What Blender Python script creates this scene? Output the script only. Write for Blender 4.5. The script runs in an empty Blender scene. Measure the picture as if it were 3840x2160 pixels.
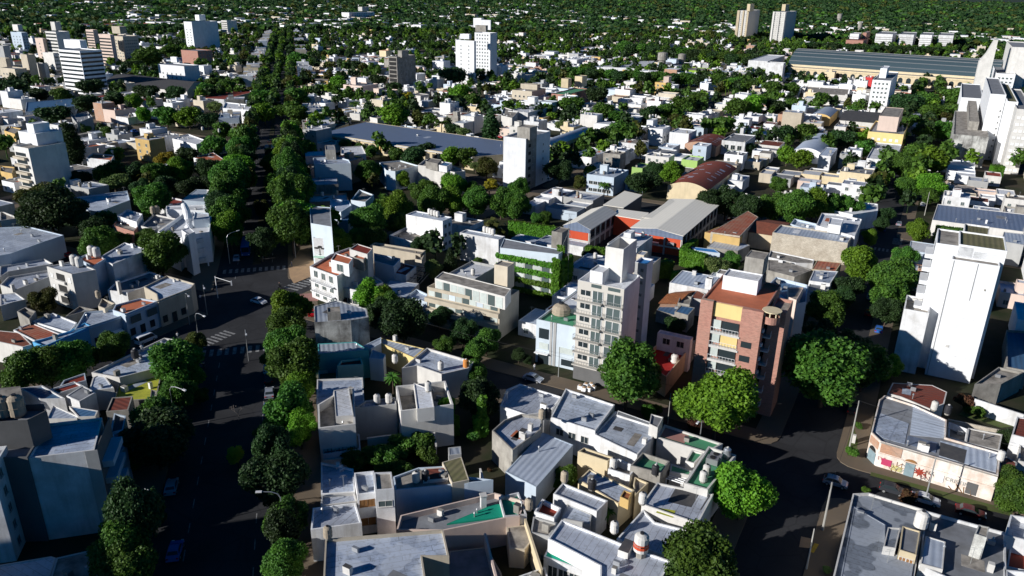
import bpy, bmesh, math, random
import numpy as np
from math import sin, cos, radians, pi, sqrt, atan2, degrees, tan
from mathutils import Matrix, Vector
sc = bpy.context.scene
C = sc.collection
# ---------------- camera, world, sun, exposure ----------------
H = 75.0; F = 2864.0; PIT = radians(21.4); ROL = radians(0.91)
fw = np.array([0, cos(PIT), -sin(PIT)]); up = np.array([0, sin(PIT), cos(PIT)]); rt = np.array([1.0, 0, 0])
CR = cos(ROL)*rt + sin(ROL)*up; CD = -(cos(ROL)*up - sin(ROL)*rt); CO = np.array([0, 0, H])
cam = bpy.data.cameras.new('camera'); camo = bpy.data.objects.new('camera', cam); C.objects.link(camo)
cam.sensor_width = 36; cam.lens = F/3840*36; cam.clip_start = 1; cam.clip_end = 150000
m = Matrix.Identity(4)
for i in range(3):
    m[i][0] = CR[i]; m[i][1] = -CD[i]; m[i][2] = -fw[i]; m[i][3] = CO[i]
camo.matrix_world = m; sc.camera = camo
SUN_AZ = 245.0; SUN_EL = 20.0      # azimuth of the sun clockwise from +Y
w = bpy.data.worlds.new("World"); sc.world = w; w.use_nodes = True
wn = w.node_tree; bg = wn.nodes['Background']
sky = wn.nodes.new('ShaderNodeTexSky'); sky.sky_type = 'NISHITA'; sky.sun_disc = False
sky.sun_elevation = radians(SUN_EL); sky.sun_rotation = radians(SUN_AZ)
sky.air_density = 1.0; sky.dust_density = 0.2; sky.ozone_density = 5.0; sky.altitude = 3500
hs_ = wn.nodes.new('ShaderNodeHueSaturation'); hs_.inputs['Saturation'].default_value = 2.1; wn.links.new(sky.outputs[0], hs_.inputs['Color']); wn.links.new(hs_.outputs[0], bg.inputs[0]); bg.inputs[1].default_value = 0.05
sl = bpy.data.lights.new('sun', 'SUN'); sl.energy = 5.0; sl.angle = radians(0.5); sl.color = (1, 0.97, 0.93)
so = bpy.data.objects.new('sun', sl); C.objects.link(so)
az, el = radians(SUN_AZ), radians(SUN_EL)
sdir = Vector((sin(az)*cos(el), cos(az)*cos(el), sin(el)))
so.rotation_euler = sdir.to_track_quat('Z', 'Y').to_euler(); so.location = (0, 0, 300)
sc.view_settings.view_transform = 'Standard'; sc.view_settings.look = 'None'
sc.view_settings.exposure = 0.3; sc.view_settings.gamma = 1.0
# ---------------- picture <-> world ----------------
def T(t, x, y): return ((t//10)*960 + x/2.0125, (t % 10)*720 + y/2.0125)
def PX(px, py, z=0.0):
    d = fw + CR*(px-1920)/F + CD*(py-1080)/F
    return (CO + d*((z-H)/d[2]))
def P(t, x, y, z=0.0): return PX(*T(t, x, y), z)
def Q(v):
    v = np.array(v, float) - CO; z = v @ fw
    return 1920 + F*(v @ CR)/z, 1080 + F*(v @ CD)/z, z
YA, YC = radians(28.5), radians(-15.5)
vA = np.array([sin(YA), cos(YA)]); vB = np.array([cos(YA), -sin(YA)])
vC = np.array([sin(YC), cos(YC)]); vE = np.array([cos(YC), -sin(YC)])
def W(a, b): return a*vA + b*vB
def WC(c, e): return c*vC + e*vE
def AB(p): p = np.array(p[:2]); return p @ vA, p @ vB
def CE(p): p = np.array(p[:2]); return p @ vC, p @ vE
# ---------------- materials ----------------
MATS = {}
def mat(name, col, rough=0.85, var=0.25, scale=0.35, kind='plain', ang=0.0, col2=None, metal=0.0, bump=0.0, pitch=1.0, spec=.35):
    if name in MATS: return MATS[name]
    m = bpy.data.materials.new(name); m.use_nodes = True; nt = m.node_tree; N = nt.nodes; L = nt.links
    b = N['Principled BSDF']; b.inputs['Roughness'].default_value = rough; b.inputs['Metallic'].default_value = metal; b.inputs['Specular IOR Level'].default_value = spec
    c = (*col, 1); c2 = (*(col2 or [v*0.55 for v in col]), 1)
    geo = N.new('ShaderNodeNewGeometry'); pos = geo.outputs['Position']
    def noise(sc_, stretch=None, det=5, rough_=0.6):
        n = N.new('ShaderNodeTexNoise'); n.inputs['Scale'].default_value = sc_; n.inputs['Detail'].default_value = det
        n.inputs['Roughness'].default_value = rough_
        if stretch:
            mp = N.new('ShaderNodeMapping'); mp.inputs['Scale'].default_value = stretch; L.new(pos, mp.inputs[0]); L.new(mp.outputs[0], n.inputs['Vector'])
        else: L.new(pos, n.inputs['Vector'])
        return n.outputs[0]
    def ramp(s, lo, hi):
        r = N.new('ShaderNodeMapRange'); r.inputs[1].default_value = lo; r.inputs[2].default_value = hi; r.clamp = True
        L.new(s, r.inputs[0]); return r.outputs[0]
    def mix(fac, a, b_, mode='MIX'):
        x = N.new('ShaderNodeMix'); x.data_type = 'RGBA'; x.blend_type = mode
        if hasattr(fac, 'links'): L.new(fac, x.inputs[0])
        else: x.inputs[0].default_value = fac
        for s, v in ((x.inputs[6], a), (x.inputs[7], b_)):
            if hasattr(v, 'links'): L.new(v, s)
            else: s.default_value = v
        return x.outputs[2]
    def mul(a, v):
        x = N.new('ShaderNodeMath'); x.operation = 'MULTIPLY'; L.new(a, x.inputs[0]); x.inputs[1].default_value = v; return x.outputs[0]
    def rot(s=(1, 1, 1)):
        mp = N.new('ShaderNodeMapping'); mp.inputs['Rotation'].default_value = (0, 0, ang); mp.inputs['Scale'].default_value = s
        L.new(pos, mp.inputs[0]); return mp.outputs[0]
    hgt = None
    n1 = ramp(noise(scale), 0.38, 0.68)
    if kind == 'road':
        out = mix(mul(n1, var), c, c2); pb = N.new('ShaderNodeTexVoronoi'); pb.feature = 'DISTANCE_TO_EDGE'; pb.inputs['Scale'].default_value = .16; L.new(pos, pb.inputs['Vector'])
        out = mix(mul(ramp(pb.outputs[0], .03, .0), .5), out, c2); nb = ramp(noise(.9), .6, .7); out = mix(mul(nb, .35), out, (.055, .055, .058, 1)); out = mix(mul(ramp(noise(14), .4, .7), .35), out, c2)
    elif kind in ('plain', 'stucco'):
        out = mix(mul(n1, var), c, c2)
        if kind == 'stucco':
            n2 = ramp(noise(0.9, (1, 1, 0.12)), 0.5, 0.8); out = mix(mul(n2, var*1.3), out, c2)
            n3 = ramp(noise(6), 0.3, 0.7); out = mix(mul(n3, var*0.4), out, c2)
    elif kind == 'corr':     # corrugated sheet, ribs across direction x' ; rust patches
        wv = N.new('ShaderNodeTexWave'); wv.wave_type = 'BANDS'; wv.bands_direction = 'X'; wv.inputs['Scale'].default_value = 0.32*pitch
        L.new(rot(), wv.inputs['Vector']); hgt = wv.outputs[1]
        wide = ramp(noise(0.5, None, 2), 0.45, 0.62)
        out = mix(mul(n1, var), c, c2); out = mix(mul(hgt, 0.25), out, c2)
        n2 = ramp(noise(1.3), 0.5, 0.75); out = mix(mul(n2, var), out, c2)
        bump = bump or 0.5
    elif kind == 'seam':     # rolled membrane with seams
        br = N.new('ShaderNodeTexBrick'); br.inputs['Scale'].default_value = 1.0
        br.inputs['Brick Width'].default_value = 8.0*pitch; br.inputs['Row Height'].default_value = 1.0*pitch; br.inputs['Mortar Size'].default_value = 0.035
        br.inputs['Color1'].default_value = c; br.inputs['Color2'].default_value = tuple([v*0.86 for v in c[:3]] + [1]); br.inputs['Mortar'].default_value = c2
        L.new(rot(), br.inputs['Vector']); out = mix(mul(n1, var), br.outputs[0], c2)
        n2 = ramp(noise(2.2), 0.52, 0.66); out = mix(mul(n2, min(1, var*1.5)), out, c2); n4 = ramp(noise(.22, None, 2), .5, .53); out = mix(mul(n4, .3), out, (.62, .66, .72, 1)); bump = bump or 0.15; hgt = n1
    elif kind in ('brick', 'tile'):
        br = N.new('ShaderNodeTexBrick'); br.inputs['Scale'].default_value = 1.0
        br.inputs['Brick Width'].default_value = 0.5 if kind == 'brick' else 0.6; br.inputs['Row Height'].default_value = 0.16 if kind == 'brick' else 0.4
        br.inputs['Mortar Size'].default_value = 0.012 if kind == 'brick' else 0.04
        br.inputs['Color1'].default_value = c; br.inputs['Color2'].default_value = tuple([v*0.7 for v in c[:3]] + [1]); br.inputs['Mortar'].default_value = c2
        if kind == 'brick':
            sp = N.new('ShaderNodeSeparateXYZ'); L.new(rot(), sp.inputs[0]); ad = N.new('ShaderNodeMath'); L.new(sp.outputs[0], ad.inputs[0]); L.new(sp.outputs[1], ad.inputs[1])
            cb = N.new('ShaderNodeCombineXYZ'); L.new(ad.outputs[0], cb.inputs[0]); L.new(sp.outputs[2], cb.inputs[1]); L.new(cb.outputs[0], br.inputs['Vector'])
        else: L.new(rot(), br.inputs['Vector'])
        out = mix(mul(n1, var), br.outputs[0], c2)
    elif kind == 'leaf':
        oi = N.new('ShaderNodeObjectInfo'); hs = N.new('ShaderNodeHueSaturation')
        out = mix(n1, c, c2)
        r1 = N.new('ShaderNodeMapRange'); L.new(oi.outputs['Random'], r1.inputs[0]); r1.inputs[3].default_value = 0.485; r1.inputs[4].default_value = 0.525
        r2 = N.new('ShaderNodeMapRange'); L.new(oi.outputs['Random'], r2.inputs[0]); r2.inputs[3].default_value = 0.7; r2.inputs[4].default_value = 1.3
        L.new(r1.outputs[0], hs.inputs['Hue']); L.new(r2.outputs[0], hs.inputs['Value']); L.new(out, hs.inputs['Color']); out = hs.outputs[0]
        b.inputs['Specular IOR Level'].default_value = 0.25
    if kind in ('plain', 'stucco', 'seam', 'corr') and name not in ('glass', 'paint'):
        oi = N.new('ShaderNodeObjectInfo'); hv = N.new('ShaderNodeHueSaturation'); rr = N.new('ShaderNodeMapRange'); rr.inputs[3].default_value = .84; rr.inputs[4].default_value = 1.1
        L.new(oi.outputs['Random'], rr.inputs[0]); L.new(rr.outputs[0], hv.inputs['Value']); L.new(out, hv.inputs['Color']); out = hv.outputs[0]
    L.new(out, b.inputs['Base Color'])
    if bump:
        bp = N.new('ShaderNodeBump'); bp.inputs['Strength'].default_value = bump; bp.inputs['Distance'].default_value = 0.08
        L.new(hgt if hgt is not None else n1, bp.inputs['Height']); L.new(bp.outputs[0], b.inputs['Normal'])
    if kind == 'leaf':
        tr = N.new('ShaderNodeBsdfTranslucent'); L.new(out, tr.inputs[0]); ms = N.new('ShaderNodeMixShader'); ms.inputs[0].default_value = 0.3
        L.new(b.outputs[0], ms.inputs[1]); L.new(tr.outputs[0], ms.inputs[2]); L.new(ms.outputs[0], N['Material Output'].inputs[0])
    MATS[name] = m; return m
aB = YA; aC = YC; HP = pi/2
D = dict
MD = {
 'white': D(col=(.80,.81,.82), kind='stucco', var=.5, col2=(.36,.34,.31)), 'clean': D(col=(.82,.83,.84), kind='stucco', var=.3),
 'offw': D(col=(.66,.64,.60), kind='stucco', var=.35), 'cream': D(col=(.66,.55,.36), kind='stucco', var=.3), 'beige': D(col=(.56,.49,.38), kind='stucco', var=.35),
 'ochre': D(col=(.62,.42,.16), kind='stucco', var=.3), 'yellow': D(col=(.72,.56,.24), kind='stucco', var=.15), 'pinkw': D(col=(.66,.52,.44), kind='stucco', var=.2),
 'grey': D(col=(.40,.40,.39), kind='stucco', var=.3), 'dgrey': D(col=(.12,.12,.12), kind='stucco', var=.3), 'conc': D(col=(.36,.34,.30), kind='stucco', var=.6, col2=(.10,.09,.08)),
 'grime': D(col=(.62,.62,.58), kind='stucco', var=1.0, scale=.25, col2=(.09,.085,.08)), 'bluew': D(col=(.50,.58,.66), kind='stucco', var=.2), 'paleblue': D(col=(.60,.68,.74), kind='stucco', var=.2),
 'towerg': D(col=(.52,.49,.44), kind='stucco', var=.06), 'teal': D(col=(.10,.42,.42), kind='stucco', var=.25), 'mint': D(col=(.42,.66,.52), kind='stucco', var=.2), 'lime': D(col=(.36,.55,.16), kind='stucco', var=.2),
 'skyb': D(col=(.10,.38,.66), kind='stucco', var=.2), 'brick': D(col=(.46,.21,.16), kind='brick', var=.2, ang=aB, col2=(.36,.26,.2)), 'brickl': D(col=(.52,.27,.16), kind='brick', var=.5, ang=aB, col2=(.4,.33,.27)),
 'oldbrick': D(col=(.62,.56,.46), kind='brick', var=.55, ang=aB, col2=(.28,.23,.17)), 'redinf': D(col=(.55,.08,.03), kind='stucco', var=.15), 'redpaint': D(col=(.60,.05,.05), kind='stucco', var=.2),
 'graf': D(col=(.80,.77,.72), kind='stucco', var=.5, scale=.5, col2=(.42,.24,.13)), 'stone': D(col=(.60,.50,.33), kind='stucco', var=.25),
 'tanside': D(col=(.58,.48,.33), kind='stucco', var=.5), 'glass': D(col=(.025,.035,.04), rough=.12, var=0), 'glassg': D(col=(.09,.12,.12), rough=.1, var=.1), 'curtain': D(col=(.5,.55,.52), rough=.5, var=.3, scale=1.5),
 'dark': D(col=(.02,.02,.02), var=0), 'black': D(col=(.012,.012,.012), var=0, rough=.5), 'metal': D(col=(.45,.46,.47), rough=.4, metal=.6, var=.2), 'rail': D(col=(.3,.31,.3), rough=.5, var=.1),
 # roofs
 'r_mem': D(col=(.48,.54,.64), kind='seam', ang=aB, var=.45, rough=.55, col2=(.16,.17,.19)), 'r_memc': D(col=(.38,.44,.55), kind='seam', ang=aC, var=.45, rough=.55, col2=(.15,.16,.18)),
 'r_silver': D(col=(.56,.60,.68), kind='seam', ang=aB+HP, var=.4, rough=.45, metal=.25, col2=(.22,.22,.24)), 'r_memd': D(col=(.19,.215,.255), kind='seam', ang=aB, var=.5, rough=.6, col2=(.09,.10,.11)), 'r_white': D(col=(.72,.74,.78), kind='seam', ang=aB, var=.4, col2=(.34,.33,.31)),
 'r_grey': D(col=(.24,.25,.27), kind='plain', var=.6, scale=.5, col2=(.12,.12,.12)), 'r_dark': D(col=(.055,.055,.06), kind='plain', var=.5, scale=.6, col2=(.12,.11,.10)),
 'r_conc': D(col=(.34,.31,.27), kind='plain', var=.8, scale=.6, col2=(.09,.08,.07)), 'r_terra': D(col=(.52,.15,.07), kind='plain', var=.35, scale=.6, col2=(.24,.09,.05)),
 'r_dred': D(col=(.24,.035,.02), kind='plain', var=.4, scale=.6), 'r_red': D(col=(.36,.015,.012), kind='plain', var=.2), 'r_green': D(col=(.07,.30,.15), kind='plain', var=.5, scale=.6, col2=(.10,.17,.12)),
 'r_emer': D(col=(.0,.30,.19), kind='plain', var=.4, scale=.8), 'r_lime': D(col=(.42,.42,.04), kind='plain', var=.5, scale=.8, col2=(.12,.16,.03)), 'r_blue': D(col=(.03,.2,.5), kind='plain', var=.2),
 'r_corr': D(col=(.52,.58,.67), kind='corr', ang=aB, var=.3, rough=.5, metal=.2), 'r_corr2': D(col=(.52,.58,.67), kind='corr', ang=aB+HP, var=.3, rough=.5, metal=.2), 'r_corrc': D(col=(.40,.44,.5), kind='corr', ang=aC, var=.3, rough=.5, metal=.2),
 'r_slate': D(col=(.14,.18,.27), kind='corr', ang=aB, var=.35, rough=.5, pitch=.7, col2=(.12,.15,.20)), 'r_bluec': D(col=(.06,.14,.26), kind='corr', ang=aB, var=.3, rough=.5),
 'r_rust': D(col=(.20,.035,.018), kind='corr', ang=aB+HP, var=.6, scale=.25, col2=(.13,.06,.045)), 'r_rust2': D(col=(.36,.07,.03), kind='corr', ang=aB, var=.8, scale=.25, col2=(.36,.22,.15)),
 'r_beige': D(col=(.80,.76,.66), kind='corr', ang=aB, var=.15, rough=.6, col2=(.62,.58,.5), bump=.2), 'r_tile': D(col=(.32,.09,.045), kind='tile', ang=aB, var=.5, col2=(.12,.05,.035)), 'r_tileo': D(col=(.48,.17,.06), kind='tile', ang=aB, var=.5, col2=(.2,.08,.04)),
 'r_moss': D(col=(.12,.12,.05), kind='corr', ang=aB, var=.5, col2=(.2,.17,.1)), 'r_station': D(col=(.045,.075,.09), kind='corr', ang=radians(23)+HP, var=.2, rough=.5, pitch=.5, col2=(.05,.07,.09)),
 # ground and plants
 'asphalt': D(col=(.043,.044,.048), kind='road', var=.7, scale=.12, col2=(.020,.020,.022), spec=.15), 'paving': D(spec=.2, col=(.15,.115,.08), kind='plain', var=.6, scale=.4, col2=(.12,.10,.08)), 'yard': D(spec=.1, col=(.03,.04,.018), kind='plain', var=.9, scale=.12, col2=(.07,.055,.04)),
 'forestfloor': D(col=(.018,.030,.010), kind='plain', var=.8, scale=.01, col2=(.030,.030,.014)), 'paint': D(col=(.30,.30,.30), var=.9, scale=1.5, col2=(.05,.05,.05)), 'ypaint': D(col=(.6,.38,.03), var=.4, scale=3, col2=(.2,.15,.06)),
 'sand': D(col=(.42,.27,.15), var=.5, scale=.5, col2=(.22,.16,.11)), 'pinkpav': D(col=(.40,.20,.17), var=.3), 'grass': D(col=(.07,.11,.02), var=.8, scale=1.2, col2=(.10,.09,.04)),
 'bark': D(col=(.09,.065,.045), var=.5, scale=2), 'deadwood': D(col=(.26,.22,.20), var=.4, scale=2),
 'leaf': D(col=(.095,.19,.022), col2=(.040,.10,.018), kind='leaf', scale=.5, rough=.6), 'leafb': D(col=(.16,.29,.02), col2=(.09,.19,.018), kind='leaf', scale=.5, rough=.6),
 'leafd': D(col=(.042,.085,.022), col2=(.022,.048,.018), kind='leaf', scale=.5, rough=.6), 'leafy': D(col=(.40,.33,.02), col2=(.20,.20,.02), kind='leaf', scale=.5, rough=.6),
 'leafo': D(col=(.085,.11,.02), col2=(.07,.06,.015), kind='leaf', scale=.3, rough=.6), 'leafp': D(col=(.16,.22,.06), col2=(.10,.16,.05), kind='leaf', scale=.6, rough=.6), 'leafr': D(col=(.12,.04,.03), col2=(.07,.05,.02), kind='leaf', scale=.6),
 'vine': D(col=(.10,.22,.015), col2=(.06,.14,.012), kind='leaf', scale=.6, rough=.6),
 'tankw': D(col=(.62,.60,.56), var=.3, scale=1.5), 'tankc': D(col=(.42,.35,.26), var=.5, scale=1.2), 'tanko': D(col=(.55,.22,.05), var=.2), 'tankb': D(col=(.02,.15,.5), var=.1), 'tankk': D(col=(.03,.03,.035), rough=.5, var=.2), 'tanksteel': D(col=(.5,.52,.55), metal=.7, rough=.35, var=.2),
 'wood': D(col=(.28,.14,.05), var=.4), 'pole': D(col=(.36,.35,.32), var=.3, scale=2), 'lampw': D(col=(.7,.7,.7), var=0, rough=.4), 'cable': D(col=(.03,.03,.03), var=0),
 'c_white': D(col=(.75,.76,.78), rough=.25, var=0), 'c_silver': D(col=(.42,.45,.52), rough=.25, metal=.4, var=0), 'c_dark': D(col=(.035,.038,.045), rough=.25, var=0), 'c_red': D(col=(.45,.01,.015), rough=.25, var=0), 'c_maroon': D(col=(.12,.015,.02), rough=.3, var=0),
 'c_blue': D(col=(.03,.12,.4), rough=.25, var=0), 'tyre': D(col=(.015,.015,.015), var=0), 'rim': D(col=(.5,.5,.5), metal=.6, rough=.3, var=0), 'lampr': D(col=(.5,.01,.01), rough=.2, var=0), 'skin': D(col=(.45,.26,.18), var=0), 'cloth': D(col=(.06,.07,.1), var=0), 'clothw': D(col=(.7,.7,.72), var=0),
 'awning': D(col=(.8,.8,.78), var=.1), 'sign': D(col=(.02,.3,.12), var=0), 'pinkgraf': D(col=(.5,.05,.13), var=.3), 'bluegraf': D(col=(.22,.30,.33), var=.5, scale=1.5), 'redgraf': D(col=(.35,.05,.03), var=.3), 'yelgraf': D(col=(.6,.55,.25), var=.4),
 'field': D(col=(.16,.15,.06), var=.5, scale=.02, col2=(.06,.09,.03)), 'mural': D(col=(.25,.42,.03), var=.3),
}
def M(n): return mat(n, **MD[n])
# ---------------- mesh building ----------------
def tag(o, label=None, cat=None, group=None, kind=None):
    if label: o['label'] = label
    if cat: o['category'] = cat
    if group: o['group'] = group
    if kind: o['kind'] = kind
    return o
def empty(name, loc, label, cat, group=None):
    o = bpy.data.objects.new(name, None); C.objects.link(o); o.location = tuple(float(v) for v in loc); o.empty_display_size = 1
    return tag(o, label, cat, group)
class MB:
    def __init__(s): s.v = []; s.f = []; s.m = []; s.mi = []
    def add(s, vs, fs, mt):
        if mt not in s.m: s.m.append(mt)
        k = s.m.index(mt); o = len(s.v); s.v += [tuple(float(c) for c in v) for v in vs]; s.f += [tuple(i+o for i in f) for f in fs]; s.mi += [k]*len(fs)
    def quad(s, a, b, c, d, mt): s.add([a, b, c, d], [(0, 1, 2, 3)], mt)
    def prism(s, poly, z0, z1, mt, top=None, bottom=False):
        n = len(poly); vs = [(p[0], p[1], z0) for p in poly] + [(p[0], p[1], z1) for p in poly]
        s.add(vs, [(i, (i+1) % n, n+(i+1) % n, n+i) for i in range(n)], mt); s.add([vs[n+i] for i in range(n)], [tuple(range(n))], top or mt)
        if bottom: s.add([vs[i] for i in range(n)], [tuple(range(n-1, -1, -1))], mt)
    def box(s, o, ux, uy, x0, x1, y0, y1, z0, z1, mt, top=None, bottom=False):
        s.prism([(o[0]+ux[0]*x+uy[0]*y, o[1]+ux[1]*x+uy[1]*y) for x, y in ((x0, y0), (x1, y0), (x1, y1), (x0, y1))], z0, z1, mt, top, bottom)
    def cyl(s, x, y, z0, z1, r0, r1, mt, n=12, cap=True, dome=0):
        vs = []; fs = []; rings = [(z0, r0), (z1, r1)]
        if dome: rings += [(z1+dome*.55, r1*.75), (z1+dome, r1*.2)]
        for z, r in rings: vs += [(x+r*cos(2*pi*i/n), y+r*sin(2*pi*i/n), z) for i in range(n)]
        for k in range(len(rings)-1): fs += [(k*n+i, k*n+(i+1) % n, (k+1)*n+(i+1) % n, (k+1)*n+i) for i in range(n)]
        if cap: fs.append(tuple((len(rings)-1)*n+i for i in range(n)))
        s.add(vs, fs, mt)
    def tube(s, pts, r, mt, n=6, r1=None):
        r1 = r if r1 is None else r1; vs = []; fs = []; K = len(pts)
        for k, p in enumerate(pts):
            a = Vector(pts[max(0, k-1)]); b = Vector(pts[min(K-1, k+1)]); d = (b-a).normalized()
            x = d.orthogonal().normalized() if abs(d.z) > .999 else d.cross(Vector((0, 0, 1))).normalized(); y = d.cross(x); rr = r+(r1-r)*k/max(1, K-1)
            vs += [tuple(Vector(p)+x*rr*cos(2*pi*i/n)+y*rr*sin(2*pi*i/n)) for i in range(n)]
        for k in range(K-1): fs += [(k*n+i, k*n+(i+1) % n, (k+1)*n+(i+1) % n, (k+1)*n+i) for i in range(n)]
        fs.append(tuple((K-1)*n+i for i in range(n))); s.add(vs, fs, mt)
    def build(s, name, parent=None, smooth=False, origin=None):
        me = bpy.data.meshes.new(name); off = np.array(parent.location if parent and origin is None else (origin if origin is not None else (0, 0, 0)))
        v = np.array(s.v) - off if s.v else np.zeros((0, 3))
        me.from_pydata(v.tolist(), [], s.f)
        for x in s.m: me.materials.append(M(x))
        me.polygons.foreach_set('material_index', s.mi)
        if smooth: me.polygons.foreach_set('use_smooth', [True]*len(s.f))
        me.update(); o = bpy.data.objects.new(name, me); C.objects.link(o)
        if parent: o.parent = parent
        elif origin is not None: o.location = tuple(origin)
        return o
def area(p): return sum(p[i][0]*p[(i+1) % len(p)][1]-p[(i+1) % len(p)][0]*p[i][1] for i in range(len(p)))/2
def inset(poly, d):
    n = len(poly); out = []
    for i in range(n):
        a, b, c = (np.array(poly[(i+k) % n]) for k in (-1, 0, 1)); u = (b-a)/np.linalg.norm(b-a); v = (c-b)/np.linalg.norm(c-b)
        nu = np.array([-u[1], u[0]]); nv = np.array([-v[1], v[0]]); k = 1+nu @ nv
        out.append(b+(nu+nv)*d/max(k, .35))
    return out
FOOT = []
def inpoly(x, y, p):
    r = False; n = len(p)
    for i in range(n):
        x1, y1 = p[i]; x2, y2 = p[(i+1) % n]
        if (y1 > y) != (y2 > y) and x < (x2-x1)*(y-y1)/(y2-y1)+x1: r = not r
    return r
def blocked(poly, pad=0):
    cx = sum(float(p[0]) for p in poly)/len(poly); cy = sum(float(p[1]) for p in poly)/len(poly); R = max(math.hypot(p[0]-cx, p[1]-cy) for p in poly)+pad; pts = None
    for fx, fy, fr, fp in FOOT:
        if math.hypot(fx-cx, fy-cy) > R+fr: continue
        if pts is None:
            pts = [(float(poly[i][0]*(1-t)+poly[(i+1) % len(poly)][0]*t), float(poly[i][1]*(1-t)+poly[(i+1) % len(poly)][1]*t)) for i in range(len(poly)) for t in (0, .33, .67)] + [(cx, cy)]
        if any(inpoly(q[0], q[1], fp) for q in pts) or any(inpoly(q[0], q[1], poly) for q in list(fp)+[(fx, fy)]): return True
    return False
def reserve(poly):
    poly = [tuple(map(float, p[:2])) for p in poly]; cx = sum(p[0] for p in poly)/len(poly); cy = sum(p[1] for p in poly)/len(poly); FOOT.append((cx, cy, max(math.hypot(p[0]-cx, p[1]-cy) for p in poly), poly))
def poly_from(t, mode, h, pts):
    w_ = [P(t, x, y, h)[:2] for x, y in pts]
    if mode == 'P':
        if area(w_) < 0: w_ = w_[::-1]
        return [np.array(p) for p in w_]
    X, Y = (vB, vA) if mode == 'A' else (vE, vC)
    dz = Q((*w_[1], h))[2]
    if mode == 'A' and dz > 248 and len(pts) == 3:   # far off: size the faces from the widths they show
        b = w_[1]; xs = [T(t, x, y)[0] for x, y in pts]
        def ext(dr, xt):
            lo, hi = 0.5, 400.0; sg = 1 if xt > Q((*b, h))[0] else -1
            for _ in range(40):
                m_ = (lo+hi)/2; q = Q((*(b+dr*m_), h))
                if (q[0]-xt)*sg < 0: lo = m_
                else: hi = m_
            return lo
        wd, dp = ext(-vB, xs[0]), min(90, ext(vA, xs[2])); return [b-vB*wd, b, b+vA*dp, b-vB*wd+vA*dp]
    a, b, c = w_; wd = (b-a) @ X; dp = (c-a) @ Y if len(pts) == 3 else 0
    if wd < 0: a = a+X*wd; wd = -wd
    if dp < 0: a = a+Y*dp; dp = -dp
    return [a, a+X*wd, a+X*wd+Y*dp, a+Y*dp]
# ---------------- building pieces ----------------
def win_at(root, p, ux, n, ww, wh, z0, kind='w', frame='offw', name='window', label=None):
    b = MB(); ux = np.array(ux); n = np.array(n); hw = ww/2; q = p+n*.03
    g = {'w': 'glass', 'g': 'glassg', 'c': 'curtain', 's': 'awning', 'd': 'dark', 'o': 'wood'}[kind]
    c = [(*(q-ux*hw), z0), (*(q+ux*hw), z0), (*(q+ux*hw), z0+wh), (*(q-ux*hw), z0+wh)]; b.quad(*c, g)
    t = .06
    for x0, x1, a, d in ((-hw-t, hw+t, z0-t, z0), (-hw-t, hw+t, z0+wh, z0+wh+t), (-hw-t, -hw, z0, z0+wh), (hw, hw+t, z0, z0+wh), (-t/2, t/2, z0, z0+wh)):
        b.box(p, ux, n, x0, x1, .003, .07, a, d, frame)
    b.box(p, ux, n, -hw-.12, hw+.12, .004, .16, z0-.14, z0-t-.002, frame)
    o = b.build(name, root)
    if label: o['label'] = label
    return o
def windows(root, poly, spec, h):
    e, rows, cols = spec[:3]; o = D(w=1.3, h=1.2, z=1.0, dz=2.8, m=.08, k='w', f='offw', s=0.0, e=1.0); o.update(spec[3] if len(spec) > 3 else {})
    a = np.array(poly[e % len(poly)]); b = np.array(poly[(e+1) % len(poly)]); L = np.linalg.norm(b-a); u = (b-a)/L; n = np.array([u[1], -u[0]])
    s0 = max(o['m'], o['s']); s1 = min(1-o['m'], o['e'])
    for r in range(rows):
        for c in range(cols):
            f = s0+(s1-s0)*(c+.5)/cols; ww = min(o['w'], L*(s1-s0)/cols*.85)
            win_at(root, a+u*L*f, u, n, ww, o['h'], o['z']+r*o['dz'], o['k'], o['f'])
def volume(wm, rm, poly, z0, h, wall, roof, par=.5, th=.22):
    n = len(poly); ins = inset(poly, th); zd = h-par
    wm.add([(*p, z0) for p in poly]+[(*p, h) for p in poly], [(i, (i+1) % n, n+(i+1) % n, n+i) for i in range(n)], wall)
    wm.add([(*p, h) for p in poly]+[(*p, h) for p in ins], [(i, (i+1) % n, n+(i+1) % n, n+i) for i in range(n)], wall)
    wm.add([(*p, h) for p in ins]+[(*p, zd) for p in ins], [(i, (i+1) % n, n+(i+1) % n, n+i) for i in range(n)], wall)
    rm.add([(*p, zd) for p in ins], [tuple(range(n))], roof)
def gable(rm, wm, poly, h, rise, roof, wall, along='d', ov=.3, flat=False):
    p0, p1, p2, p3 = [np.array(p) for p in poly]
    if along == 'w': p0, p1, p2, p3 = p1, p2, p3, p0
    u = (p1-p0)/np.linalg.norm(p1-p0); d = (p3-p0)/np.linalg.norm(p3-p0)
    a0 = p0-u*ov-d*ov; a1 = p1+u*ov-d*ov; a2 = p2+u*ov+d*ov; a3 = p3-u*ov+d*ov; r0 = (a0+a1)/2; r1 = (a3+a2)/2; t = .15; zo = h-ov*rise*2/np.linalg.norm(p1-p0)
    for (x, y, rr0, rr1) in ((a0, a3, r0, r1), (a2, a1, r1, r0)):
        v = [(*x, zo), (*y, zo), (*rr1, h+rise), (*rr0, h+rise)] if x is a0 else [(*x, zo), (*y, zo), (*rr1, h+rise), (*rr0, h+rise)]
        vv = [(a, b, c+t) for a, b, c in v]+v
        rm.add(vv, [(3, 2, 1, 0), (4, 5, 6, 7), (0, 1, 5, 4), (1, 2, 6, 5), (2, 3, 7, 6), (3, 0, 4, 7)], roof)
    q0 = (p0+p1)/2; q1 = (p3+p2)/2
    wm.add([(*p0, h), (*p1, h), (*q0, h+rise)], [(0, 1, 2)], wall); wm.add([(*p2, h), (*p3, h), (*q1, h+rise)], [(0, 1, 2)], wall)
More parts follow.
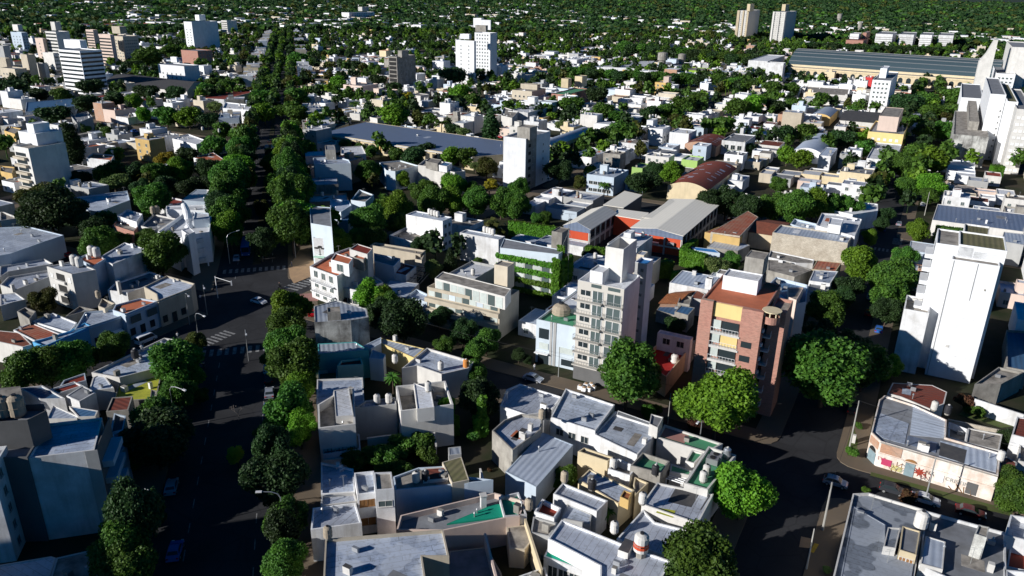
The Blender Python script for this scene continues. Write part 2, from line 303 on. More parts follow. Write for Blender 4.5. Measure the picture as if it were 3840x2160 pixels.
def vault(rm, wm, poly, h, rise, roof, wall, along='d', n=12):
    p0, p1, p2, p3 = [np.array(p) for p in poly]
    if along == 'w': p0, p1, p2, p3 = p1, p2, p3, p0
    v = []
    for i in range(n+1):
        t = i/n; z = h+rise*(1-(2*t-1)**2); v.append((*(p0*(1-t)+p1*t), z)); v.append((*(p3*(1-t)+p2*t), z))
    rm.add(v, [(2*i, 2*i+2, 2*i+3, 2*i+1) for i in range(n)], roof)
    wm.add([v[2*i] for i in range(n+1)], [tuple(range(n+1))], wall); wm.add([v[2*i+1] for i in range(n+1)], [tuple(range(n, -1, -1))], wall)
TK = {'w': 'tankw', 'c': 'tankc', 'o': 'tanko', 'b': 'tankb', 'k': 'tankk', 's': 'tanksteel', 'r': 'tankc'}
def tank(root, x, y, z, k='w', r=.55, h=1.2, st=.35):
    b = MB(); b.cyl(x, y, z, z+st, r*.75, r*.75, 'conc', 8); b.cyl(x, y, z+st+.002, z+st+h, r, r*.97, TK[k], 14, dome=.28*r/.55)
    b.cyl(x, y, z+st+h*.45, z+st+h*.52, r*1.04, r*1.04, TK[k], 14); b.cyl(x, y, z+st+h+.24*r/.55, z+st+h+.34*r/.55+.05, r*.3, r*.28, 'tankk' if k in 'wc' else 'tankw', 8)
    return b.build('water_tank', root, smooth=False)
LANDM = []; AUTO = []; CR2 = random.Random(31)
def clutter(root, poly, z, dens=1.0, mx=7):
    ar = abs(area(poly)); xs = [p[0] for p in poly]; ys = [p[1] for p in poly]; ins = inset(poly, .9)
    for _ in range(min(mx, int(ar/22*dens+CR2.random()))):
        for _t in range(6):
            x, y = CR2.uniform(min(xs), max(xs)), CR2.uniform(min(ys), max(ys))
            if inpoly(x, y, ins): break
        else: continue
        k = CR2.random(); b = MB(); sx, sy = CR2.uniform(.25, .6), CR2.uniform(.2, .5)
        if k < .22: b.box((x, y), vB, vA, -sx, sx, -sy, sy, z, z+CR2.uniform(.5, 1.4), CR2.choice(('offw', 'conc', 'white')), CR2.choice(('r_dark', 'conc'))); b.build('chimney', root)
        elif k < .42: b.box((x, y), vB, vA, -.45, .45, -.2, .2, z+.1, z+.75, 'metal', bottom=True); b.build('air_conditioner', root)
        elif k < .6: b.cyl(x, y, z, z+.9, .09, .09, 'metal', 6); b.cyl(x, y, z+.9, z+1.15, .2, .06, 'metal', 8); b.build('vent_pipe', root)
        elif k < .72: b.tube([(x, y, z), (x, y, z+2.6)], .03, 'rail', 4); b.tube([(x-.6, y, z+2.3), (x+.6, y+.2, z+2.3)], .02, 'rail', 3); b.tube([(x-.4, y+.1, z+2.5), (x+.4, y+.3, z+2.5)], .02, 'rail', 3); b.build('aerial', root)
        else:
            a_, c_ = CR2.uniform(.5, 1.6), CR2.uniform(.5, 2.2)
            if all(inpoly(*( (x, y)+vB*i*a_+vA*j*c_), ins) for i in (-1, 1) for j in (-1, 1)): b.box((x, y), vB, vA, -a_, a_, -c_, c_, z+.002, z+.02, CR2.choice(('r_conc', 'r_dark', 'r_white', 'r_grey', 'r_memc', 'r_terra'))); b.build('roof_patch', root)
def bld(t, mode, h, pts, wall, roof, label, cat='house', name=None, base=0.0, par=.5, tanks=(), win=(), vols=(), rf=None, rise=1.2, lm=None, foot=True, group=None, th=.22, chim=(), ov=.3):
    poly = poly_from(t, mode, h, pts) if not isinstance(t, list) else t
    c = np.mean(poly, axis=0); name = name or cat.replace(' ', '_'); root = empty(name, (c[0], c[1], base), label, cat, group)
    if foot: reserve(poly)
    wm = MB(); rm = MB()
    if rf is None: volume(wm, rm, poly, base, h, wall, roof, par, th)
    else:
        n = len(poly); wm.add([(*p, base) for p in poly]+[(*p, h) for p in poly], [(i, (i+1) % n, n+(i+1) % n, n+i) for i in range(n)], wall)
        if rf[0] == 'g': gable(rm, wm, poly, h, rise, roof, wall, rf[1], ov)
        elif rf[0] == 'v': vault(rm, wm, poly, h, rise, roof, wall, rf[1])
        elif rf[0] == 's':   # slab roof overhanging
            q = inset(poly, -ov); rm.prism(q, h+.003, h+.18, roof, bottom=True)
    wm.build('wall', root); rm.build('roof', root)
    for s in win: windows(root, poly, s, h)
    for q in tanks:
        x, y = q[0], q[1]; k = q[2] if len(q) > 2 else 'w'; zz = q[3] if len(q) > 3 else h-(par if rf is None else 0); r = q[4] if len(q) > 4 else .6
        p = P(t if not isinstance(t, list) else 0, x, y, zz) if not isinstance(t, list) else (x, y, zz); tank(root, p[0], p[1], zz, k, r, r*2.2)
    for v in vols:
        vm, vh, vp, vw, vr = v[:5]; o = D(base=h-par, par=.2, name='stair_tower', win=(), rf=None, t=t, rise=.8, tanks=()); o.update(v[5] if len(v) > 5 else {})
        if o['base'] < h-par: pass
        pl = poly_from(o['t'], vm, vh, vp); a, b = MB(), MB()
        if o['rf'] is None: volume(a, a, pl, o['base']+.002, vh, vw, vr, o['par'], .15)
        else:
            n = len(pl); a.add([(*p, o['base']) for p in pl]+[(*p, vh) for p in pl], [(i, (i+1) % n, n+(i+1) % n, n+i) for i in range(n)], vw)
            (gable if o['rf'][0] == 'g' else vault)(a, a, pl, vh, o['rise'], vr, vw, o['rf'][1])
        pt = a.build(o['name'], root)
        if foot and o['base'] < 1: reserve(pl)
        for s in o['win']: windows(root, pl, s, vh)
        for q in o['tanks']:
            p = P(o['t'], q[0], q[1], vh-o['par']); tank(root, p[0], p[1], vh-o['par'], q[2] if len(q) > 2 else 'w')
    if rf is None and z_ok(h): clutter(root, poly, h-par)
    for q in chim:
        p = P(t, q[0], q[1], h); b = MB(); b.box(p[:2], vB, vA, -.35, .35, -.35, .35, h-par, h+(q[2] if len(q) > 2 else 1.2), 'offw'); b.build('chimney', root)
    if lm: LANDM.append((lm, np.array([c[0], c[1], h*.7])))
    return root, poly
def z_ok(h): return h < 12
# ---------------- vegetation ----------------
def rv(rng): 
    v = rng.normal(size=3); return v/np.linalg.norm(v)
def crown_arr(seed, rx, rz, zc, nl, nq, s, kind='round'):
    """leaf clumps over several lobes; returns vertices and quads"""
    rng = np.random.default_rng(seed); lobes = []
    for i in range(nl):
        if kind == 'poplar': c = np.array([rng.normal()*.12*rx, rng.normal()*.12*rx, zc-rz+2*rz*(i+.5)/nl]); r = rx*(.95-.65*abs(((i+.5)/nl)*2-.8)*.8)
        elif kind == 'conifer': f = (i+.5)/nl; a = rng.random()*6.28; c = np.array([cos(a)*rx*.35*(1-f), sin(a)*rx*.35*(1-f), zc-rz+2*rz*f]); r = rx*(.75-.6*f)
        else:
            d = rv(rng); d[2] = d[2]*.95+.08; k = rng.random()**.42*.72; c = np.array([d[0]*rx*k, d[1]*rx*k, zc+d[2]*rz*k]); r = rx*(.22+.20*rng.random())
            if i == 0: c = np.array([0, 0, zc]); r = rx*.5
        lobes.append((c, r))
    R2 = np.array([l[1] for l in lobes])**2; pr = R2/R2.sum(); zr = max(rz/rx, .6) if kind == 'round' else 1.0
    LC = np.array([l[0] for l in lobes]); LR = np.array([l[1] for l in lobes]); K = nq*5; S3 = np.array([1, 1, zr])
    def unit(a): return a/np.linalg.norm(a, axis=1)[:, None]
    ii = rng.choice(nl, K, p=pr); d = unit(rng.normal(size=(K, 3))); pp = LC[ii]+d*(LR[ii]*(.62+.60*rng.random(K)**1.3))[:, None]*S3+rng.normal(size=(K, 3))*s*.35
    dd = np.linalg.norm((pp[:, None, :]-LC[None])/S3, axis=2)/LR; dd[np.arange(K), ii] = 9
    ok = (dd.min(axis=1) > .66) & ((d[:, 2] > -.35) | (rng.random(K) < .4)); ok = np.nonzero(ok)[0][:nq]; pp = pp[ok]; d = d[ok]; n = len(ok)
    nn = unit(d*.7+unit(rng.normal(size=(n, 3)))*.95+np.array([0, 0, .25])); x = unit(np.cross(nn, rng.normal(size=(n, 3)))); y = np.cross(nn, x); q = (s*(.5+rng.random(n)*.9))[:, None]
    V = np.stack([pp-x*q*.5-y*q*.35, pp+x*q*.5-y*q*.5, pp+x*q*.4+y*q*.5+nn*q*.15, pp-x*q*.55+y*q*.4], axis=1).reshape(-1, 3); Fs = [(4*k, 4*k+1, 4*k+2, 4*k+3) for k in range(n)]; V2 = []
    t = (1+5**.5)/2; ico = np.array([(-1, t, 0), (1, t, 0), (-1, -t, 0), (1, -t, 0), (0, -1, t), (0, 1, t), (0, -1, -t), (0, 1, -t), (t, 0, -1), (t, 0, 1), (-t, 0, -1), (-t, 0, 1)])/sqrt(1+t*t)
    icf = [(0, 11, 5), (0, 5, 1), (0, 1, 7), (0, 7, 10), (0, 10, 11), (1, 5, 9), (5, 11, 4), (11, 10, 2), (10, 7, 6), (7, 1, 8), (3, 9, 4), (3, 4, 2), (3, 2, 6), (3, 6, 8), (3, 8, 9), (4, 9, 5), (2, 4, 11), (6, 2, 10), (8, 6, 7), (9, 8, 1)]
    for c, r in lobes:
        k = len(V)+len(V2); V2 += [c+v*r*(.45+.2*rng.random())*S3 for v in ico]; Fs += [tuple(a+k for a in f) for f in icf]
    return np.concatenate([V, np.array(V2)]), Fs
def mesh_of(name, V, Fs, m):
    me = bpy.data.meshes.new(name); me.from_pydata(np.asarray(V).tolist(), [], Fs); me.materials.append(M(m)); me.update(); return me
TREEM = {}
def palm_arr(seed, hgt):
    rng = np.random.default_rng(seed); V = []; Fs = []
    for i in range(46):
        a = rng.random()*6.28; e = -.5+1.6*rng.random(); L = 2.8+rng.random(); pts = []
        for k in range(6):
            f = k/5; r_ = L*f*cos(e*.6); z = hgt+L*f*sin(e)-1.6*f*f*L*.35; pts.append(np.array([cos(a)*r_, sin(a)*r_, z]))
        side = np.array([-sin(a), cos(a), 0])
        for k in range(5):
            w0 = .42*(1-abs(k/5-.4)); w1 = .42*(1-abs((k+1)/5-.4)) if k < 4 else .05
            for sg in (1, -1):
                j = len(V); V += [pts[k], pts[k+1], pts[k+1]+side*sg*w1+np.array([0, 0, -.25]), pts[k]+side*sg*w0+np.array([0, 0, -.25])]; Fs.append((j, j+1, j+2, j+3))
    return np.array(V), Fs
def trunk_mesh(key, zc, rx, r0=.26, limbs=4, m='bark', top=None):
    b = MB(); rng = random.Random(key); zt = top or zc-rx*.25
    b.tube([(0, 0, -.3), (.05, 0, zt*.5), (.0, .08, zt)], r0, m, 8, r0*.6)
    for i in range(limbs):
        a = i*6.28/max(1, limbs)+rng.random(); L = rx*.7
        b.tube([(0, 0.05, zt*.85), (cos(a)*L*.45, sin(a)*L*.45, zt+rx*.12), (cos(a)*L, sin(a)*L, zt+rx*.45)], r0*.5, m, 5, r0*.15)
    me = bpy.data.meshes.new('trunk'); me.from_pydata(b.v, [], b.f); me.materials.append(M(m)); me.update(); return me
def bare_mesh(seed, hgt):
    b = MB(); rng = random.Random(seed)
    def br(p, d, L, r, n):
        q = p+d*L; b.tube([tuple(p), tuple((p+q)/2+Vector((rng.uniform(-.1, .1)*L, rng.uniform(-.1, .1)*L, 0))), tuple(q)], r, 'deadwood', 4, r*.6)
        if n:
            for i in range(rng.choice((2, 3, 3))): br(q, (d+Vector((rng.uniform(-.9, .9), rng.uniform(-.9, .9), rng.uniform(-.1, .6)))).normalized(), L*.72, r*.6, n-1)
    br(Vector((0, 0, 0)), Vector((0, 0, 1)), hgt*.33, .16, 5)
    me = bpy.data.meshes.new('trunk'); me.from_pydata(b.v, [], b.f); me.materials.append(M('deadwood')); me.update(); return me
# kinds: (radius, half height, crown centre height, lobes, leaves, leaf size, shape, material, words)
TK2 = {
 'round': (5, 5.2, 6.3, 16, 5200, .62, 'round', 'leaf', 'round green tree'), 'bright': (5, 5.3, 6.5, 15, 5200, .62, 'round', 'leafb', 'bright green tree'),
 'dark': (5, 5.4, 6.6, 15, 4600, .62, 'round', 'leafd', 'dark green tree'), 'tall': (4, 6.2, 8.0, 15, 4600, .6, 'round', 'leaf', 'tall green tree'),
 'poplar': (2.4, 6.5, 7.8, 9, 3200, .5, 'poplar', 'leafd', 'slender dark columnar tree'), 'conifer': (3.6, 6, 7.5, 12, 3400, .5, 'conifer', 'leafd', 'dark pointed conifer'),
 'yellow': (3, 2.8, 4.4, 9, 2200, .5, 'round', 'leafy', 'yellow-leaved tree'), 'olive': (4.5, 4.4, 5.4, 13, 3600, .6, 'round', 'leafo', 'olive-brown tree'),
 'pale': (3, 2.6, 4.0, 12, 3800, .4, 'round', 'leafp', 'pale green dense tree'), 'bush': (2, 1.5, 1.7, 8, 1500, .42, 'round', 'leaf', 'small green shrub'),
 'willow': (4, 4.6, 5.0, 14, 4200, .5, 'round', 'leafb', 'drooping light green tree'), 'redbush': (2, 1.6, 1.8, 8, 1300, .4, 'round', 'leafr', 'reddish-brown shrub'),
}
def tree_meshes(kind, var, lod=0):
    key = (kind, var, lod)
    if key in TREEM: return TREEM[key]
    if kind == 'palm':
        V, Fs = palm_arr(var, 8); TREEM[key] = (mesh_of('crown', V, Fs, 'leaf'), trunk_mesh(str(key), 8, 1, .28, 0, top=8.1)); return TREEM[key]
    if kind == 'bare': TREEM[key] = (None, bare_mesh(var, 6)); return TREEM[key]
    rx, rz, zc, nl, nq, s, shp, m, _ = TK2[kind]
    nq, s = (int(nq*.8), s*.95) if lod else (int(nq*4.2), s*.50)
    nl = int(nl*1.7)
    V, Fs = crown_arr(len(kind)*97+ord(kind[0])*13+ord(kind[-1])*7+var*31, rx, rz, zc, nl, nq, s, shp)
    TREEM[key] = (mesh_of('crown', V, Fs, m), trunk_mesh(str(key), zc, rx)); return TREEM[key]
TREES = []   # (x, y, z, kind, scale_r, scale_h, desc)
def tr(t, pts, kind='round', desc=None, z0=0.0):
    """crowns read off the picture: (x, y, radius in tile pixels)"""
    for q in pts:
        x, y, r = q[:3]; k = q[3] if len(q) > 3 else kind
        R0, zc = (3.4, 8) if k == 'palm' else (3, 4) if k == 'bare' else (TK2[k][0]*.84, TK2[k][2])
        h = zc
        for _ in range(4):
            p = P(t, x, y, z0+h); dz = Q(p)[2]; R = r/2.0125*dz/F; s = R/R0; h = zc*(.35+.65*s) if s > 1 else zc*s
        TREES.append((p[0], p[1], z0, k, s, h/zc*(.82 if t in (0, 10, 20, 30) else .93), desc))
# ---------------- vehicles and street furniture ----------------
CARM = {}
def car_parts(kind, col):
    key = (kind, col)
    if key in CARM: return CARM[key]
    L, Wd, Ht = {'car': (4.2, 1.75, 1.45), 'hatch': (3.8, 1.7, 1.48), 'van': (4.6, 1.85, 2.0), 'bus': (10.5, 2.5, 3.1)}[kind]; out = []
    b = MB(); hl = L/2
    if kind in ('car', 'hatch'):
        low = [(-hl, .35), (-hl+.05, .85), (-hl+.5, .93), (hl*.38, .95), (hl-.25, .78), (hl, .6), (hl, .3)]
        tail = -hl+(.55 if kind == 'car' else .12); cab = [(tail, .92), (tail+.45, Ht-.06), (tail+.9, Ht), (hl*.0, Ht), (hl*.18, Ht-.07), (hl*.5, .93)]
    else:
        low = [(-hl, .35), (-hl, 1.1), (hl-.2, 1.05), (hl, .9), (hl, .3)]
        cab = [(-hl+.02, 1.08), (-hl+.1, Ht-.05), (-hl+.4, Ht), (hl-(.3 if kind == 'bus' else 1.3), Ht), (hl-(.1 if kind == 'bus' else .9), Ht-.1), (hl-.05 if kind == 'bus' else hl-.35, 1.05)]
    def ext(prof, w0, w1, mt, zmin, zmax):
        n = len(prof); f = lambda z: w0+(w1-w0)*max(0, min(1, (z-zmin)/(zmax-zmin)))
        vs = [(x, -f(z), z) for x, z in prof]+[(x, f(z), z) for x, z in prof]
        b.add(vs, [tuple(range(n)), tuple(range(2*n-1, n-1, -1))]+[(i, n+i, n+(i+1) % n, (i+1) % n) for i in range(n)], mt)
    ext(low, Wd/2*.97, Wd/2, col, .3, .9); ext(cab, Wd/2*.95, Wd/2*.78 if kind != 'bus' else Wd/2*.95, col, .92, Ht); out.append(('body', b))
    b = MB(); gl = [(x*.96+(.02 if x < 0 else 0), .97+(z-.92)*.82) for x, z in cab]; n = len(gl)
    for sg in (-1, 1):
        f = lambda z: (Wd/2*.95+(Wd/2*(.78 if kind != 'bus' else .95)-Wd/2*.95)*((z-.92)/(Ht-.92))+.012)*sg
        b.add([(x, f(z), z) for x, z in gl], [tuple(range(n))], 'glass')
    x0, z0 = cab[-1]; x1, z1 = cab[-2]; dx = .03
    fz = lambda z: Wd/2*(.95-(.17 if kind != 'bus' else 0)*((z-.92)/(Ht-.92)))
    def scr(xa, za, xb, zb, s): 
        a = (xa+(xb-xa)*.12+s*dx, za+(zb-za)*.12+.02); c = (xa+(xb-xa)*.9+s*dx, za+(zb-za)*.9+.02)
        b.quad((a[0], -fz(a[1])*.88, a[1]), (a[0], fz(a[1])*.88, a[1]), (c[0], fz(c[1])*.88, c[1]), (c[0], -fz(c[1])*.88, c[1]), 'glass')
    scr(x0, z0, x1, z1, 1); scr(cab[0][0], cab[0][1], cab[1][0], cab[1][1], -1); out.append(('windows', b))
    for sx in (-1, 1):
        for sy in (-1, 1):
            b = MB(); x = sx*L*.31; y = sy*(Wd/2-.08); r = .31 if kind != 'bus' else .48
            for r_, w_, mt in ((r, .11, 'tyre'), (r*.6, .125, 'rim')):
                vs = [(x+r_*cos(i*pi/8), y+s*w_, r+r_*sin(i*pi/8)) for s in (-1, 1) for i in range(16)]
                b.add(vs, [tuple(range(16)), tuple(range(31, 15, -1))]+[(i, (i+1) % 16, 16+(i+1) % 16, 16+i) for i in range(16)], mt)
            out.append(('wheel', b))
    for sy in (-1, 1):
        b = MB(); b.box((0, 0), (1, 0), (0, 1), hl-.1, hl+.015, sy*Wd*.36-.18, sy*Wd*.36+.18, .55, .70, 'lampw'); out.append(('headlight', b))
        b = MB(); b.box((0, 0), (1, 0), (0, 1), -hl-.015, -hl+.1, sy*Wd*.38-.14, sy*Wd*.38+.14, .68, .86, 'lampr'); out.append(('taillight', b))
    ms = []
    for nm, b in out:
        me = bpy.data.meshes.new(nm); me.from_pydata(b.v, [], b.f)
        for x in b.m: me.materials.append(M(x))
        me.polygons.foreach_set('material_index', b.mi); me.update(); ms.append((nm, me))
    CARM[key] = ms; return ms
def car(t, x, y, yaw, col, label, kind='car', group='cars on the streets', flip=0):
    p = P(t, x, y, .7); names = {'car': ('parked_car', 'car'), 'hatch': ('parked_car', 'car'), 'van': ('van', 'van'), 'bus': ('bus', 'bus')}[kind]
    r = empty(names[0], (p[0], p[1], .01), label, names[1], group if kind != 'bus' else None); r.rotation_euler = (0, 0, pi/2-radians(yaw)+(pi if flip else 0))
    for nm, me in car_parts(kind, col): o = bpy.data.objects.new(nm, me); C.objects.link(o); o.parent = r
    return r
def lamp(t, x, y, hx, hy, label, h=8.5, group='curved street lamps', base=None):
    """(x,y) foot on the ground or None; (hx,hy) the lamp head"""
    q = P(t, hx, hy, h); b0 = np.array(P(t, x, y, 0)[:2]) if base is None else np.array(base)
    r = empty('street_lamp', (b0[0], b0[1], 0), label, 'street lamp', group); v = q[:2]-b0; L = np.linalg.norm(v)
    if L > 4.5: v = v/L*4.5
    a = MB(); a.tube([(*b0, 0), (*b0, h*.5), (*b0, h-1.2), (*(b0+v*.12), h-.45), (*(b0+v*.4), h-.08), (*(b0+v*.85), h+.02)], .11, 'metal', 8, .05); a.build('pole', r)
    a = MB(); u = v/np.linalg.norm(v); n = np.array([-u[1], u[0]]); a.box(b0+v*.85, u, n, 0, .85, -.17, .17, h-.04, h+.12, 'lampw', bottom=True); a.box(b0+v*.85, u, n, .1, .75, -.12, .12, h-.09, h-.042, 'glassg', bottom=True); a.build('lamp_head', r)
def pole(t, x, y, h, label, mt='pole', r0=.16, cross=0, ang=YA, group='utility poles', base=None):
    p = P(t, x, y, 0) if base is None else base; r = empty('utility_pole', (p[0], p[1], 0), label, 'pole', group); a = MB(); a.tube([(p[0], p[1], 0), (p[0], p[1], h*.5), (p[0], p[1], h)], r0, mt, 8, r0*.6); a.build('pole_shaft', r)
    for k in range(cross):
        a = MB(); d = (cos(ang), -sin(ang)); a.box(p[:2], d, (-d[1], d[0]), -.9, .9, -.05, .05, h-.5-k*.8, h-.4-k*.8, 'bark', bottom=True); a.build('crossarm', r)
    return np.array([p[0], p[1], h])
def cable(name_lab, pts, r=.02, sag=.7):
    a = MB(); out = []
    for i in range(len(pts)-1):
        p, q = np.array(pts[i]), np.array(pts[i+1])
        for k in range(8+(i == len(pts)-2)): t = k/8; v = p*(1-t)+q*t; v = v-np.array([0, 0, sag*4*t*(1-t)]); out.append(tuple(v))
    a.tube(out, r, 'cable', 4); o = a.build('overhead_cable'); tag(o, name_lab, 'cable', 'overhead cables')
_T0 = T
def T(t, x, y): return (t[0]+x/t[2], t[1]+y/t[2]) if isinstance(t, tuple) else _T0(t, x, y)
Z1 = (2000, 860, 2.264); Z2 = (2500, 900, 2.07); Z3 = (3200, 780, 2.0125); Z4 = (2900, 1500, 2.195)
# ---------------- ground, roads, pavements ----------------
def sheet(name, poly, z, m, kind='structure', z0=None):
    b = MB()
    if z0 is None: b.add([(*p, z) for p in poly], [tuple(range(len(poly)))], m)
    else: b.prism(poly, z0, z, m)
    o = b.build(name)
    if kind: o['kind'] = kind
    return o
sheet('ground', [(-60000, -300), (60000, -300), (60000, 80000), (-60000, 80000)], -.05, 'forestfloor')
sheet('road', [(-1500, -100), (1500, -100), (1500, 1900), (-1500, 1900)], 0, 'asphalt')
BA = [-28.5, 119.5, 268, 416, 564, 712]; AL = [-29.5-140+0*i for i in range(0)]
BL = [-9+148*i for i in range(1, 9)]; AVB = [-9, -141] + [-289-148*i for i in range(0, 8)]
AS = sorted(AVB+[139+148*i for i in range(0, 6)])        # b of the A-direction streets
BS = [-28.5, 119.5, 268] + [416+148*i for i in range(0, 8)]   # a of the B-direction streets
def clip(poly, n, d):   # keep p.n >= d
    out = []
    for i in range(len(poly)):
        a, b = np.array(poly[i]), np.array(poly[(i+1) % len(poly)]); fa, fb = a @ n-d, b @ n-d
        if fa >= 0: out.append(a)
        if fa*fb < 0: out.append(a+(b-a)*fa/(fa-fb))
    return out
def rounded(poly, r):
    out = []; n = len(poly)
    for i in range(n):
        a, b, c = (np.array(poly[(i+k) % n]) for k in (-1, 0, 1)); la, lc = np.linalg.norm(a-b), np.linalg.norm(c-b)
        if min(la, lc) < r*2.2: out.append(b); continue
        p, q = b+(a-b)/la*r, b+(c-b)/lc*r
        for k in range(5): t = k/4; out.append(p*(1-t)**2+b*2*t*(1-t)+q*t*t)
    return out
pave = MB(); yard = MB(); BLOCKS = []
for i in range(len(BS)-1):
    for j in range(len(AS)-1):
        a0, a1, b0, b1 = BS[i], BS[i+1], AS[j], AS[j+1]; cen = W((a0+a1)/2, (b0+b1)/2); dd = np.hypot(*cen)
        if cen[1] < -40 or dd > 1700 or abs(cen[0]) > cen[1]*.75+190: continue
        for sgn, e0, e1 in ((1, -7.0, 0.3), (-1, -26.0, -32.3)):
            for mb, ins_, ee, z0, z1, m_, rr in ((pave, 4.8, e0, -.02, .13, 'paving', 4.0), (yard, 9.3, e1, .0, .134, 'yard', 0)):
                q = [W(a0+ins_, b0+ins_), W(a0+ins_, b1-ins_), W(a1-ins_, b1-ins_), W(a1-ins_, b0+ins_)]
                q = clip(q, vE*sgn, ee*sgn)
                if len(q) < 3 or abs(area(q)) < 40: continue
                if rr: q = rounded(q, rr)
                if area(q) < 0: q = q[::-1]
                mb.prism(q, z0, z1, m_)
        BLOCKS.append((a0+9.3, a1-9.3, b0+9.3, b1-9.3))
pave.build('pavement')['kind'] = 'structure'; yard.build('yard_ground')['kind'] = 'structure'
# street tree strip / sandy corner / crossings
def pz(t, pts, z): return [P(t, x, y, z)[:2] for x, y in pts]
sheet('sandy_corner_pavement', pz(11, [(285, 690), (410, 640), (520, 560), (500, 440), (330, 430), (290, 500), (245, 560), (255, 640)], .14), .138, 'sand')
sheet('pink_pavement', pz(11, [(340, 830), (470, 820), (470, 760), (330, 770)], .14), .138, 'pinkpav')
sheet('grass_verge', pz(32, [(1850, 1000), (1450, 900), (1100, 780), (770, 690), (780, 665), (1120, 755), (1500, 860), (1870, 960)], .14), .140, 'grass')
sheet('grass_verge', pz(32, [(600, 540), (660, 540), (680, 440), (650, 330), (625, 370), (590, 480)], .14), .140, 'grass')
sheet('back_garden_lawn', pz(32, [(1440, 230), (1760, 330), (1850, 320), (1850, 260), (1600, 200), (1480, 190)], .15), .15, 'grass')
def zebra(p, ux, n, wid, ln, m='paint', gap=None, ang=None):
    b = MB(); ux = np.array(ux); uy = np.array([-ux[1], ux[0]])
    for k in range(n): b.box(p, ux, uy, k*wid*2, k*wid*2+wid, 0, ln, .004, .008, m)
    b.build('zebra_crossing')['kind'] = 'structure'
sheet('avenue_median', [WC(219, -16.8), WC(219, -14.6), WC(384, -14.6), WC(384, -16.8)], .13, 'yard', z0=-.02); sheet('avenue_median', [WC(404, -16.8), WC(404, -14.6), WC(600, -14.6), WC(600, -16.8)], .13, 'yard', z0=-.02)
zebra(WC(213, -24.5), vE, 11, .8, 3.2); zebra(WC(160, -25), vE, 12, .8, 3.4)
q = P(1, 1540, 1180); zebra(q[:2], vA, 8, .6, 3.6); q = P(11, 310, 745); zebra(q[:2]+vB*0, vA, 6, .75, 5)
zebra(W(256, -13), vB, 7, .6, 3); zebra(W(266, -2), vA*1.0, 7, .55, 2.8); zebra(WC(392, -24), vE, 11, .8, 3.2)
sheet('yellow_kerb_paint', pz(32, [(345, 1275), (385, 1210), (350, 1200), (318, 1268)], .13), .145, 'ypaint')
sheet('worn_road_patch', pz(32, [(235, 1230), (330, 1240), (340, 1170), (250, 1150)], .004), .004, 'sand')
# ---------------- tower block of flats ----------------
def rail(root, a, b, z, h=1.0, n=8, mt='rail', name='balcony_rail'):
    m_ = MB(); a = np.array(a); b = np.array(b); m_.tube([(*a, z+h), (*b, z+h)], .035, mt, 5); m_.tube([(*a, z+.08), (*b, z+.08)], .03, mt, 4)
    for k in range(n+1): p = a+(b-a)*k/n; m_.tube([(*p, z), (*p, z+h)], .025, mt, 4)
    return m_.build(name, root)
def slab(root, p, ux, n, x0, x1, y0, y1, z0, z1, m_, name='balcony'):
    b = MB(); b.box(p, ux, n, x0, x1, y0, y1, z0, z1, m_, bottom=True); return b.build(name, root)
root, tp = bld(21, 'A', 21.8, [(498, 664), (848, 735), (970, 630)], 'clean', 'r_white', 'slim eight-storey apartment tower with grey front and stacked balconies above the big street tree', 'apartment tower', par=1.1, lm='the slim grey-fronted tower',
    vols=[('A', 27.7, [(708, 410), (848, 430), (955, 360)], 'offw', 'clean', D(par=2.2, name='lift_tower')), ('A', 23.4, [(590, 590), (690, 605), (720, 560)], 'white', 'r_white', D(name='stair_room'))])
a, b_ = tp[0], tp[1]; Wt = np.linalg.norm(b_-a); fn = -vA
slab(root, a, vB, fn, .02, Wt-.02, .003, .05, 3.3, 21.78, 'towerg', 'front_cladding')
slab(root, a, vB, fn, 0, Wt, .003, .2, 0.05, 3.2, 'dgrey', 'ground_floor')
for r in range(6):
    z = 3.75+2.82*r
    for x0, x1, zo in ((.08*Wt, .29*Wt, 1.1),): 
        b = MB(); b.box(a, vB, fn, x0, x1, .054, .09, z+zo, z+2.15, 'glass'); b.box(a, vB, fn, (x0+x1)/2-.04, (x0+x1)/2+.04, .094, .12, z+zo, z+2.15, 'clean'); b.box(a, vB, fn, x0-.08, x1+.08, .054, .14, z+zo-.1, z+zo, 'offw'); b.build('window', root)
    for x0, x1 in ((.34*Wt, .56*Wt), (.65*Wt, .95*Wt)):
        b = MB(); b.box(a, vB, fn, x0, x1, .052, .08, z+.05, z+2.4, 'glassg')
        for k in range(3): xx = x0+(x1-x0)*k/2; b.box(a, vB, fn, xx-.05, xx+.05, .083, .13, z+.05, z+2.4, 'clean')
        b.box(a, vB, fn, x0-.05, x1+.05, .083, .14, z+2.4, z+2.5, 'towerg'); b.build('balcony_door', root)
    for x0, x1, dp in ((-.15, .56*Wt, .95), (.64*Wt, Wt+.1, .8)):
        s_ = slab(root, a, vB, fn, x0, x1, .055, dp, z-.22, z, 'towerg')
        rail(root, a+vB*x0+fn*dp, a+vB*x1+fn*dp, z, .95, 10); rail(root, a+vB*x0+fn*dp, a+vB*x0+fn*.1, z, .95, 2); rail(root, a+vB*x1+fn*dp, a+vB*x1+fn*.1, z, .95, 2)
for k, (x0, x1) in enumerate(((.3*Wt, .52*Wt), (.66*Wt, .92*Wt))): slab(root, a, vB, fn, x0, x1, .055, .08, 20.9, 21.6, 'glassg', 'glass_guard')
for px_, py_, lb in ((725, 620, 'red'), (820, 645, 'dark')):
    q = P(21, px_, py_, 20.7); b = MB(); b.box(q[:2], vB, vA, -.45, .45, -.9, -.75, 20.72, 22.9, 'redpaint' if lb == 'red' else 'r_dred'); b.build('roof_door', root, origin=None)
q = P(21, 740, 640, 20.7); b = MB()
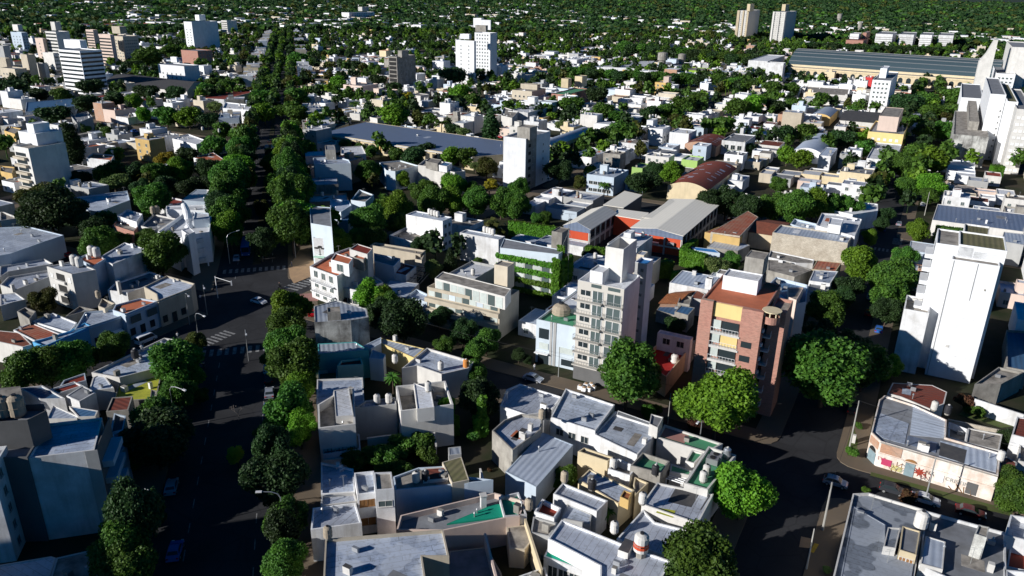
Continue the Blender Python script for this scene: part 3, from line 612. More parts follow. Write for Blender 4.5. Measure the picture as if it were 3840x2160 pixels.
for k in range(7): b.box(q[:2]-vA*1.2, vB, vA, k*.3, k*.3+.26, -.5, .4, 20.8+1.6-k*.22, 20.86+1.6-k*.22, 'redpaint', bottom=True)
b.box(q[:2]-vA*1.2, vB, vA, -1.3, 0, -.5, .4, 22.35, 22.45, 'redpaint', bottom=True); b.build('roof_stairs', root)
rb, tb = bld(21, 'A', 21.3, [(925, 528), (1018, 548), (1118, 515)], 'clean', 'r_blue', 'tall windowless white rear block with grey recess behind the slim tower', 'building', par=.4, foot=True)
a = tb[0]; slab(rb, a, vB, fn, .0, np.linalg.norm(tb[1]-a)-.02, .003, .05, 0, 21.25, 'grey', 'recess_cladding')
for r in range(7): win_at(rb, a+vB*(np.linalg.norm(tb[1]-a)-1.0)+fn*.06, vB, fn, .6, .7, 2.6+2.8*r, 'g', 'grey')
# neighbour on the left of the tower
r_, pp = bld(21, 'P', 10.1, [(185, 960), (482, 1022), (700, 830), (495, 733)], 'paleblue', 'r_green', 'pale blue-white two-storey office with green roof terrace left of the slim tower', 'office building', par=.5, lm='the pale office with green terrace',
    vols=[('P', 10.6, [(340, 860), (500, 895), (640, 800), (498, 745)], 'offw', 'r_white', D(par=.1, name='canopy'))])
a = pp[0]; L_ = np.linalg.norm(pp[1]-a); u_ = (pp[1]-a)/L_; n_ = np.array([u_[1], -u_[0]])
for x0, x1, z0, z1, m_, nm in ((.7, 2.9, 6, 8.3, 'glass', 'grille_window'), (3.2, 3.7, 0, 10.2, 'grey', 'pilaster'), (4.0, 4.6, 0, 10.2, 'grey', 'pilaster'), (.8, 2.9, 3.6, 5, 'curtain', 'window'), (5.4, L_-.3, 3.6, 4.9, 'curtain', 'window'), (.6, 3, .1, 2.4, 'glass', 'shop_window'), (6, 8.8, .8, 2.2, 'glass', 'window'), (0, 3.1, 2.6, 2.75, 'awning', 'awning')):
    slab(r_, a, u_, n_, x0, x1, .003, .12 if nm != 'awning' else .9, z0, z1, m_, nm)
q = P(21, 370, 915, 9.7); tank(r_, q[0], q[1], 9.62, 'c', 2.0, 1.3, .1)
# ---------------- brick apartment building ----------------
r_, bp_ = bld(Z2, 'A', 22.2, [(275, 455), (760, 550), (455, 268)], 'brick', 'r_terra', 'brick seven-storey apartment building with yellow bay, balconies and red roof terrace', 'apartment building', par=.25, lm='the brick apartment building',
    vols=[('A', 21.6, [(800, 540), (940, 548), (985, 470)], 'brick', 'r_conc', D(base=0, par=.6, name='corner_wing')), ('A', 27.6, [(612, 128), (747, 165), (803, 100)], 'conc', 'r_conc', D(base=24.0, par=.1, name='tank_tower')),
     ('A', 24.8, [(440, 272), (705, 330), (760, 270)], 'clean', 'r_white', D(par=.2, name='roof_room')), ('A', 21.9, [(640, 520), (745, 545), (880, 400)], 'grey', 'r_slate', D(base=21.0, par=.05, name='skylight'))])
a = bp_[0]; Lf = np.linalg.norm(bp_[1]-a); f1 = lambda x: (x-275)/485*Lf
slab(r_, a, vB, fn, 0, f1(375), .003, .9, 0, 22.4, 'brick', 'brick_pier'); slab(r_, a, vB, fn, f1(600), Lf, .003, .9, 0, 22.2, 'brick', 'brick_pier')
slab(r_, a, vB, fn, f1(378), f1(598), .003, .3, 19.4, 22.1, 'yellow', 'yellow_panel')
for k in range(6):
    z = 2.6+2.8*k; slab(r_, a, vB, fn, f1(380), f1(596)+.3, .003, 1.1, z-.35, z, 'offw'); rail(r_, a+vB*f1(380)+fn*1.1, a+vB*f1(596)+fn*1.1, z, .95, 9, 'clean')
    slab(r_, a, vB, fn, f1(382), f1(450), .31, .36, z+.4, z+2.2, 'curtain', 'window'); slab(r_, a, vB, fn, f1(458), f1(590), .31, .36, z+.1, z+2.2, 'glass' if k != 4 else 'yellow', 'balcony_door')
    if k in (1, 3, 4): slab(r_, a, vB, fn, f1(625), f1(705), .903, .96, z+.9, z+2.1, 'glass', 'window')
wp = poly_from(Z2, 'A', 21.6, [(800, 540), (940, 548), (985, 470)])
for k in range(6):
    z = 2.6+2.8*k; p = bp_[1]+vA*1.5; slab(r_, p, vA, vB, 0, 4.2, .003, 1.4, z-.25, z, 'offw'); rail(r_, p+vB*1.4, p+vB*1.4+vA*4.2, z, .95, 6, 'clean'); slab(r_, p, vA, vB, .3, 3.8, .004, .06, z+.1, z+2.2, 'glass', 'balcony_door')
    q = bp_[1]-vA*.0; slab(r_, q, vA, vB, .3, 1.0, .003, .35, z+1.2, z+1.8, 'clean', 'air_conditioner')
p = P(Z2, 820, 545, 22.2); b = MB(); b.cyl(p[0], p[1], 19.9, 21.3, 1.55, 1.6, 'brick', 20, cap=False); b.cyl(p[0], p[1], 19.9, 19.95, 1.5, 1.5, 'conc', 20); [b.cyl(p[0]+1.5*cos(k*.7), p[1]+1.5*sin(k*.7), 21.3, 22.1, .12, .12, 'cream', 6) for k in range(9)]; b.cyl(p[0], p[1], 22.1, 22.25, 1.7, 1.7, 'cream', 20); b.build('round_balcony', r_)
for dx, dy in ((-1.6, -1.3), (1.6, -1.3), (1.6, 1.3), (-1.6, 1.3)):
    q = P(Z2, 707, 135, 27.6)[:2]+vB*dx+vA*dy; b = MB(); b.box(q, vB, vA, -.2, .2, -.2, .2, 21.9, 24.1, 'conc'); b.build('tank_tower_leg', r_)
# ---------------- big white slab at the right ----------------
m1 = P(Z3, 1108, 440, 26)[:2]; m0 = P(Z3, 745, 385, 26)[:2]; wd = (m1-m0) @ vB
g1 = P(Z3, 850, 1400, 0)[:2]; g2 = P(Z3, 948, 1395, 0)[:2]; dM = max(3, (g2-g1) @ vA)
def rect(p, w_, d_): p = np.array(p); return [p, p+vB*w_, p+vB*w_+vA*d_, p+vA*d_]
def arect(p, w_, d_, *a_, **k): return bld([np.array(v) for v in rect(p, w_, d_)], 'P', *a_, **k)
r_, wp = arect(m1-vB*wd, wd, dM, 26, [], 'clean', 'r_conc', 'huge windowless white slab block of flats at the right with a narrow windowed flank', 'apartment block', par=.3, lm='the huge white slab block')
for x_, w_, z0_, z1_, m_, nm_ in ((.35, .12, 0, 25.8, 'grey', 'rain_pipe'), (wd*.55, .1, 18, 25.8, 'grey', 'rain_pipe'), (wd*.3, .6, 7.2, 7.7, 'offw', 'air_conditioner'), (wd*.8, .3, 20.5, 20.9, 'conc', 'vent_grille'), (0, wd, 14.0, 14.03, 'grey', 'render_joint'), (0, wd, 5.5, 5.53, 'grey', 'render_joint')): slab(r_, m1-vB*wd, vB, -vA, x_, x_+w_, .004, .12 if 'joint' not in nm_ else .012, z0_, z1_, m_, nm_)
for k in range(9): win_at(r_, m1+vA*dM*.45, vA, vB, .8, .9, 1.5+2.8*k, 'g', 'white')
back0 = m1-vB*wd+vA*dM; sw = ((P(Z3, 610, 215, 28)[:2]-back0) @ vB)
def vol(root, poly, z0, h, wall, roof, name, par=.3):
    b = MB(); volume(b, b, poly, z0, h, wall, roof, par); reserve(poly); return b.build(name, root)
vol(r_, rect(back0+vB*(sw+.5), 6.8, 12), 0, 28, 'clean', 'r_conc', 'left_wing'); vol(r_, rect(back0+vB*(sw+7.4), 4.2, 9), 0, 27.4, 'clean', 'r_conc', 'middle_wing')
vol(r_, rect(back0+vB*(wd-7.5), 8.3, 11), 0, 28.4, 'clean', 'r_moss', 'right_wing'); vol(r_, rect(back0+vB*(wd*.28+.2), wd*.45, 8), 0, 24.5, 'bluew', 'r_grey', 'lift_core')
lw = back0+vB*(sw+.5)
for k in range(8): z = 5+2.9*k; slab(r_, lw, vA, -vB, .5, 6.0, .003, 1.5, z-.9, z, 'clean'); slab(r_, lw, vA, -vB, .8, 5.5, .003, .05, z+.1, z+1.9, 'glass', 'balcony_door')
l0 = P(Z3, 385, 755, 14.2)[:2]; l1 = P(Z3, 575, 795, 14.2)[:2]; ww_ = (l1-l0) @ vB; ld = max(3, (P(Z3, 605, 690, 14.2)[:2]-l1) @ vA)
r2, _ = arect(l1-vB*ww_, ww_-.05, ld, 14.2, [], 'white', 'r_conc', 'lower windowless white wing with grubby flat roof left of the huge slab', 'building', par=1.0, foot=True)
for k in range(5): slab(r2, l1-vB*(ww_*.75)+vA*(ld-.3), vB, -vA, k*1.3, k*1.3+.9, .003, .4, 13.25, 13.9, 'offw', 'air_conditioner')
bld(31, 'P', 9, [(1480, 300), (1660, 345), (1675, 262), (1485, 235)], 'white', 'r_moss', 'plain white box house with mossy roof beyond the huge slab', 'house')
for c0_, c1_, lb_ in ((60, 89, 'tall plain apartment block outside the left edge, nearer of two'), (101, 117, 'tall plain apartment block outside the left edge, farther of two')): bld([WC(c0_, -116), WC(c0_, -81), WC(c1_, -81), WC(c1_, -116)], 'P', 27, [], 'offw', 'r_grey', lb_, 'apartment block')  # two unseen blocks, added to cast shade across the lower avenue
# ---------------- the school ----------------
SCH = []
def school(pts, h, rise, label, side=6, n=3, **k):
    r_, pl = bld(21, 'A', h, pts, 'dgrey', 'r_beige', label, 'school building', rf=('g', 'd'), rise=rise, ov=.5, **k)
    w_ = np.linalg.norm(pl[1]-pl[0]); d_ = np.linalg.norm(pl[2]-pl[1])
    slab(r_, pl[0], vB, -vA, -.3, w_+.3, .2, .35, h-1.3, h-.03, 'r_slate', 'eaves_fascia'); b = MB(); b.add([(*(pl[0]-vB*.5-vA*.52), h-.1), (*(pl[1]+vB*.5-vA*.52), h-.1), (*((pl[0]+pl[1])/2-vA*.52), h+rise+.12)], [(0, 1, 2)], 'r_slate'); b.build('gable_cladding', r_)
    for i in range(n):
        for z0, z1 in ((.4, 2.5), (3.1, h-1.4)): slab(r_, pl[0], vB, -vA, w_*i/n+.35, w_*(i+1)/n-.35, .003, .08, z0, z1, 'redinf', 'red_panel')
    for i in range(n+1): slab(r_, pl[0], vB, -vA, max(0, w_*i/n-.25), min(w_, w_*i/n+.25), .003, .2, 0, h-1.3, 'offw', 'column')
    slab(r_, pl[0], vB, -vA, .05, w_-.05, .09, .17, 2.55, 3.05, 'offw', 'floor_band')
    m_ = max(3, int(d_/4.2))
    for i in range(m_+1): slab(r_, pl[1], vA, vB, max(0, d_*i/m_-.2), min(d_, d_*i/m_+.2), .003, .25, 0, h-.4, 'offw', 'column')
    slab(r_, pl[1], vA, vB, .05, d_-.05, .01, .14, 2.5, 3.3, 'offw', 'floor_band')
    for i in range(m_): slab(r_, pl[1], vA, vB, d_*i/m_+.3, d_*(i+1)/m_-.3, .003, .06, 3.9, h-.9, 'glass', 'window')
    return r_
sr = school([(908, 268), (1278, 335), (1562, 105)], 7.0, .9, 'large school hall with pale gabled roof and red panelled end wall', n=3, lm='the large red-panelled school hall')
for x in (970, 1085, 1205): q = P(21, x, 385, 4); b = MB(); b.box(q[:2]-vA*.5, vB, vA, -1.1, 1.1, -.9, .2, 3.6, 4.5, 'metal', bottom=True); b.build('air_conditioner', sr)
school([(400, 248), (553, 300), (785, 158)], 7.0, 1.6, 'smaller school wing with pale gabled roof left of the courtyard', n=1, lm='the small school wing')
bld(21, 'P', 6.6, [(770, 178), (990, 215), (1030, 160), (800, 130)], 'redinf', 'r_beige', 'low red and dark linking wing at the back of the school yard', 'school building', rf=('s',), ov=.1)
bld(21, 'P', 6.8, [(690, 100), (840, 122), (982, 25), (850, -5)], 'dgrey', 'r_beige', 'rear school wing with pale sheet roof behind the linking wing', 'school building', rf=('s',), ov=.1)
bld(21, 'P', 7.2, [(985, 195), (1120, 205), (1260, 90), (1190, 55), (1120, 120)], 'dgrey', 'r_beige', 'back extension of the school hall with stepped pale roof', 'school building', rf=('s',), ov=.1)
sheet('school_yard', pz(21, [(560, 400), (700, 430), (1230, 520), (1290, 470), (905, 430), (880, 320), (640, 290)], .14), .139, 'asphalt')
# ---------------- low-rise flats with terraces ----------------
r_, pp = bld(11, 'A', 9.2, [(1292, 715), (1830, 845), (1932, 730)], 'beige', 'r_conc', 'long low concrete apartment house with three ribbon-glazed floors and roof terrace', 'apartment house', par=1.0, lm='the long concrete apartment house',
   vols=[('P', 11.4, [(1350, 650), (1880, 790), (1925, 730), (1410, 600)], 'offw', 'r_conc', D(name='penthouse', par=.15)), ('A', 14.0, [(1798, 545), (1890, 570), (1932, 530)], 'beige', 'r_conc', D(name='lift_tower', base=8))])
a = pp[0]; L_ = np.linalg.norm(pp[1]-a)
for k in range(3):
    z = .5+2.8*k
    for i in range(10): slab(r_, a, vB, -vA, .4+i*(L_-.8)/10, .4+(i+.92)*(L_-.8)/10, .003, .06, z+1.0, z+2.3, ('curtain', 'glassg', 'curtain', 'paleblue')[(i*3+k) % 4], 'window')
    slab(r_, a, vB, -vA, -.2, L_+.2, .003, 1.0, z-.35, z+.7, 'beige', 'balcony')
vp = poly_from(11, 'P', 11.4, [(1350, 650), (1880, 790), (1925, 730), (1410, 600)]); u_ = (vp[1]-vp[0]); Lp = np.linalg.norm(u_); u_ /= Lp
for i in range(9): slab(r_, vp[0], u_, np.array([u_[1], -u_[0]]), .4+i*(Lp-.8)/9, .4+(i+.88)*(Lp-.8)/9, .003, .06, 8.4, 10.9, ('curtain', 'glassg', 'curtain')[i % 3], 'window')
r_, pp = bld(21, 'A', 9.4, [(-100, 465), (340, 575), (395, 500)], 'offw', 'r_conc', 'vine-covered apartment house with green planted balconies and glass penthouse', 'apartment house', par=.8, lm='the vine-covered apartment house',
   vols=[('P', 11.6, [(-90, 420), (350, 470), (395, 440), (-60, 350)], 'paleblue', 'r_grey', D(name='penthouse', par=.15)), ('A', 14.5, [(300, 295), (375, 310), (408, 270)], 'conc', 'r_conc', D(name='lift_tower', base=8))])
a = pp[0]; L_ = np.linalg.norm(pp[1]-a)
for k in range(3):
    z = .5+2.8*k; slab(r_, a, vB, -vA, -.2, L_+.2, .003, 1.1, z-.3, z+.2, 'offw', 'balcony')
    for i in range(7): slab(r_, a, vB, -vA, .4+i*(L_-.8)/7, .4+(i+.9)*(L_-.8)/7, .003, .06, z+.5, z+2.2, ('curtain', 'glassg')[i % 2], 'window')
def vine(root, a, b, z0, z1, out, n, s=.5, seed=1, m_='vine', name='vine'):
    rng = np.random.default_rng(seed); a = np.array(a); b = np.array(b); V = []; Fs = []; u = (b-a)/np.linalg.norm(b-a); nn0 = np.array([u[1], -u[0], 0])
    for i in range(n):
        t_ = rng.random(); z = z0+(z1-z0)*rng.random(); p = np.array([*(a+(b-a)*t_), z])+nn0*(out*rng.random()); nn = nn0*.8+rv(rng)*.7+np.array([0, 0, .4]); nn /= np.linalg.norm(nn); x = np.cross(nn, rv(rng)); x /= np.linalg.norm(x); y = np.cross(nn, x); q = s*(.5+rng.random()); k = len(V)
        V += [p-x*q*.5-y*q*.4, p+x*q*.5-y*q*.5, p+x*q*.4+y*q*.5, p-x*q*.5+y*q*.4]; Fs.append((k, k+1, k+2, k+3))
    off = np.array(root.location) if root else np.array([a[0], a[1], 0]); me = mesh_of(name, np.array(V)-off, Fs, m_); o = bpy.data.objects.new(name, me); C.objects.link(o)
    if root: o.parent = root
    else: o.location = tuple(off)
    return o
for k in range(4): vine(r_, a-vA*.9, pp[1]-vA*.9, .4+2.8*k, 1.5+2.8*k, .6, 900, .5, k)
vine(r_, pp[1]-vA, pp[2], 0, 10.5, .9, 3200, .6, 9); vine(r_, pp[1]-vA*1.2-vB*1.5, pp[1]-vA*1.2+vB*.3, 0, 11.5, .8, 900, .6, 19)
q = P(21, 350, 400, 13)[:2]; vine(r_, q, q+vB*1.8, 9, 13, .5, 300, .5, 21)
def hedge(t, p1, p2, h, wd_, label, m_='vine', dens=22, seed=5):
    a = P(t, *p1, h)[:2]; b = P(t, *p2, h)[:2]; L = np.linalg.norm(b-a); u = (b-a)/L; n = np.array([-u[1], u[0]])
    r = empty('hedge', (*a, 0), label, 'hedge'); b_ = MB(); b_.box(a, u, n, 0, L, -wd_/2, wd_/2, .1, h-.25, m_); b_.build('stems', r); reserve([a-n*wd_/2, b-n*wd_/2, b+n*wd_/2, a+n*wd_/2])
    vine(r, a-n*wd_/2, b-n*wd_/2, .2, h, .3, int(L*h*dens), .4, seed, m_, 'foliage'); o = vine(r, b+n*wd_/2, a+n*wd_/2, .2, h, .3, int(L*h*8), .4, seed+1, m_, 'foliage')
    V = []; rng = np.random.default_rng(seed); vv = []; ff = []
    for i in range(int(L*wd_*16)):
        p = np.array([*(a+u*L*rng.random()+n*wd_*(rng.random()-.5)), h-.2+.25*rng.random()]); x = rv(rng)*.25; y = np.cross(x, [0, 0, 1]); y = y/np.linalg.norm(y)*.22; k = len(vv); x[2] *= .3; vv += [p-x-y, p+x-y, p+x+y, p-x+y]; ff.append((k, k+1, k+2, k+3))
    me = mesh_of('foliage', np.array(vv)-np.array([*a, 0]), ff, m_); o = bpy.data.objects.new('foliage', me); C.objects.link(o); o.parent = r
hedge(21, (560, 405), (705, 432), 4, 1.6, 'bright ivy-covered wall below the school yard, left of the slim tower'); hedge(21, (1105, 520), (1215, 520), 5, 2, 'dense ivy wall right behind the slim tower', seed=8)
hedge(21, (1290, 430), (1470, 475), 5, 2.5, 'broad ivy-covered wall right of the school hall', seed=11); hedge(21, (1290, 425), (1385, 350), 4.5, 1.6, 'short ivy hedge climbing beside the school hall corner', seed=14)
hedge(21, (1215, 605), (1300, 590), 3, 1.2, 'low ivy strip behind the white workshop', seed=17); hedge(21, (-20, 215), (330, 262), 5, 1.4, 'long ivy-topped garden wall behind the vine-covered flats', seed=23)
hedge(31, (1270, 255), (1560, 290), 5, 3, 'leafy hedge row below the dark roofed hall', 'leaf', seed=25); hedge(31, (1690, 260), (1932, 280), 5, 4, 'thick hedge at the right edge beyond the slab block', 'leaf', seed=27)
hedge(30, (1690, 1245), (1780, 1250), 6, 4, 'ivy thicket at the foot of the right tower blocks', 'vine', 12, seed=29)
# ---------------- houses read off the picture ----------------
# block of the tower
bld(21, 'P', 6.5, [(1455, 303), (1720, 350), (1742, 318), (1560, 262)], 'ochre', 'r_rust2', 'ochre house with a large rust-red sheet roof beside the school', 'house', par=.1, lm='the ochre house with rusty roof', vols=[('P', 6.9, [(1500, 302), (1720, 332), (1858, 188), (1780, 143)], 'oldbrick', 'r_rust2', D(base=0, par=.05, name='main_roof'))])
bld([*poly_from(21, 'A', 5.2, [(1790, 300), (2010, 345), (1880, 205)])], 'P', 5.2, [], 'tanside', 'r_tile', 'house with broad brown tiled roof right of the ochre house', 'house', rf=('g', 'w'), rise=1.3)
bld(21, 'P', 4.2, [(1472, 412), (1705, 445), (1797, 400), (1560, 343)], 'conc', 'r_corr', 'low concrete shed with pale grey sheet roof', 'shed', par=.08)
bld(21, 'P', 3.8, [(1345, 412), (1390, 440), (1570, 462), (1530, 432)], 'bluew', 'r_blue', 'narrow outbuilding with bright blue roof by the ivy wall', 'shed', par=.05)
bld(21, 'A', 5.4, [(1190, 683), (1480, 740), (1300, 592)], 'white', 'r_corr', 'white workshop with ribbed grey roof and tall chimney box', 'workshop', par=.1, vols=[('A', 8.2, [(1462, 650), (1508, 662), (1525, 645)], 'white', 'dark', D(base=0, name='chimney'))], lm='the white workshop')
bld(21, 'P', 4.2, [(1118, 838), (1245, 840), (1400, 745), (1235, 760)], 'brickl', 'r_tileo', 'small house with orange tiled roof behind the tower', 'house', rf=('g', 'w'), rise=.9)
bld(21, 'P', 4.8, [(1250, 835), (1340, 850), (1360, 790), (1270, 775)], 'conc', 'r_conc', 'stained grey concrete block house beside the orange tiled roof', 'house')
bld(21, 'P', 4.6, [(1345, 800), (1435, 812), (1460, 770), (1395, 735)], 'offw', 'r_tile', 'small brown tiled house beside the brick apartments', 'house', par=.05)
bld(21, 'P', 4.6, [(1228, 902), (1330, 930), (1382, 872), (1275, 855)], 'conc', 'r_bluec', 'dilapidated hut with blue sheet roof left of the brick apartments', 'hut', par=.1)
bld(21, 'P', 3.2, [(1090, 890), (1225, 930), (1290, 870), (1120, 850)], 'conc', 'r_bluec', 'low lean-to with dark blue sheets right of the tower', 'shed', par=.05)
r_, _p = bld(21, 'P', 4.6, [(1165, 1395), (1385, 1120), (1120, 1130), (1010, 1215), (1075, 1340)], 'tanside', 'r_red', 'house with a deep red roof terrace between tower and brick apartments', 'house', par=.9, vols=[('A', 7.6, [(1098, 1062), (1345, 1122), (1385, 1098)], 'white', 'r_corr', D(base=0, name='upper_room', win=[(0, 1, 2, D(w=1.5, h=1.3, z=5.4))]))], lm='the red roof terrace')
tank(r_, *P(21, 1225, 1290, 3.7)[:2], 3.7, 'w', .8, 1.3)
bld(11, 'A', 9.6, [(1132, 170), (1372, 235), (1485, 190)], 'white', 'r_corr', 'white three-storey cube house with four water tanks on its grey roof', 'apartment house', par=.3, tanks=[(1310, 170), (1330, 178), (1352, 183), (1372, 190)], win=[(1, 3, 2, D(w=1, h=1, z=1.5))], lm='the white four-tank cube')
bld(11, 'P', 4.6, [(1005, 325), (1185, 375), (1300, 330), (1220, 300), (1130, 265)], 'white', 'r_conc', 'white single-storey annex with walled terrace', 'house', par=.8)
bld(11, 'A', 8.6, [(1538, 305), (1800, 375), (1860, 330)], 'white', 'r_corr', 'white two-storey house with plain end wall and four tanks beside the vines', 'house', par=.3, tanks=[(1725, 305), (1750, 312), (1770, 318), (1790, 325)], lm='the white house beside the vines')
r_, _p = bld(11, 'P', 8.6, [(405, 560), (610, 635), (880, 500), (878, 430), (700, 420), (560, 470)], 'white', 'r_terra', 'white corner house with terracotta roof terraces and balconies at the avenue', 'corner house', par=.5, lm='the terracotta corner house',
  vols=[('P', 11.4, [(565, 510), (700, 545), (730, 500), (600, 460)], 'white', 'r_terra', D(name='roof_room', win=[(0, 1, 1, D(w=2, h=1.8, z=8.9, k='g'))])), ('P', 12.2, [(705, 430), (840, 470), (880, 425), (765, 390)], 'offw', 'r_dred', D(base=0, name='rear_tower')), ('P', 11.2, [(735, 490), (810, 510), (850, 470), (780, 460)], 'conc', 'r_terra', D(name='stair_tower'))])
for e in (0,): windows(r_, _p, (0, 3, 3, D(w=1.4, h=1.6, z=.9, dz=2.7, k='g')), 8)
for k in range(1, 3): u_ = (_p[1]-_p[0])/np.linalg.norm(_p[1]-_p[0]); n_ = np.array([u_[1], -u_[0]]); L_ = np.linalg.norm(_p[1]-_p[0]); slab(r_, _p[0], u_, n_, L_*.1, L_*.9, .1, 1.2, 2.7*k-.2, 2.7*k, 'white'); rail(r_, _p[0]+u_*L_*.1+n_*1.2, _p[0]+u_*L_*.9+n_*1.2, 2.7*k, .9, 10)
bld(11, 'P', 4.8, [(640, 715), (770, 745), (960, 680), (880, 620), (700, 660)], 'white', 'r_corr', 'low white house with blue-grey roof behind the corner house', 'house', win=[(0, 1, 3)])
bld(11, 'P', 4.6, [(945, 760), (1130, 800), (1230, 690), (1010, 660)], 'grey', 'r_corr2', 'house with silvery sheet roof beside the pergola', 'house', par=.1)
bld(11, 'P', 5, [(950, 590), (1130, 630), (1210, 560), (1040, 520)], 'white', 'r_dred', 'low white house with dark red roof behind the pergola', 'house', par=.15, win=[(0, 1, 2)], lm='the dark red roof')
bld(11, 'P', 5.6, [(860, 400), (1240, 470), (1280, 440), (900, 380)], 'beige', 'r_conc', 'long beige shed house with patched grey roof', 'house', par=.5)
bld(11, 'P', 5.2, [(1200, 505), (1250, 515), (1278, 450), (1200, 440)], 'beige', 'r_conc', 'small square beige tower house with flat top', 'house')
bld(11, 'P', 5.2, [(1140, 785), (1290, 830), (1295, 770), (1210, 730)], 'bluew', 'r_corr', 'pale blue low annex left of the concrete apartment house', 'annex')
bld(11, 'P', 7.2, [(890, 520), (1040, 560), (1090, 500), (890, 460)], 'bluew', 'r_grey', 'bluish plain house between the corner house and dark red roof', 'house')
# pergola
pr = empty('pergola', (*P(11, 1150, 640, 3.2)[:2], 0), 'weathered timber pergola frame between the roofs by the avenue', 'pergola')
g = [P(11, *q, 3.2)[:2] for q in ((1060, 660), (1230, 700), (1330, 590), (1170, 560))]
for k in range(9):
    b = MB(); t_ = k/8; p, q = g[0]*(1-t_)+g[1]*t_, g[3]*(1-t_)+g[2]*t_; b.tube([(*p, 3.2), (*q, 3.2)], .1, 'conc', 4); b.build('rafter', pr)
for k in range(5):
    b = MB(); t_ = k/4; p, q = g[0]*(1-t_)+g[3]*t_, g[1]*(1-t_)+g[2]*t_; b.tube([(*p, 3.4), (*q, 3.4)], .08, 'bark', 4); b.build('batten', pr)
for p in g: b = MB(); b.tube([(*p, 0), (*p, 3.2)], .12, 'bark', 6); b.build('post', pr)
# bird-logo shop at the far side of the crossing
r_, _p = bld(11, 'P', 8.6, [(430, 345), (510, 350), (580, 300), (565, 270), (425, 250)], 'white', 'r_corr', 'white corner shop with small tree emblem on its end wall', 'shop', lm='the white shop with tree emblem', vols=[('P', 12.5, [(412, 235), (572, 262), (560, 115), (405, 105)], 'paleblue', 'r_grey', D(base=0, name='upper_block'))])
u_ = vE; n_ = -vC; q = P(11, 470, 405, 5)[:2]-vC*.3; b = MB(); c3 = np.array([*(_p[0]*.45+_p[1]*.55), 0]); uu = (_p[1]-_p[0])/np.linalg.norm(_p[1]-_p[0]); nn = np.array([uu[1], -uu[0]])
for ax, az_, sx_, sz_ in ((-.9, 5.6, .8, .28), (.1, 6.0, .7, .35), (.9, 5.5, .6, .25), (0, 4.6, .12, 1.1), (0, 3.7, .5, .1)):
    b.add([(*(c3[:2]+uu*(ax+sx_*cos(k*pi/5))+nn*.04), az_+sz_*sin(k*pi/5)) for k in range(10)], [tuple(range(10))], 'dark')
b.build('emblem', r_); slab(r_, _p[0], uu, nn, 0, np.linalg.norm(_p[1]-_p[0]), .01, .8, 2.9, 3.2, 'mint', 'awning')
bld(11, 'P', 8, [(560, 130), (640, 150), (720, 100), (700, 60), (560, 50)], 'paleblue', 'r_corr', 'bluish white house cluster above the tree emblem shop', 'house')
bld(11, 'P', 9, [(715, 60), (825, 75), (890, 20), (780, -20)], 'paleblue', 'r_conc', 'pale blue house with arched window by the avenue trees', 'house', win=[(0, 2, 2)])
bld(11, 'P', 6, [(590, 200), (690, 220), (740, 150), (640, 120)], 'bluew', 'r_bluec', 'blue roofed low house beside the avenue trees', 'house')
def ivy(p, L, h, label, seed):
    r = empty('climbing_ivy', (*p, 0), label, 'ivy'); p = np.array(p); b = MB(); b.tube([(*p, 0), (*(p+vB*.3), h*.5), (*(p-vB*.2), h*.9)], .12, 'bark', 5); b.build('stem', r)
    vine(r, p-vE*L/2, p+vE*L/2, 0, h*.5, 1.4, int(L*h*28), .5, seed, 'vine', 'foliage'); vine(r, p-vE*L*.2, p+vE*L*.35, h*.45, h, 1.2, int(L*h*14), .5, seed+1, 'vine', 'foliage')
# lower block along the avenue
bld(11, 'P', 10, [(440, 985), (715, 968), (850, 945), (836, 880), (610, 815), (436, 862)], 'grime', 'r_corrc', 'grimy white three-storey house with metal roof at the avenue corner', 'house', par=.15, vols=[('P', 11.8, [(537, 908), (637, 902), (632, 864), (535, 870)], 'conc', 'r_conc', D(name='roof_hut'))], lm='the grimy white corner house')
bld(11, 'P', 6.5, [(470, 1222), (850, 1190), (750, 1130), (465, 1145)], 'teal', 'r_corrc', 'avenue house with grey sheet roof and teal yard wall', 'house', par=.1)
bld(11, 'P', 5.2, [(612, 1312), (808, 1300), (792, 1252), (640, 1272)], 'mint', 'r_dred', 'mint green house with dark red roof deck', 'house', par=.4, lm='the mint green house')
bld(11, 'P', 2.8, [(472, 1449), (615, 1440), (612, 1330), (470, 1345)], 'offw', 'r_terra', 'low terracotta terrace left of the mint green house', 'terrace', par=.8)
bld(11, 'P', 5.4, [(808, 1160), (870, 1180), (945, 1140), (945, 1095)], 'bluew', 'r_corr', 'small blue-white house with bright sheet roof under the big tree', 'house', par=.1)
bld(11, 'P', 5.0, [(940, 1140), (1190, 1252), (1272, 1182), (945, 1102)], 'yellow', 'r_corr', 'house with pale sheet roof around a green courtyard', 'house', par=.1, chim=[(1050, 1120)])
bld(11, 'P', 5.2, [(855, 1250), (960, 1262), (978, 1225), (880, 1190)], 'bluew', 'r_corrc', 'tiny gabled blue shed behind the mint house', 'shed', par=.1)
bld(11, 'P', 6, [(1100, 1330), (1215, 1310), (1400, 1375), (1600, 1330), (1648, 1280), (1290, 1175)], 'offw', 'r_mem', 'wide low house with smooth grey roof and long brick parapet', 'house', par=.5, tanks=[(1395, 1345, 'w'), (1585, 1330, 'o'), (1050, 1290, 'w')], lm='the wide smooth grey roof')
bld(12, 'P', 6.5, [(455, 150), (820, 165), (805, -50), (460, -35)], 'offw', 'r_memc', 'avenue house with blue-grey flat roof behind the cream terraces', 'house', par=.3)
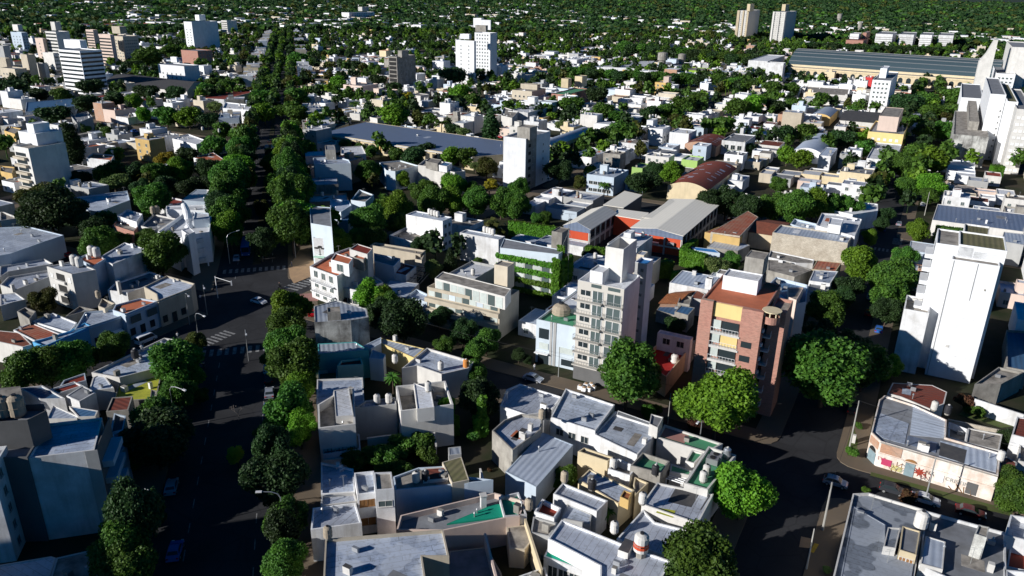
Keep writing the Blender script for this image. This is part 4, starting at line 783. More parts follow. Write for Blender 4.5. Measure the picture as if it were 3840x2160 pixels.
bld(12, 'P', 8.2, [(470, 335), (750, 302), (738, 25), (585, 48), (580, 85), (464, 155)], 'offw', 'r_conc', 'cream avenue house with stepped roof terraces and curved parapets', 'house', par=1.5, th=.3, vols=[('P', 8.5, [(600, 245), (737, 238), (702, 28), (586, 50)], 'offw', 'r_white', D(par=.1, name='roof_slab'))], lm='the cream house with stepped terraces')
bld(12, 'P', 6.8, [(742, 180), (1060, 155), (1052, 100), (822, 125)], 'grey', 'r_memc', 'blank grey walled house between two cream houses', 'house', tanks=[(915, 150), (1003, 145)])
bld(12, 'P', 8.2, [(1092, 205), (1490, 155), (1430, -25), (1055, 15)], 'offw', 'r_conc', 'cream house with sunken roof patios and a round tank', 'house', par=2.0, th=.3, vols=[('P', 8.6, [(1215, 190), (1345, 175), (1320, 40), (1190, -10)], 'offw', 'r_white', D(par=.1, name='roof_slab', base=6))], tanks=[(1300, 55, 'w', 8.5)], lm='the cream house with sunken patios')
ivy(P(12, 1420, 380, 0)[:2], 5.0, 7.5, 'tall ivy climbing the right corner of the cream patio house', 41); ivy(P(12, 1690, 380, 0)[:2], 2.4, 8, 'ivy column climbing the trunk below the dark garden tree', 43)
def wall(t, p1, p2, h, label, m_='offw', th=.22, grp=None):
    a = P(t, *p1, h)[:2]; b = P(t, *p2, h)[:2]; L = np.linalg.norm(b-a); u = (b-a)/L; n = np.array([-u[1], u[0]]); m2 = MB(); m2.box(a, u, n, 0, L, 0, th, 0, h, m_); m2.box(a, u, n, -.04, L+.04, -.04, th+.04, h+.001, h+.08, m_); o = m2.build('boundary_wall', None, origin=(*a, 0)); return tag(o, label, 'wall', grp)
wall(12, (840, 412), (1250, 362), 3, 'long pale garden wall below the blank grey house'); wall(12, (1250, 362), (1350, 372), 3.2, 'short pale garden wall below the cream patio house'); wall(12, (1365, 470), (1352, 372), 3, 'pale garden side wall beside the climbing ivy')
wall(12, (510, 575), (700, 560), 3, 'white wall under the leafy vine mass'); wall(12, (1720, 720), (1697, 640), 2.6, 'thin white wall in the dark courtyard')
r_, _p = bld(12, 'P', 4.0, [(505, 530), (790, 490), (780, 375), (505, 400)], 'bluew', 'r_dark', 'courtyard with a black slatted pergola roof by the avenue', 'outbuilding', par=.3)
for k in range(10): q0 = _p[0]*(1-k/10-.03)+_p[1]*(k/10+.03); q1 = _p[3]*(1-k/10-.03)+_p[2]*(k/10+.03); b = MB(); b.tube([(*q0, 4.05), (*q1, 4.05)], .06, 'conc' if k % 3 == 0 else 'bark', 4); b.build('slat', r_)
bld(12, 'P', 5.0, [(490, 832), (748, 815), (735, 640), (490, 590)], 'white', 'r_memc', 'avenue house with pale flat roof and two white garden chairs', 'house', par=.35, lm='the pale flat roof with chairs')
bld(12, 'P', 5.6, [(487, 920), (765, 885), (745, 818), (492, 838)], 'offw', 'r_silver', 'narrow avenue house with ribbed silver roof and red gutter', 'house', par=.4)
bld(12, 'P', 5.6, [(412, 1100), (798, 1048), (752, 895), (428, 935)], 'white', 'r_silver', 'avenue house with large panelled skylight roof', 'house', par=.4, lm='the panelled skylight roof')
r_, _p = bld(12, 'P', 7.2, [(765, 835), (905, 818), (890, 655), (740, 670)], 'white', 'r_memc', 'white two-storey house with brown-framed windows between roofs', 'house', par=.5); windows(r_, _p, (0, 2, 2, D(w=1.1, h=1.0, z=1.9, dz=3.2, k='o', f='wood')), 7)
bld(12, 'P', 9.4, [(900, 802), (1042, 792), (1022, 662), (888, 668)], 'white', 'r_conc', 'white stair tower house with ribbon window and dirty flat top', 'tower house', par=.25, win=[(0, 1, 1, D(w=2.6, h=.9, z=6.6, k='g'))], lm='the white stair tower house')
r_, _p = bld(12, 'P', 6.4, [(1050, 800), (1600, 748), (1790, 722), (1600, 700), (1452, 618), (1225, 630), (1035, 700)], 'bluew', 'r_conc', 'long white house with cluttered rusty roof above a shaded patio', 'house', par=.35, tanks=[(1210, 745, 'w'), (1280, 735, 'k')], vols=[('P', 6.6, [(1260, 730), (1450, 712), (1430, 625), (1270, 635)], 'offw', 'r_rust', D(par=.1, name='rusty_roof')), ('P', 6.9, [(1480, 748), (1608, 722), (1550, 548), (1405, 590)], 'beige', 'r_moss', D(base=0, par=.05, name='mossy_roof'))], lm='the long white house with rusty roof')
bld(12, 'P', 4.5, [(1455, 540), (1550, 530), (1545, 470), (1450, 480)], 'grey', 'r_corrc', 'tiny grey shed with sheet roof in the dark yard', 'shed', par=.05)
r_, _p = bld(12, 'P', 5, [(1415, 1105), (1885, 1010), (1990, 1000), (2030, 880), (1800, 820), (1090, 990), (1060, 1100)], 'pinkw', 'r_grey', 'house with walled roof court and emerald green floor', 'house', par=.9, vols=[('P', 4.35, [(1440, 1055), (1985, 985), (1990, 905), (1790, 908)], 'r_emer', 'r_emer', D(base=4.05, par=.02, name='green_court'))], lm='the emerald green court')
q = P(12, 1715, 930, 4.1); b = MB(); b.box(q[:2], vE, vC, -.4, .4, -.4, .4, 4.1, 6.2, 'white'); b.box(q[:2], vE, vC, -.5, .5, -.5, .5, 6.2, 6.35, 'offw'); b.build('chimney', r_)
bld(12, 'P', 7, [(500, 1600), (1300, 1600), (1255, 1300), (1458, 1300), (1413, 1097), (522, 1168)], 'beige', 'r_memc', 'broad flat roofed building with one long seam at the bottom edge', 'building', par=.45, tanks=[(545, 1165, 'c', 7)], lm='the broad grey roof at the bottom')
bld(12, 'P', 2.0, [(1300, 1600), (1900, 1600), (1850, 1420), (1740, 1230), (1460, 1260), (1440, 1330)], 'beige', 'r_grey', 'sunken grey courtyard beside the broad bottom roof', 'courtyard', par=.1)
wall(12, (1830, 1500), (1735, 1130), 4.2, 'peach boundary wall leading down to the bottom edge', 'pinkw'); wall(22, (230, 1400), (105, 1020), 4.4, 'cream boundary wall between two dark courts', 'cream')
bld(22, 'P', 3.4, [(-20, 1240), (95, 1250), (145, 1190), (110, 1060), (-40, 1080)], 'beige', 'r_conc', 'small outhouse with mouldy concrete roof', 'outhouse', par=.1)
bld(22, 'P', 3.4, [(160, 1560), (300, 1560), (250, 1380), (50, 1449)], 'white', 'r_conc', 'white-walled annex at the very bottom of the frame', 'annex', par=.3)
# lower block, houses square to the side streets
S2 = 22
bld(S2, 'P', 5.2, [(-90, 165), (110, 232), (285, 210), (372, 95), (60, -2), (-40, 40)], 'white', 'r_silver', 'house with broad silver roof under tree shadows by the cross street', 'house', par=.3, lm='the shaded silver roof')
bld(S2, 'P', 6.2, [(292, 250), (628, 352), (776, 155), (405, 33)], 'white', 'r_mem', 'white two-tone roofed house half silver half tan', 'house', par=.35, win=[(0, 1, 3, D(z=3.2))], tanks=[(225, 265, 'c', 7.6), (270, 262, 'k', 7.4)], lm='the two-tone roof')
bld(S2, 'P', 5.6, [(622, 380), (945, 535), (1130, 322), (778, 205)], 'white', 'r_mem', 'white house with seamed grey roof and wooden eave trim', 'house', par=.2, vols=[('P', 7.6, [(1035, 300), (1100, 330), (1142, 250), (1050, 225)], 'offw', 'r_grey', D(name='stair_hut')), ('P', 5.75, [(790, 232), (1040, 312), (1050, 290), (800, 200)], 'white', 'r_grey', D(name='front_strip', par=.05))], chim=[(1000, 440, .8)], lm='the grey roof with wooden eave')
bld(S2, 'P', 6, [(-150, 350), (5, 500), (215, 345), (235, 245), (70, 225), (-60, 270)], 'conc', 'r_silver', 'house with white sheet roof behind a stained parapet wall', 'house', par=.5, chim=[(90, 395, .6), (140, 330, .8)])
bld(S2, 'P', 4.6, [(-50, 660), (182, 778), (462, 458), (232, 365)], 'bluew', 'r_corr', 'long lean-to with light grey sheet roof and stepped shadow', 'outbuilding', par=.05, lm='the long lean-to')
bld(S2, 'P', 5.6, [(497, 508), (722, 582), (775, 555), (545, 478)], 'cream', 'r_dark', 'yellowed wall outbuilding with black flat roof', 'outbuilding', par=.3, tanks=[(762, 640, 'w', 4.5)])
bld(S2, 'P', 5.2, [(725, 640), (890, 690), (945, 625), (800, 560)], 'white', 'r_conc', 'small white house with tiny patios in the middle of the block', 'house', par=1.4)
bld(S2, 'P', 6.2, [(893, 615), (1120, 672), (1190, 582), (985, 515)], 'conc', 'r_green', 'box house with sunken square green roof', 'house', par=.8, tanks=[(1078, 690, 'k', 5.4)], lm='the sunken green roof')
r_, _p = bld(S2, 'P', 5.6, [(1095, 402), (1470, 515), (1592, 450), (1150, 305)], 'offw', 'r_green', 'street house with long green roof and pink patch at one end', 'house', par=.35, th=.3, lm='the long green and pink roof')
b = MB(); b.add([(*P(S2, x, y, 5.26)[:2], 5.262) for x, y in ((1112, 392), (1300, 448), (1335, 390), (1160, 330))], [(0, 1, 2, 3)], 'pinkpav'); b.build('pink_roof_patch', r_)
bld(S2, 'P', 5.3, [(1308, 580), (1375, 600), (1450, 520), (1358, 497)], 'offw', 'r_green', 'small green roofed link between patios', 'annex', par=.3)
bld(S2, 'P', 4.9, [(1190, 660), (1340, 690), (1360, 655), (1200, 600)], 'offw', 'r_green', 'thin green roof strip beside the striped pergola', 'annex', par=.2)
r_, _p = bld(S2, 'P', 7, [(1300, 748), (1478, 798), (1692, 535), (1482, 468)], 'offw', 'r_green', 'corner house with cluttered green roof, cooling units and tanks', 'house', par=.45, th=.3, tanks=[(1440, 740, 'w'), (1465, 690, 'w'), (1618, 560, 's')], lm='the cluttered green roof')
for x, y in ((1510, 600), (1535, 575)): q = P(S2, x, y, 6.6); b = MB(); b.box(q[:2], vB, vA, -.9, .9, -.6, .6, 6.7, 7.7, 'metal'); b.cyl(q[0], q[1], 7.7, 7.8, .45, .45, 'dark', 12); b.build('air_conditioner', r_)
pr = empty('pergola', (*P(S2, 1250, 720, 3.5)[:2], 0), 'white slatted pergola below the cluttered green roof', 'pergola'); g = [P(S2, *q, 4.2)[:2] for q in ((1165, 712), (1290, 755), (1335, 690), (1215, 655))]
for k in range(6): t_ = k/5; p, q = g[0]*(1-t_)+g[3]*t_, g[1]*(1-t_)+g[2]*t_; b = MB(); b.tube([(*p, 4.2), (*q, 4.2)], .11, 'clean', 4); b.build('slat', pr)
for p in g: b = MB(); b.tube([(*p, 0), (*p, 4.2)], .1, 'clean', 6); b.build('post', pr)
r_, _p = bld(S2, 'P', 6, [(978, 905), (1405, 1052), (1522, 830), (1095, 742)], 'offw', 'r_silver', 'corner house with silver roof and a large black square patch', 'house', par=.3, tanks=[(983, 905, 'w', 6.6)], win=[(0, 1, 2, D(z=3))], lm='the roof with black patch')
for nm, m_, pts, z in (('black_roof_patch', 'r_dark', ((1175, 888), (1430, 950), (1508, 828), (1246, 765)), 5.704), ('pale_roof_strip', 'r_silver', ((1352, 935), (1420, 945), (1485, 845), (1415, 828)), 5.71), ('lime_roof_patch', 'r_lime', ((1085, 970), (1215, 1010), (1235, 955), (1110, 935)), 5.707)):
    b = MB(); b.add([(*P(S2, x, y, z)[:2], z) for x, y in pts], [(0, 1, 2, 3)], m_); b.build(nm, r_)
bld(S2, 'P', 5.2, [(790, 1168), (1182, 1302), (1362, 1110), (1080, 1040), (990, 945)], 'white', 'r_silver', 'house with shiny silver membrane roof at the right street corner', 'house', par=.3, tanks=[(770, 1125, 'w', 5)], lm='the shiny corner roof')
bld(S2, 'P', 5.2, [(312, 828), (640, 962), (725, 880), (382, 745)], 'white', 'r_silver', 'white walled house with sloping silver roof left of the courtyard palm', 'house', par=.35, tanks=[(395, 740, 'c', 5.2)])
bld(S2, 'P', 4.8, [(500, 722), (802, 905), (925, 800), (585, 640)], 'cream', 'r_mem', 'house with grey roof and small ochre chimney hut', 'house', par=.2, tanks=[(600, 800, 'k', 4.6)], vols=[('P', 6.2, [(815, 850), (880, 880), (905, 820), (845, 800)], 'ochre', 'r_tileo', D(name='chimney_hut'))])
bld(S2, 'P', 5, [(168, 962), (318, 1012), (372, 935), (228, 865)], 'white', 'r_dred', 'small open-topped house with rusty red sunken roof', 'house', par=.8, lm='the rusty sunken roof'); bld(S2, 'P', 4.4, [(372, 1015), (590, 1055), (602, 980), (420, 900)], 'grey', 'r_mem', 'low grey roofed house beside the rusty sunken roof', 'house', par=.15)
bld(S2, 'P', 4.4, [(140, 1120), (280, 1150), (350, 1050), (160, 1000)], 'grey', 'r_conc', 'mouldy grey house with slanted roof by the green awning', 'house', par=.3, tanks=[(125, 950, 'c', 4.6)])
r_, _p = bld(S2, 'P', 6, [(272, 1168), (355, 1208), (665, 1372), (660, 1600), (1050, 1600), (1205, 1335), (865, 1218), (375, 1022)], 'white', 'r_silver', 'large house with seamed silver roof and striped round tank', 'house', par=.3, lm='the large seamed silver roof')
q = P(S2, 968, 1290, 5.8); tank(r_, q[0], q[1], 5.7, 'w', 1.0, 2.1, 1.0); b = MB(); b.cyl(q[0], q[1], 7.2, 8.0, 1.04, 1.04, 'redinf', 14, cap=False); b.build('tank_stripe', r_)
q = P(S2, 860, 1270, 5.7); b = MB(); b.box(q[:2], vB, vA, -.7, .7, -1.3, 1.3, 5.7, 6.8, 'offw', 'r_dark'); b.build('skylight_box', r_)
bld(S2, 'P', 3.8, [(240, 1302), (628, 1440), (664, 1376), (290, 1190)], 'white', 'r_emer', 'veranda with bright green awning roof in front of the silver roof', 'veranda', par=.05, win=[(0, 1, 4, D(h=1.8, z=.9))], lm='the bright green awning')
bld(S2, 'P', 4.6, [(930, 840), (1030, 745), (925, 700), (915, 750)], 'cream', 'r_conc', 'small cream roof room beside the black patched roof', 'house', par=.3)
bld(S2, 'P', 5, [(-60, 1000), (112, 985), (50, 815), (-100, 850)], 'white', 'r_emer', 'white walled end of the emerald terrace', 'terrace', par=.6)
# graffiti building and its neighbours
r_, gp = bld(32, 'P', 5, [(778, 362), (850, 432), (1280, 557), (1738, 692), (1755, 520), (1342, 402), (1350, 270), (1100, 155), (880, 85), (838, 118)], 'graf', 'r_grey', 'long derelict corner building covered in graffiti with patched sheet roofs', 'derelict building', par=.35, lm='the graffiti building')
def patch(root, t, z, pts, m_, nm='roof_patch', dz=.06):
    b = MB(); pl = [P(t, x, y, z)[:2] for x, y in pts]; pl = pl if area(pl) > 0 else pl[::-1]; b.prism(pl, z, z+dz, m_); return b.build(nm, root)
patch(r_, 32, 4.66, [(800, 352), (870, 410), (1030, 455), (1062, 300), (850, 222)], 'bluew' if 0 else 'r_bluep' if 0 else 'r_memc'); patch(r_, 32, 4.67, [(1070, 385), (1325, 410), (1340, 285), (1095, 170)], 'r_corr2'); patch(r_, 32, 4.69, [(1040, 450), (1265, 520), (1280, 445), (1055, 390)], 'r_slate'); patch(r_, 32, 4.70, [(1290, 545), (1720, 668), (1735, 525), (1300, 430)], 'r_corr'); patch(r_, 32, 4.72, [(1290, 540), (1480, 600), (1500, 500), (1300, 440)], 'r_dark')
# facade: gp[0]->gp[1] chamfer, gp[1]->gp[2]->gp[3] street front (order may be reversed by orientation)
fa = P(32, 850, 432, 5)[:2]; fb = P(32, 1738, 692, 5)[:2]; L_ = np.linalg.norm(fb-fa); u_ = (fb-fa)/L_; n_ = np.array([u_[1], -u_[0]])
f2 = lambda x: (x-850)/888*L_
slab(r_, fa, u_, n_, .2, f2(1030), .02, .08, 3.0, 4.7, 'brickl', 'bare_brick'); slab(r_, fa, u_, n_, 0, L_, .02, .18, 2.7, 2.85, 'graf', 'cornice'); slab(r_, fa, u_, n_, 0, L_, .02, .14, 4.75, 4.95, 'conc', 'coping')
for x0, x1, z0, z1, m_, nm in ((1075, 1150, .1, 2.6, 'bluegraf', 'arched_doorway'), (890, 970, .8, 2.0, 'pinkgraf', 'boarded_window'), (1315, 1375, .8, 2.2, 'clean', 'doorway'), (1545, 1625, .3, 2.4, 'dgrey', 'barred_window')): slab(r_, fa, u_, n_, f2(x0), f2(x1), .03, .1, z0, z1, m_, nm)
cx = fa+u_*f2(1112)+n_*.06; b = MB(); b.add([(*(cx+u_*(1.0*cos(k*pi/10))+n_*.05), 2.6+.75*sin(k*pi/10)) for k in range(11)], [tuple(range(11))], 'wood'); b.build('arched_fanlight', r_)
ca, cb = P(32, 778, 362, 5)[:2], fa; uc = (cb-ca)/np.linalg.norm(cb-ca); nc = np.array([uc[1], -uc[0]]); Lc = np.linalg.norm(cb-ca)
slab(r_, ca, uc, nc, .4, Lc-.4, .02, .08, .1, 2.2, 'bluegraf', 'painted_shutter'); slab(r_, ca, uc, nc, .2, Lc-.2, .02, .07, 3.2, 4.6, 'brickl', 'bare_brick')
b = MB(); b.add([(*(ca+uc*(Lc/2+.9*cos(k*pi/10))+nc*.09), 2.3+.8*sin(k*pi/10)) for k in range(11)], [tuple(range(11))], 'dark'); b.build('arched_window', r_)
def squig(root, o, u, n, x, z, sc_, m_, seed, name='graffiti'):
    rng = random.Random(seed); b = MB(); pts = []
    for k in range(9): pts.append((x+sc_*(k*.22+.25*sin(k*2.1+seed)), z+sc_*(.5*sin(k*1.7+seed*2))))
    b.tube([(*(o+u*a_+n*.05), c_) for a_, c_ in pts], .045*max(1, sc_), m_, 4); b.build(name, root)
for k, (x, z, s_, m_) in enumerate(((900, 1.2, 1, 'cloth'), (1000, 1.6, 1.1, 'wood'), (1010, .8, 1.0, 'bluegraf'), (1050, 1.7, .8, 'cloth'), (1090, 1.3, .8, 'cloth'), (1170, 1.5, 1.2, 'redgraf'), (1180, .9, 1.1, 'redgraf'), (1200, .6, .9, 'bluegraf'), (1230, 1.9, .8, 'dgrey'), (860, 1.8, .8, 'pinkgraf'), (950, .6, 1.0, 'wood'), (1440, .6, 1.6, 'wood'))): squig(r_, fa, u_, n_, f2(x), z, s_, m_, k)
slab(r_, fa, u_, n_, f2(975), f2(1060), .02, .035, .3, 1.3, 'yelgraf', 'faded_paint')
b = MB(); V = []
for k in range(18): rr_ = (1.15 if k % 2 else .5); V.append((*(fa+u_*(f2(1190)+rr_*cos(k*pi/9))+n_*.04), 1.5+rr_*.8*sin(k*pi/9)))
b.add(V, [tuple(range(18))], 'redgraf'); b.build('star_graffiti', r_)
def text(root, s, p, u, n, z, size, m_, name='lettering'):
    cu = bpy.data.curves.new(name, 'FONT'); cu.body = s; cu.size = size; cu.extrude = .01; to = bpy.data.objects.new(name, cu); C.objects.link(to); bpy.context.view_layer.update()
    me = bpy.data.meshes.new_from_object(to); bpy.data.objects.remove(to); me.materials.clear(); me.materials.append(M(m_)); me.name = name
    mt_ = Matrix(((u[0], 0, n[0], p[0]), (u[1], 0, n[1], p[1]), (0, 1, 0, z), (0, 0, 0, 1))); me.transform(mt_); me.transform(Matrix.Translation(-Vector(root.location)))
    o = bpy.data.objects.new(name, me); C.objects.link(o); o.parent = root; return o
text(r_, 'CRISTINA', fa+u_*f2(1385)+n_*.045, u_, n_, 1.45, .95, 'rail')
bld(32, 'P', 4.6, [(1000, 95), (1225, 190), (1330, 150), (1352, 60), (1240, 8), (940, -10), (900, 70)], 'offw', 'r_rust', 'low shed with broad rust-red sheet roof below the huge slab', 'shed', par=.05, tanks=[(1250, 200, 'w', 4.8), (1350, 230, 'k', 4.4)], lm='the rust-red shed')
bld(32, 'P', 4.2, [(1490, 440), (1745, 500), (1770, 380), (1510, 330)], 'offw', 'r_conc', 'dark stained roof behind the graffiti building', 'outbuilding', par=.2)
bld(32, 'P', 3.6, [(1360, 400), (1495, 440), (1510, 340), (1365, 285)], 'white', 'r_conc', 'small white patio behind the graffiti building', 'outbuilding', par=1.2)
wall(32, (1560, 115), (1932, 235), 3, 'white garden wall behind the small lawn', 'white'); wall(32, (1360, 270), (1770, 355), 2.6, 'ochre garden wall with brick pier in front of the lawn', 'oldbrick')
bld(32, 'P', 6, [(1840, 380), (1990, 420), (1990, 260), (1880, 245)], 'white', 'r_rust', 'white house with rust roof at the right edge', 'house', par=.2)
bld(32, 'P', 4.5, [(1890, 580), (1990, 600), (1990, 430), (1900, 420)], 'offw', 'r_conc', 'pale walled house at the right edge beside the dark tree', 'house')
bld(32, 'P', 4.4, [(1740, 690), (1870, 720), (1880, 590), (1750, 520)], 'rail', 'r_rust', 'tiny rusty roofed shed at the end of the graffiti building', 'shed', par=.1, tanks=[(1750, 580, 'w', 4.8)])
# dark roofed corner building bottom right
r_, _p = bld(32, 'P', 5.6, [(455, 1600), (1080, 1600), (1192, 950), (760, 820), (640, 826)], 'offw', 'r_memd', 'dark slate-grey roofed corner building at the bottom right', 'building', par=.4, lm='the slate-grey corner roof', vols=[('P', 5.75, [(650, 925), (885, 1060), (880, 1240), (1100, 1350), (1060, 1600), (520, 1600)], 'r_memd', 'r_memd', D(base=5.2, par=.05, name='raised_roof')), ('P', 7, [(870, 1225), (965, 1240), (1000, 1085), (905, 1080)], 'offw', 'r_memd', D(name='roof_room')), ('P', 7.2, [(990, 1250), (1120, 1290), (1150, 1110), (1015, 1070)], 'cream', 'r_grey', D(name='roof_room', win=[(0, 1, 2, D(w=1, h=.6, z=5.6, k='o'))]))], tanks=[(1145, 1085, 'w', 6.2, .9)])
r_, _p = bld(32, 'P', 6, [(1140, 1362), (1560, 1560), (1800, 1600), (1795, 1120), (1190, 955)], 'white', 'r_grey', 'grey roofed house with grimy chimney tower at the bottom right', 'house', par=.45, vols=[('P', 9.2, [(1560, 1130), (1652, 1160), (1672, 1080), (1590, 1060)], 'grime', 'r_conc', D(name='stair_tower', t=32)), ('P', 6.4, [(1150, 1355), (1320, 1400), (1340, 1190), (1190, 1145)], 'offw', 'r_corr', D(name='ribbed_roof', base=5.3, par=.1))], chim=[(1680, 1390, .8)])
bld(32, 'P', 7, [(1790, 1140), (1990, 1190), (1990, 1010), (1830, 985)], 'white', 'r_white', 'white house corner at the lower right edge', 'house', par=.9); bld(32, 'P', 5, [(1800, 1380), (1990, 1420), (1990, 1160), (1840, 1150)], 'white', 'r_dred', 'dark red roofed house at the lower right edge', 'house', par=.5)
bld(32, 'P', 6, [(1800, 1600), (2000, 1600), (1990, 1420), (1790, 1400)], 'white', 'r_white', 'white walled house in the bottom right corner', 'house', par=.9)
# bottom left
r_, _p = bld(2, 'P', 14, [(206, 560), (640, 507), (712, 497), (770, 252), (362, 297)], 'white', 'r_memc', 'white apartment block with blank side wall and balconies over the avenue', 'apartment block', par=.45, lm='the white block at the lower left')
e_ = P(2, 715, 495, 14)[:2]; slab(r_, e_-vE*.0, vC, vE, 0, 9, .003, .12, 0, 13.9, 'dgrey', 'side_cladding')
slab(r_, P(2, 640, 507, 14)[:2], vE, -vC, 0, 1.6, .003, .1, 0, 14, 'grey', 'grey_pier')
for k in range(4): slab(r_, e_+vC*1.5, vC, vE, 0, 6.5, .13, 1.6, 2.8*k+1.6, 2.8*k+2.6, 'bluew')
bld(2, 'P', 14.3, [(-60, 560), (205, 553), (365, 300), (355, 210), (100, 200), (-60, 230)], 'dgrey', 'r_grey', 'dark grey recessed block with two capped tanks beside the white block', 'apartment block', par=.3, vols=[('P', 18.5, [(-60, 290), (205, 272), (350, 200), (330, 150), (-60, 165)], 'dgrey', 'r_grey', D(name='penthouse', base=14, t=2, par=1.0))], tanks=[(35, 250, 'c', 17.6, 1.1), (140, 240, 'c', 17.6, 1.1)], lm='the dark grey block with tanks')  # dark wall colour stands in for the shade on the recessed wall
q = P(2, 128, 1340, 0)[:2]; r_, _p = bld([q-vE*14, q, q+vC*6, q+vC*6-vE*14], 'P', 15, [], 'white', 'r_grey', 'white block with a column of small windows in the lower left corner', 'apartment block')
for k in range(5): win_at(r_, q+vC*2.2, vC, vE, .9, 1.1, 1.4+2.8*k, 'g', 'grey')
bld(2, 'P', 3.5, [(350, 1560), (740, 1560), (742, 1240), (425, 1312)], 'offw', 'r_conc', 'low grey roof at the foot of the lower left white block', 'annex', par=.1); bld(2, 'P', 3.4, [(-60, 1560), (340, 1560), (422, 1312), (385, 1300), (-60, 1375)], 'offw', 'r_white', 'pale low roof below the small window column', 'annex', par=.1)
bld(2, 'P', 5, [(150, 30), (300, 115), (490, 108), (320, 10)], 'white', 'r_bluec', 'low white house with dark blue roof near the lower left', 'house', par=.3); bld(2, 'P', 5, [(500, 88), (598, 132), (722, 62), (625, 10)], 'white', 'r_grey', 'white cottage with pale grey roof left of the lime terrace', 'house', par=.1, win=[(0, 1, 1)])
bld(2, 'P', 4.6, [(370, 40), (440, 70), (625, 10), (560, -20)], 'white', 'r_dred', 'narrow dark red roof beside the pale cottage', 'house', par=.3); bld(2, 'P', 5, [(800, 208), (968, 196), (1002, 90), (845, 102)], 'conc', 'r_rust', 'small shed with streaky rusted roof by the left trees', 'shed', par=.15)
bld(2, 'P', 4.4, [(345, 265), (580, 262), (590, 240), (400, 155)], 'offw', 'r_corr', 'low pale roof behind the dark grey block', 'house', par=.2); bld(2, 'P', 5.5, [(0, 150), (160, 120), (140, 25), (-40, 40)], 'bluew', 'r_conc', 'bluish gabled house at the left edge behind the tanks', 'house', rf=('g', 'w'), rise=1)
bld(2, 'P', 4.6, [(590, 250), (720, 245), (740, 200), (520, 165)], 'offw', 'r_bluec', 'low blue sheet roof behind the white block', 'house', par=.1); bld(2, 'P', 5.5, [(830, 370), (930, 345), (950, 240), (860, 220)], 'bluew', 'r_dark', 'narrow white house edge with dark roof by the left trees', 'house', par=.3)
bld(2, 'P', 6.5, [(900, 530), (955, 460), (935, 340), (845, 380)], 'bluew', 'r_bluec', 'blue-white narrow building beyond the balconies', 'house')
r_, _p = bld(1, 'P', 5, [(690, 1362), (900, 1400), (1240, 1312), (1325, 1112), (1240, 1100)], 'offw', 'r_mem', 'wedge-shaped shop with pale roof, vents and cream front at the crossing', 'shop', par=.5, tanks=[(1025, 1260, 'k', 4.9, .7)], lm='the wedge-shaped shop roof')
for x, y in ((1210, 1200), (1228, 1165), (1190, 1270), (1212, 1250), (1075, 1200)): q = P(1, x, y, 4.6); b = MB(); b.cyl(q[0], q[1], 4.5, 5.7, .28, .25, 'metal', 10); b.cyl(q[0], q[1], 5.703, 5.95, .42, .1, 'metal', 10); b.build('roof_vent', r_)
bld(1, 'P', 3.6, [(850, 1580), (1180, 1560), (1232, 1310), (925, 1345)], 'conc', 'r_lime', 'bright lime-green roof terrace with parapets by the left trees', 'terrace', par=.5, vols=[('P', 5.0, [(1130, 1560), (1180, 1555), (1190, 1500), (1140, 1490)], 'conc', 'r_conc', D(name='barbecue'))], lm='the lime-green terrace')
bld(1, 'P', 4.5, [(670, 1500), (860, 1480), (770, 1360), (700, 1400)], 'offw', 'r_corr', 'greenhouse-like glazed roof left of the lime terrace', 'house', par=.1); bld(1, 'P', 4.5, [(440, 1480), (650, 1420), (640, 1365), (480, 1420)], 'bluew', 'r_dred', 'long low red roofed house behind the left trees', 'house', par=.3)
# facade row left of the crossing
rows = [([(330, 1165), (690, 1010), (640, 985), (520, 1050), (245, 1130)], 'skyb', 'r_mem', 'blue-fronted house at the left end of the shaded terrace row', 5.6), ([(672, 1012), (945, 925), (900, 880), (640, 905), (560, 1040)], 'bluew', 'r_mem', 'pale blue shop row with flat grey roof on the shaded street', 5.8), ([(942, 922), (1190, 822), (1060, 800), (870, 850), (850, 890)], 'bluew', 'r_terra', 'modern two-storey house with big windows and tan roof on the shaded street', 6.6), ([(1190, 822), (1440, 725), (1470, 690), (1260, 630), (1085, 715), (1180, 770)], 'beige', 'r_mem', 'old corner house with cornice and tall doors at the crossing', 6.8)]
for i, (pts, wc, rc, lb, h) in enumerate(rows):
    r_, _p = bld(1, 'P', h, pts, wc, rc, lb, 'house', par=.4, lm=['the blue-fronted house', 'the pale blue shop row', 'the modern house with tan roof', 'the old corner house'][i])
    a = P(1, *pts[0], h)[:2]; b2 = P(1, *pts[1], h)[:2]; L_ = np.linalg.norm(b2-a); u_ = (b2-a)/L_; n_ = np.array([u_[1], -u_[0]])
    slab(r_, a, u_, n_, 0, L_, .003, .25, h-.5, h-.3, wc, 'cornice')
    for k in range(int(L_/2.6)): slab(r_, a, u_, n_, .6+k*2.6, .6+k*2.6+1.3, .004, .06, .2 if k % 2 else 1.0, 2.7, 'glass', 'door' if k % 2 else 'window')
    if i == 2:
        for k in range(2): slab(r_, a, u_, n_, 1+k*L_/2, L_/2-.8+k*L_/2, .3, .4, 3.9, 5.6, 'glassg', 'large_window')
    if i == 1: slab(r_, a, u_, n_, 2, 6.5, .003, 1.6, 2.8, 2.95, 'awning', 'awning')
bld(1, 'P', 5.2, [(100, 1040), (260, 1120), (480, 1080), (240, 985)], 'white', 'r_rust2', 'low house with brown rusted roof left of the terrace row', 'house', par=.2); bld(1, 'P', 5, [(-60, 1120), (170, 1170), (240, 1150), (150, 1060), (-60, 1040)], 'offw', 'r_tile', 'brown tiled roof house at the left edge', 'house', rf=('g', 'w') if 0 else None, par=.05)
bld(1, 'P', 5.4, [(240, 975), (520, 1060), (580, 985), (400, 912)], 'white', 'r_mem', 'house with angular pale roof and white parapet in the row', 'house', par=.3)
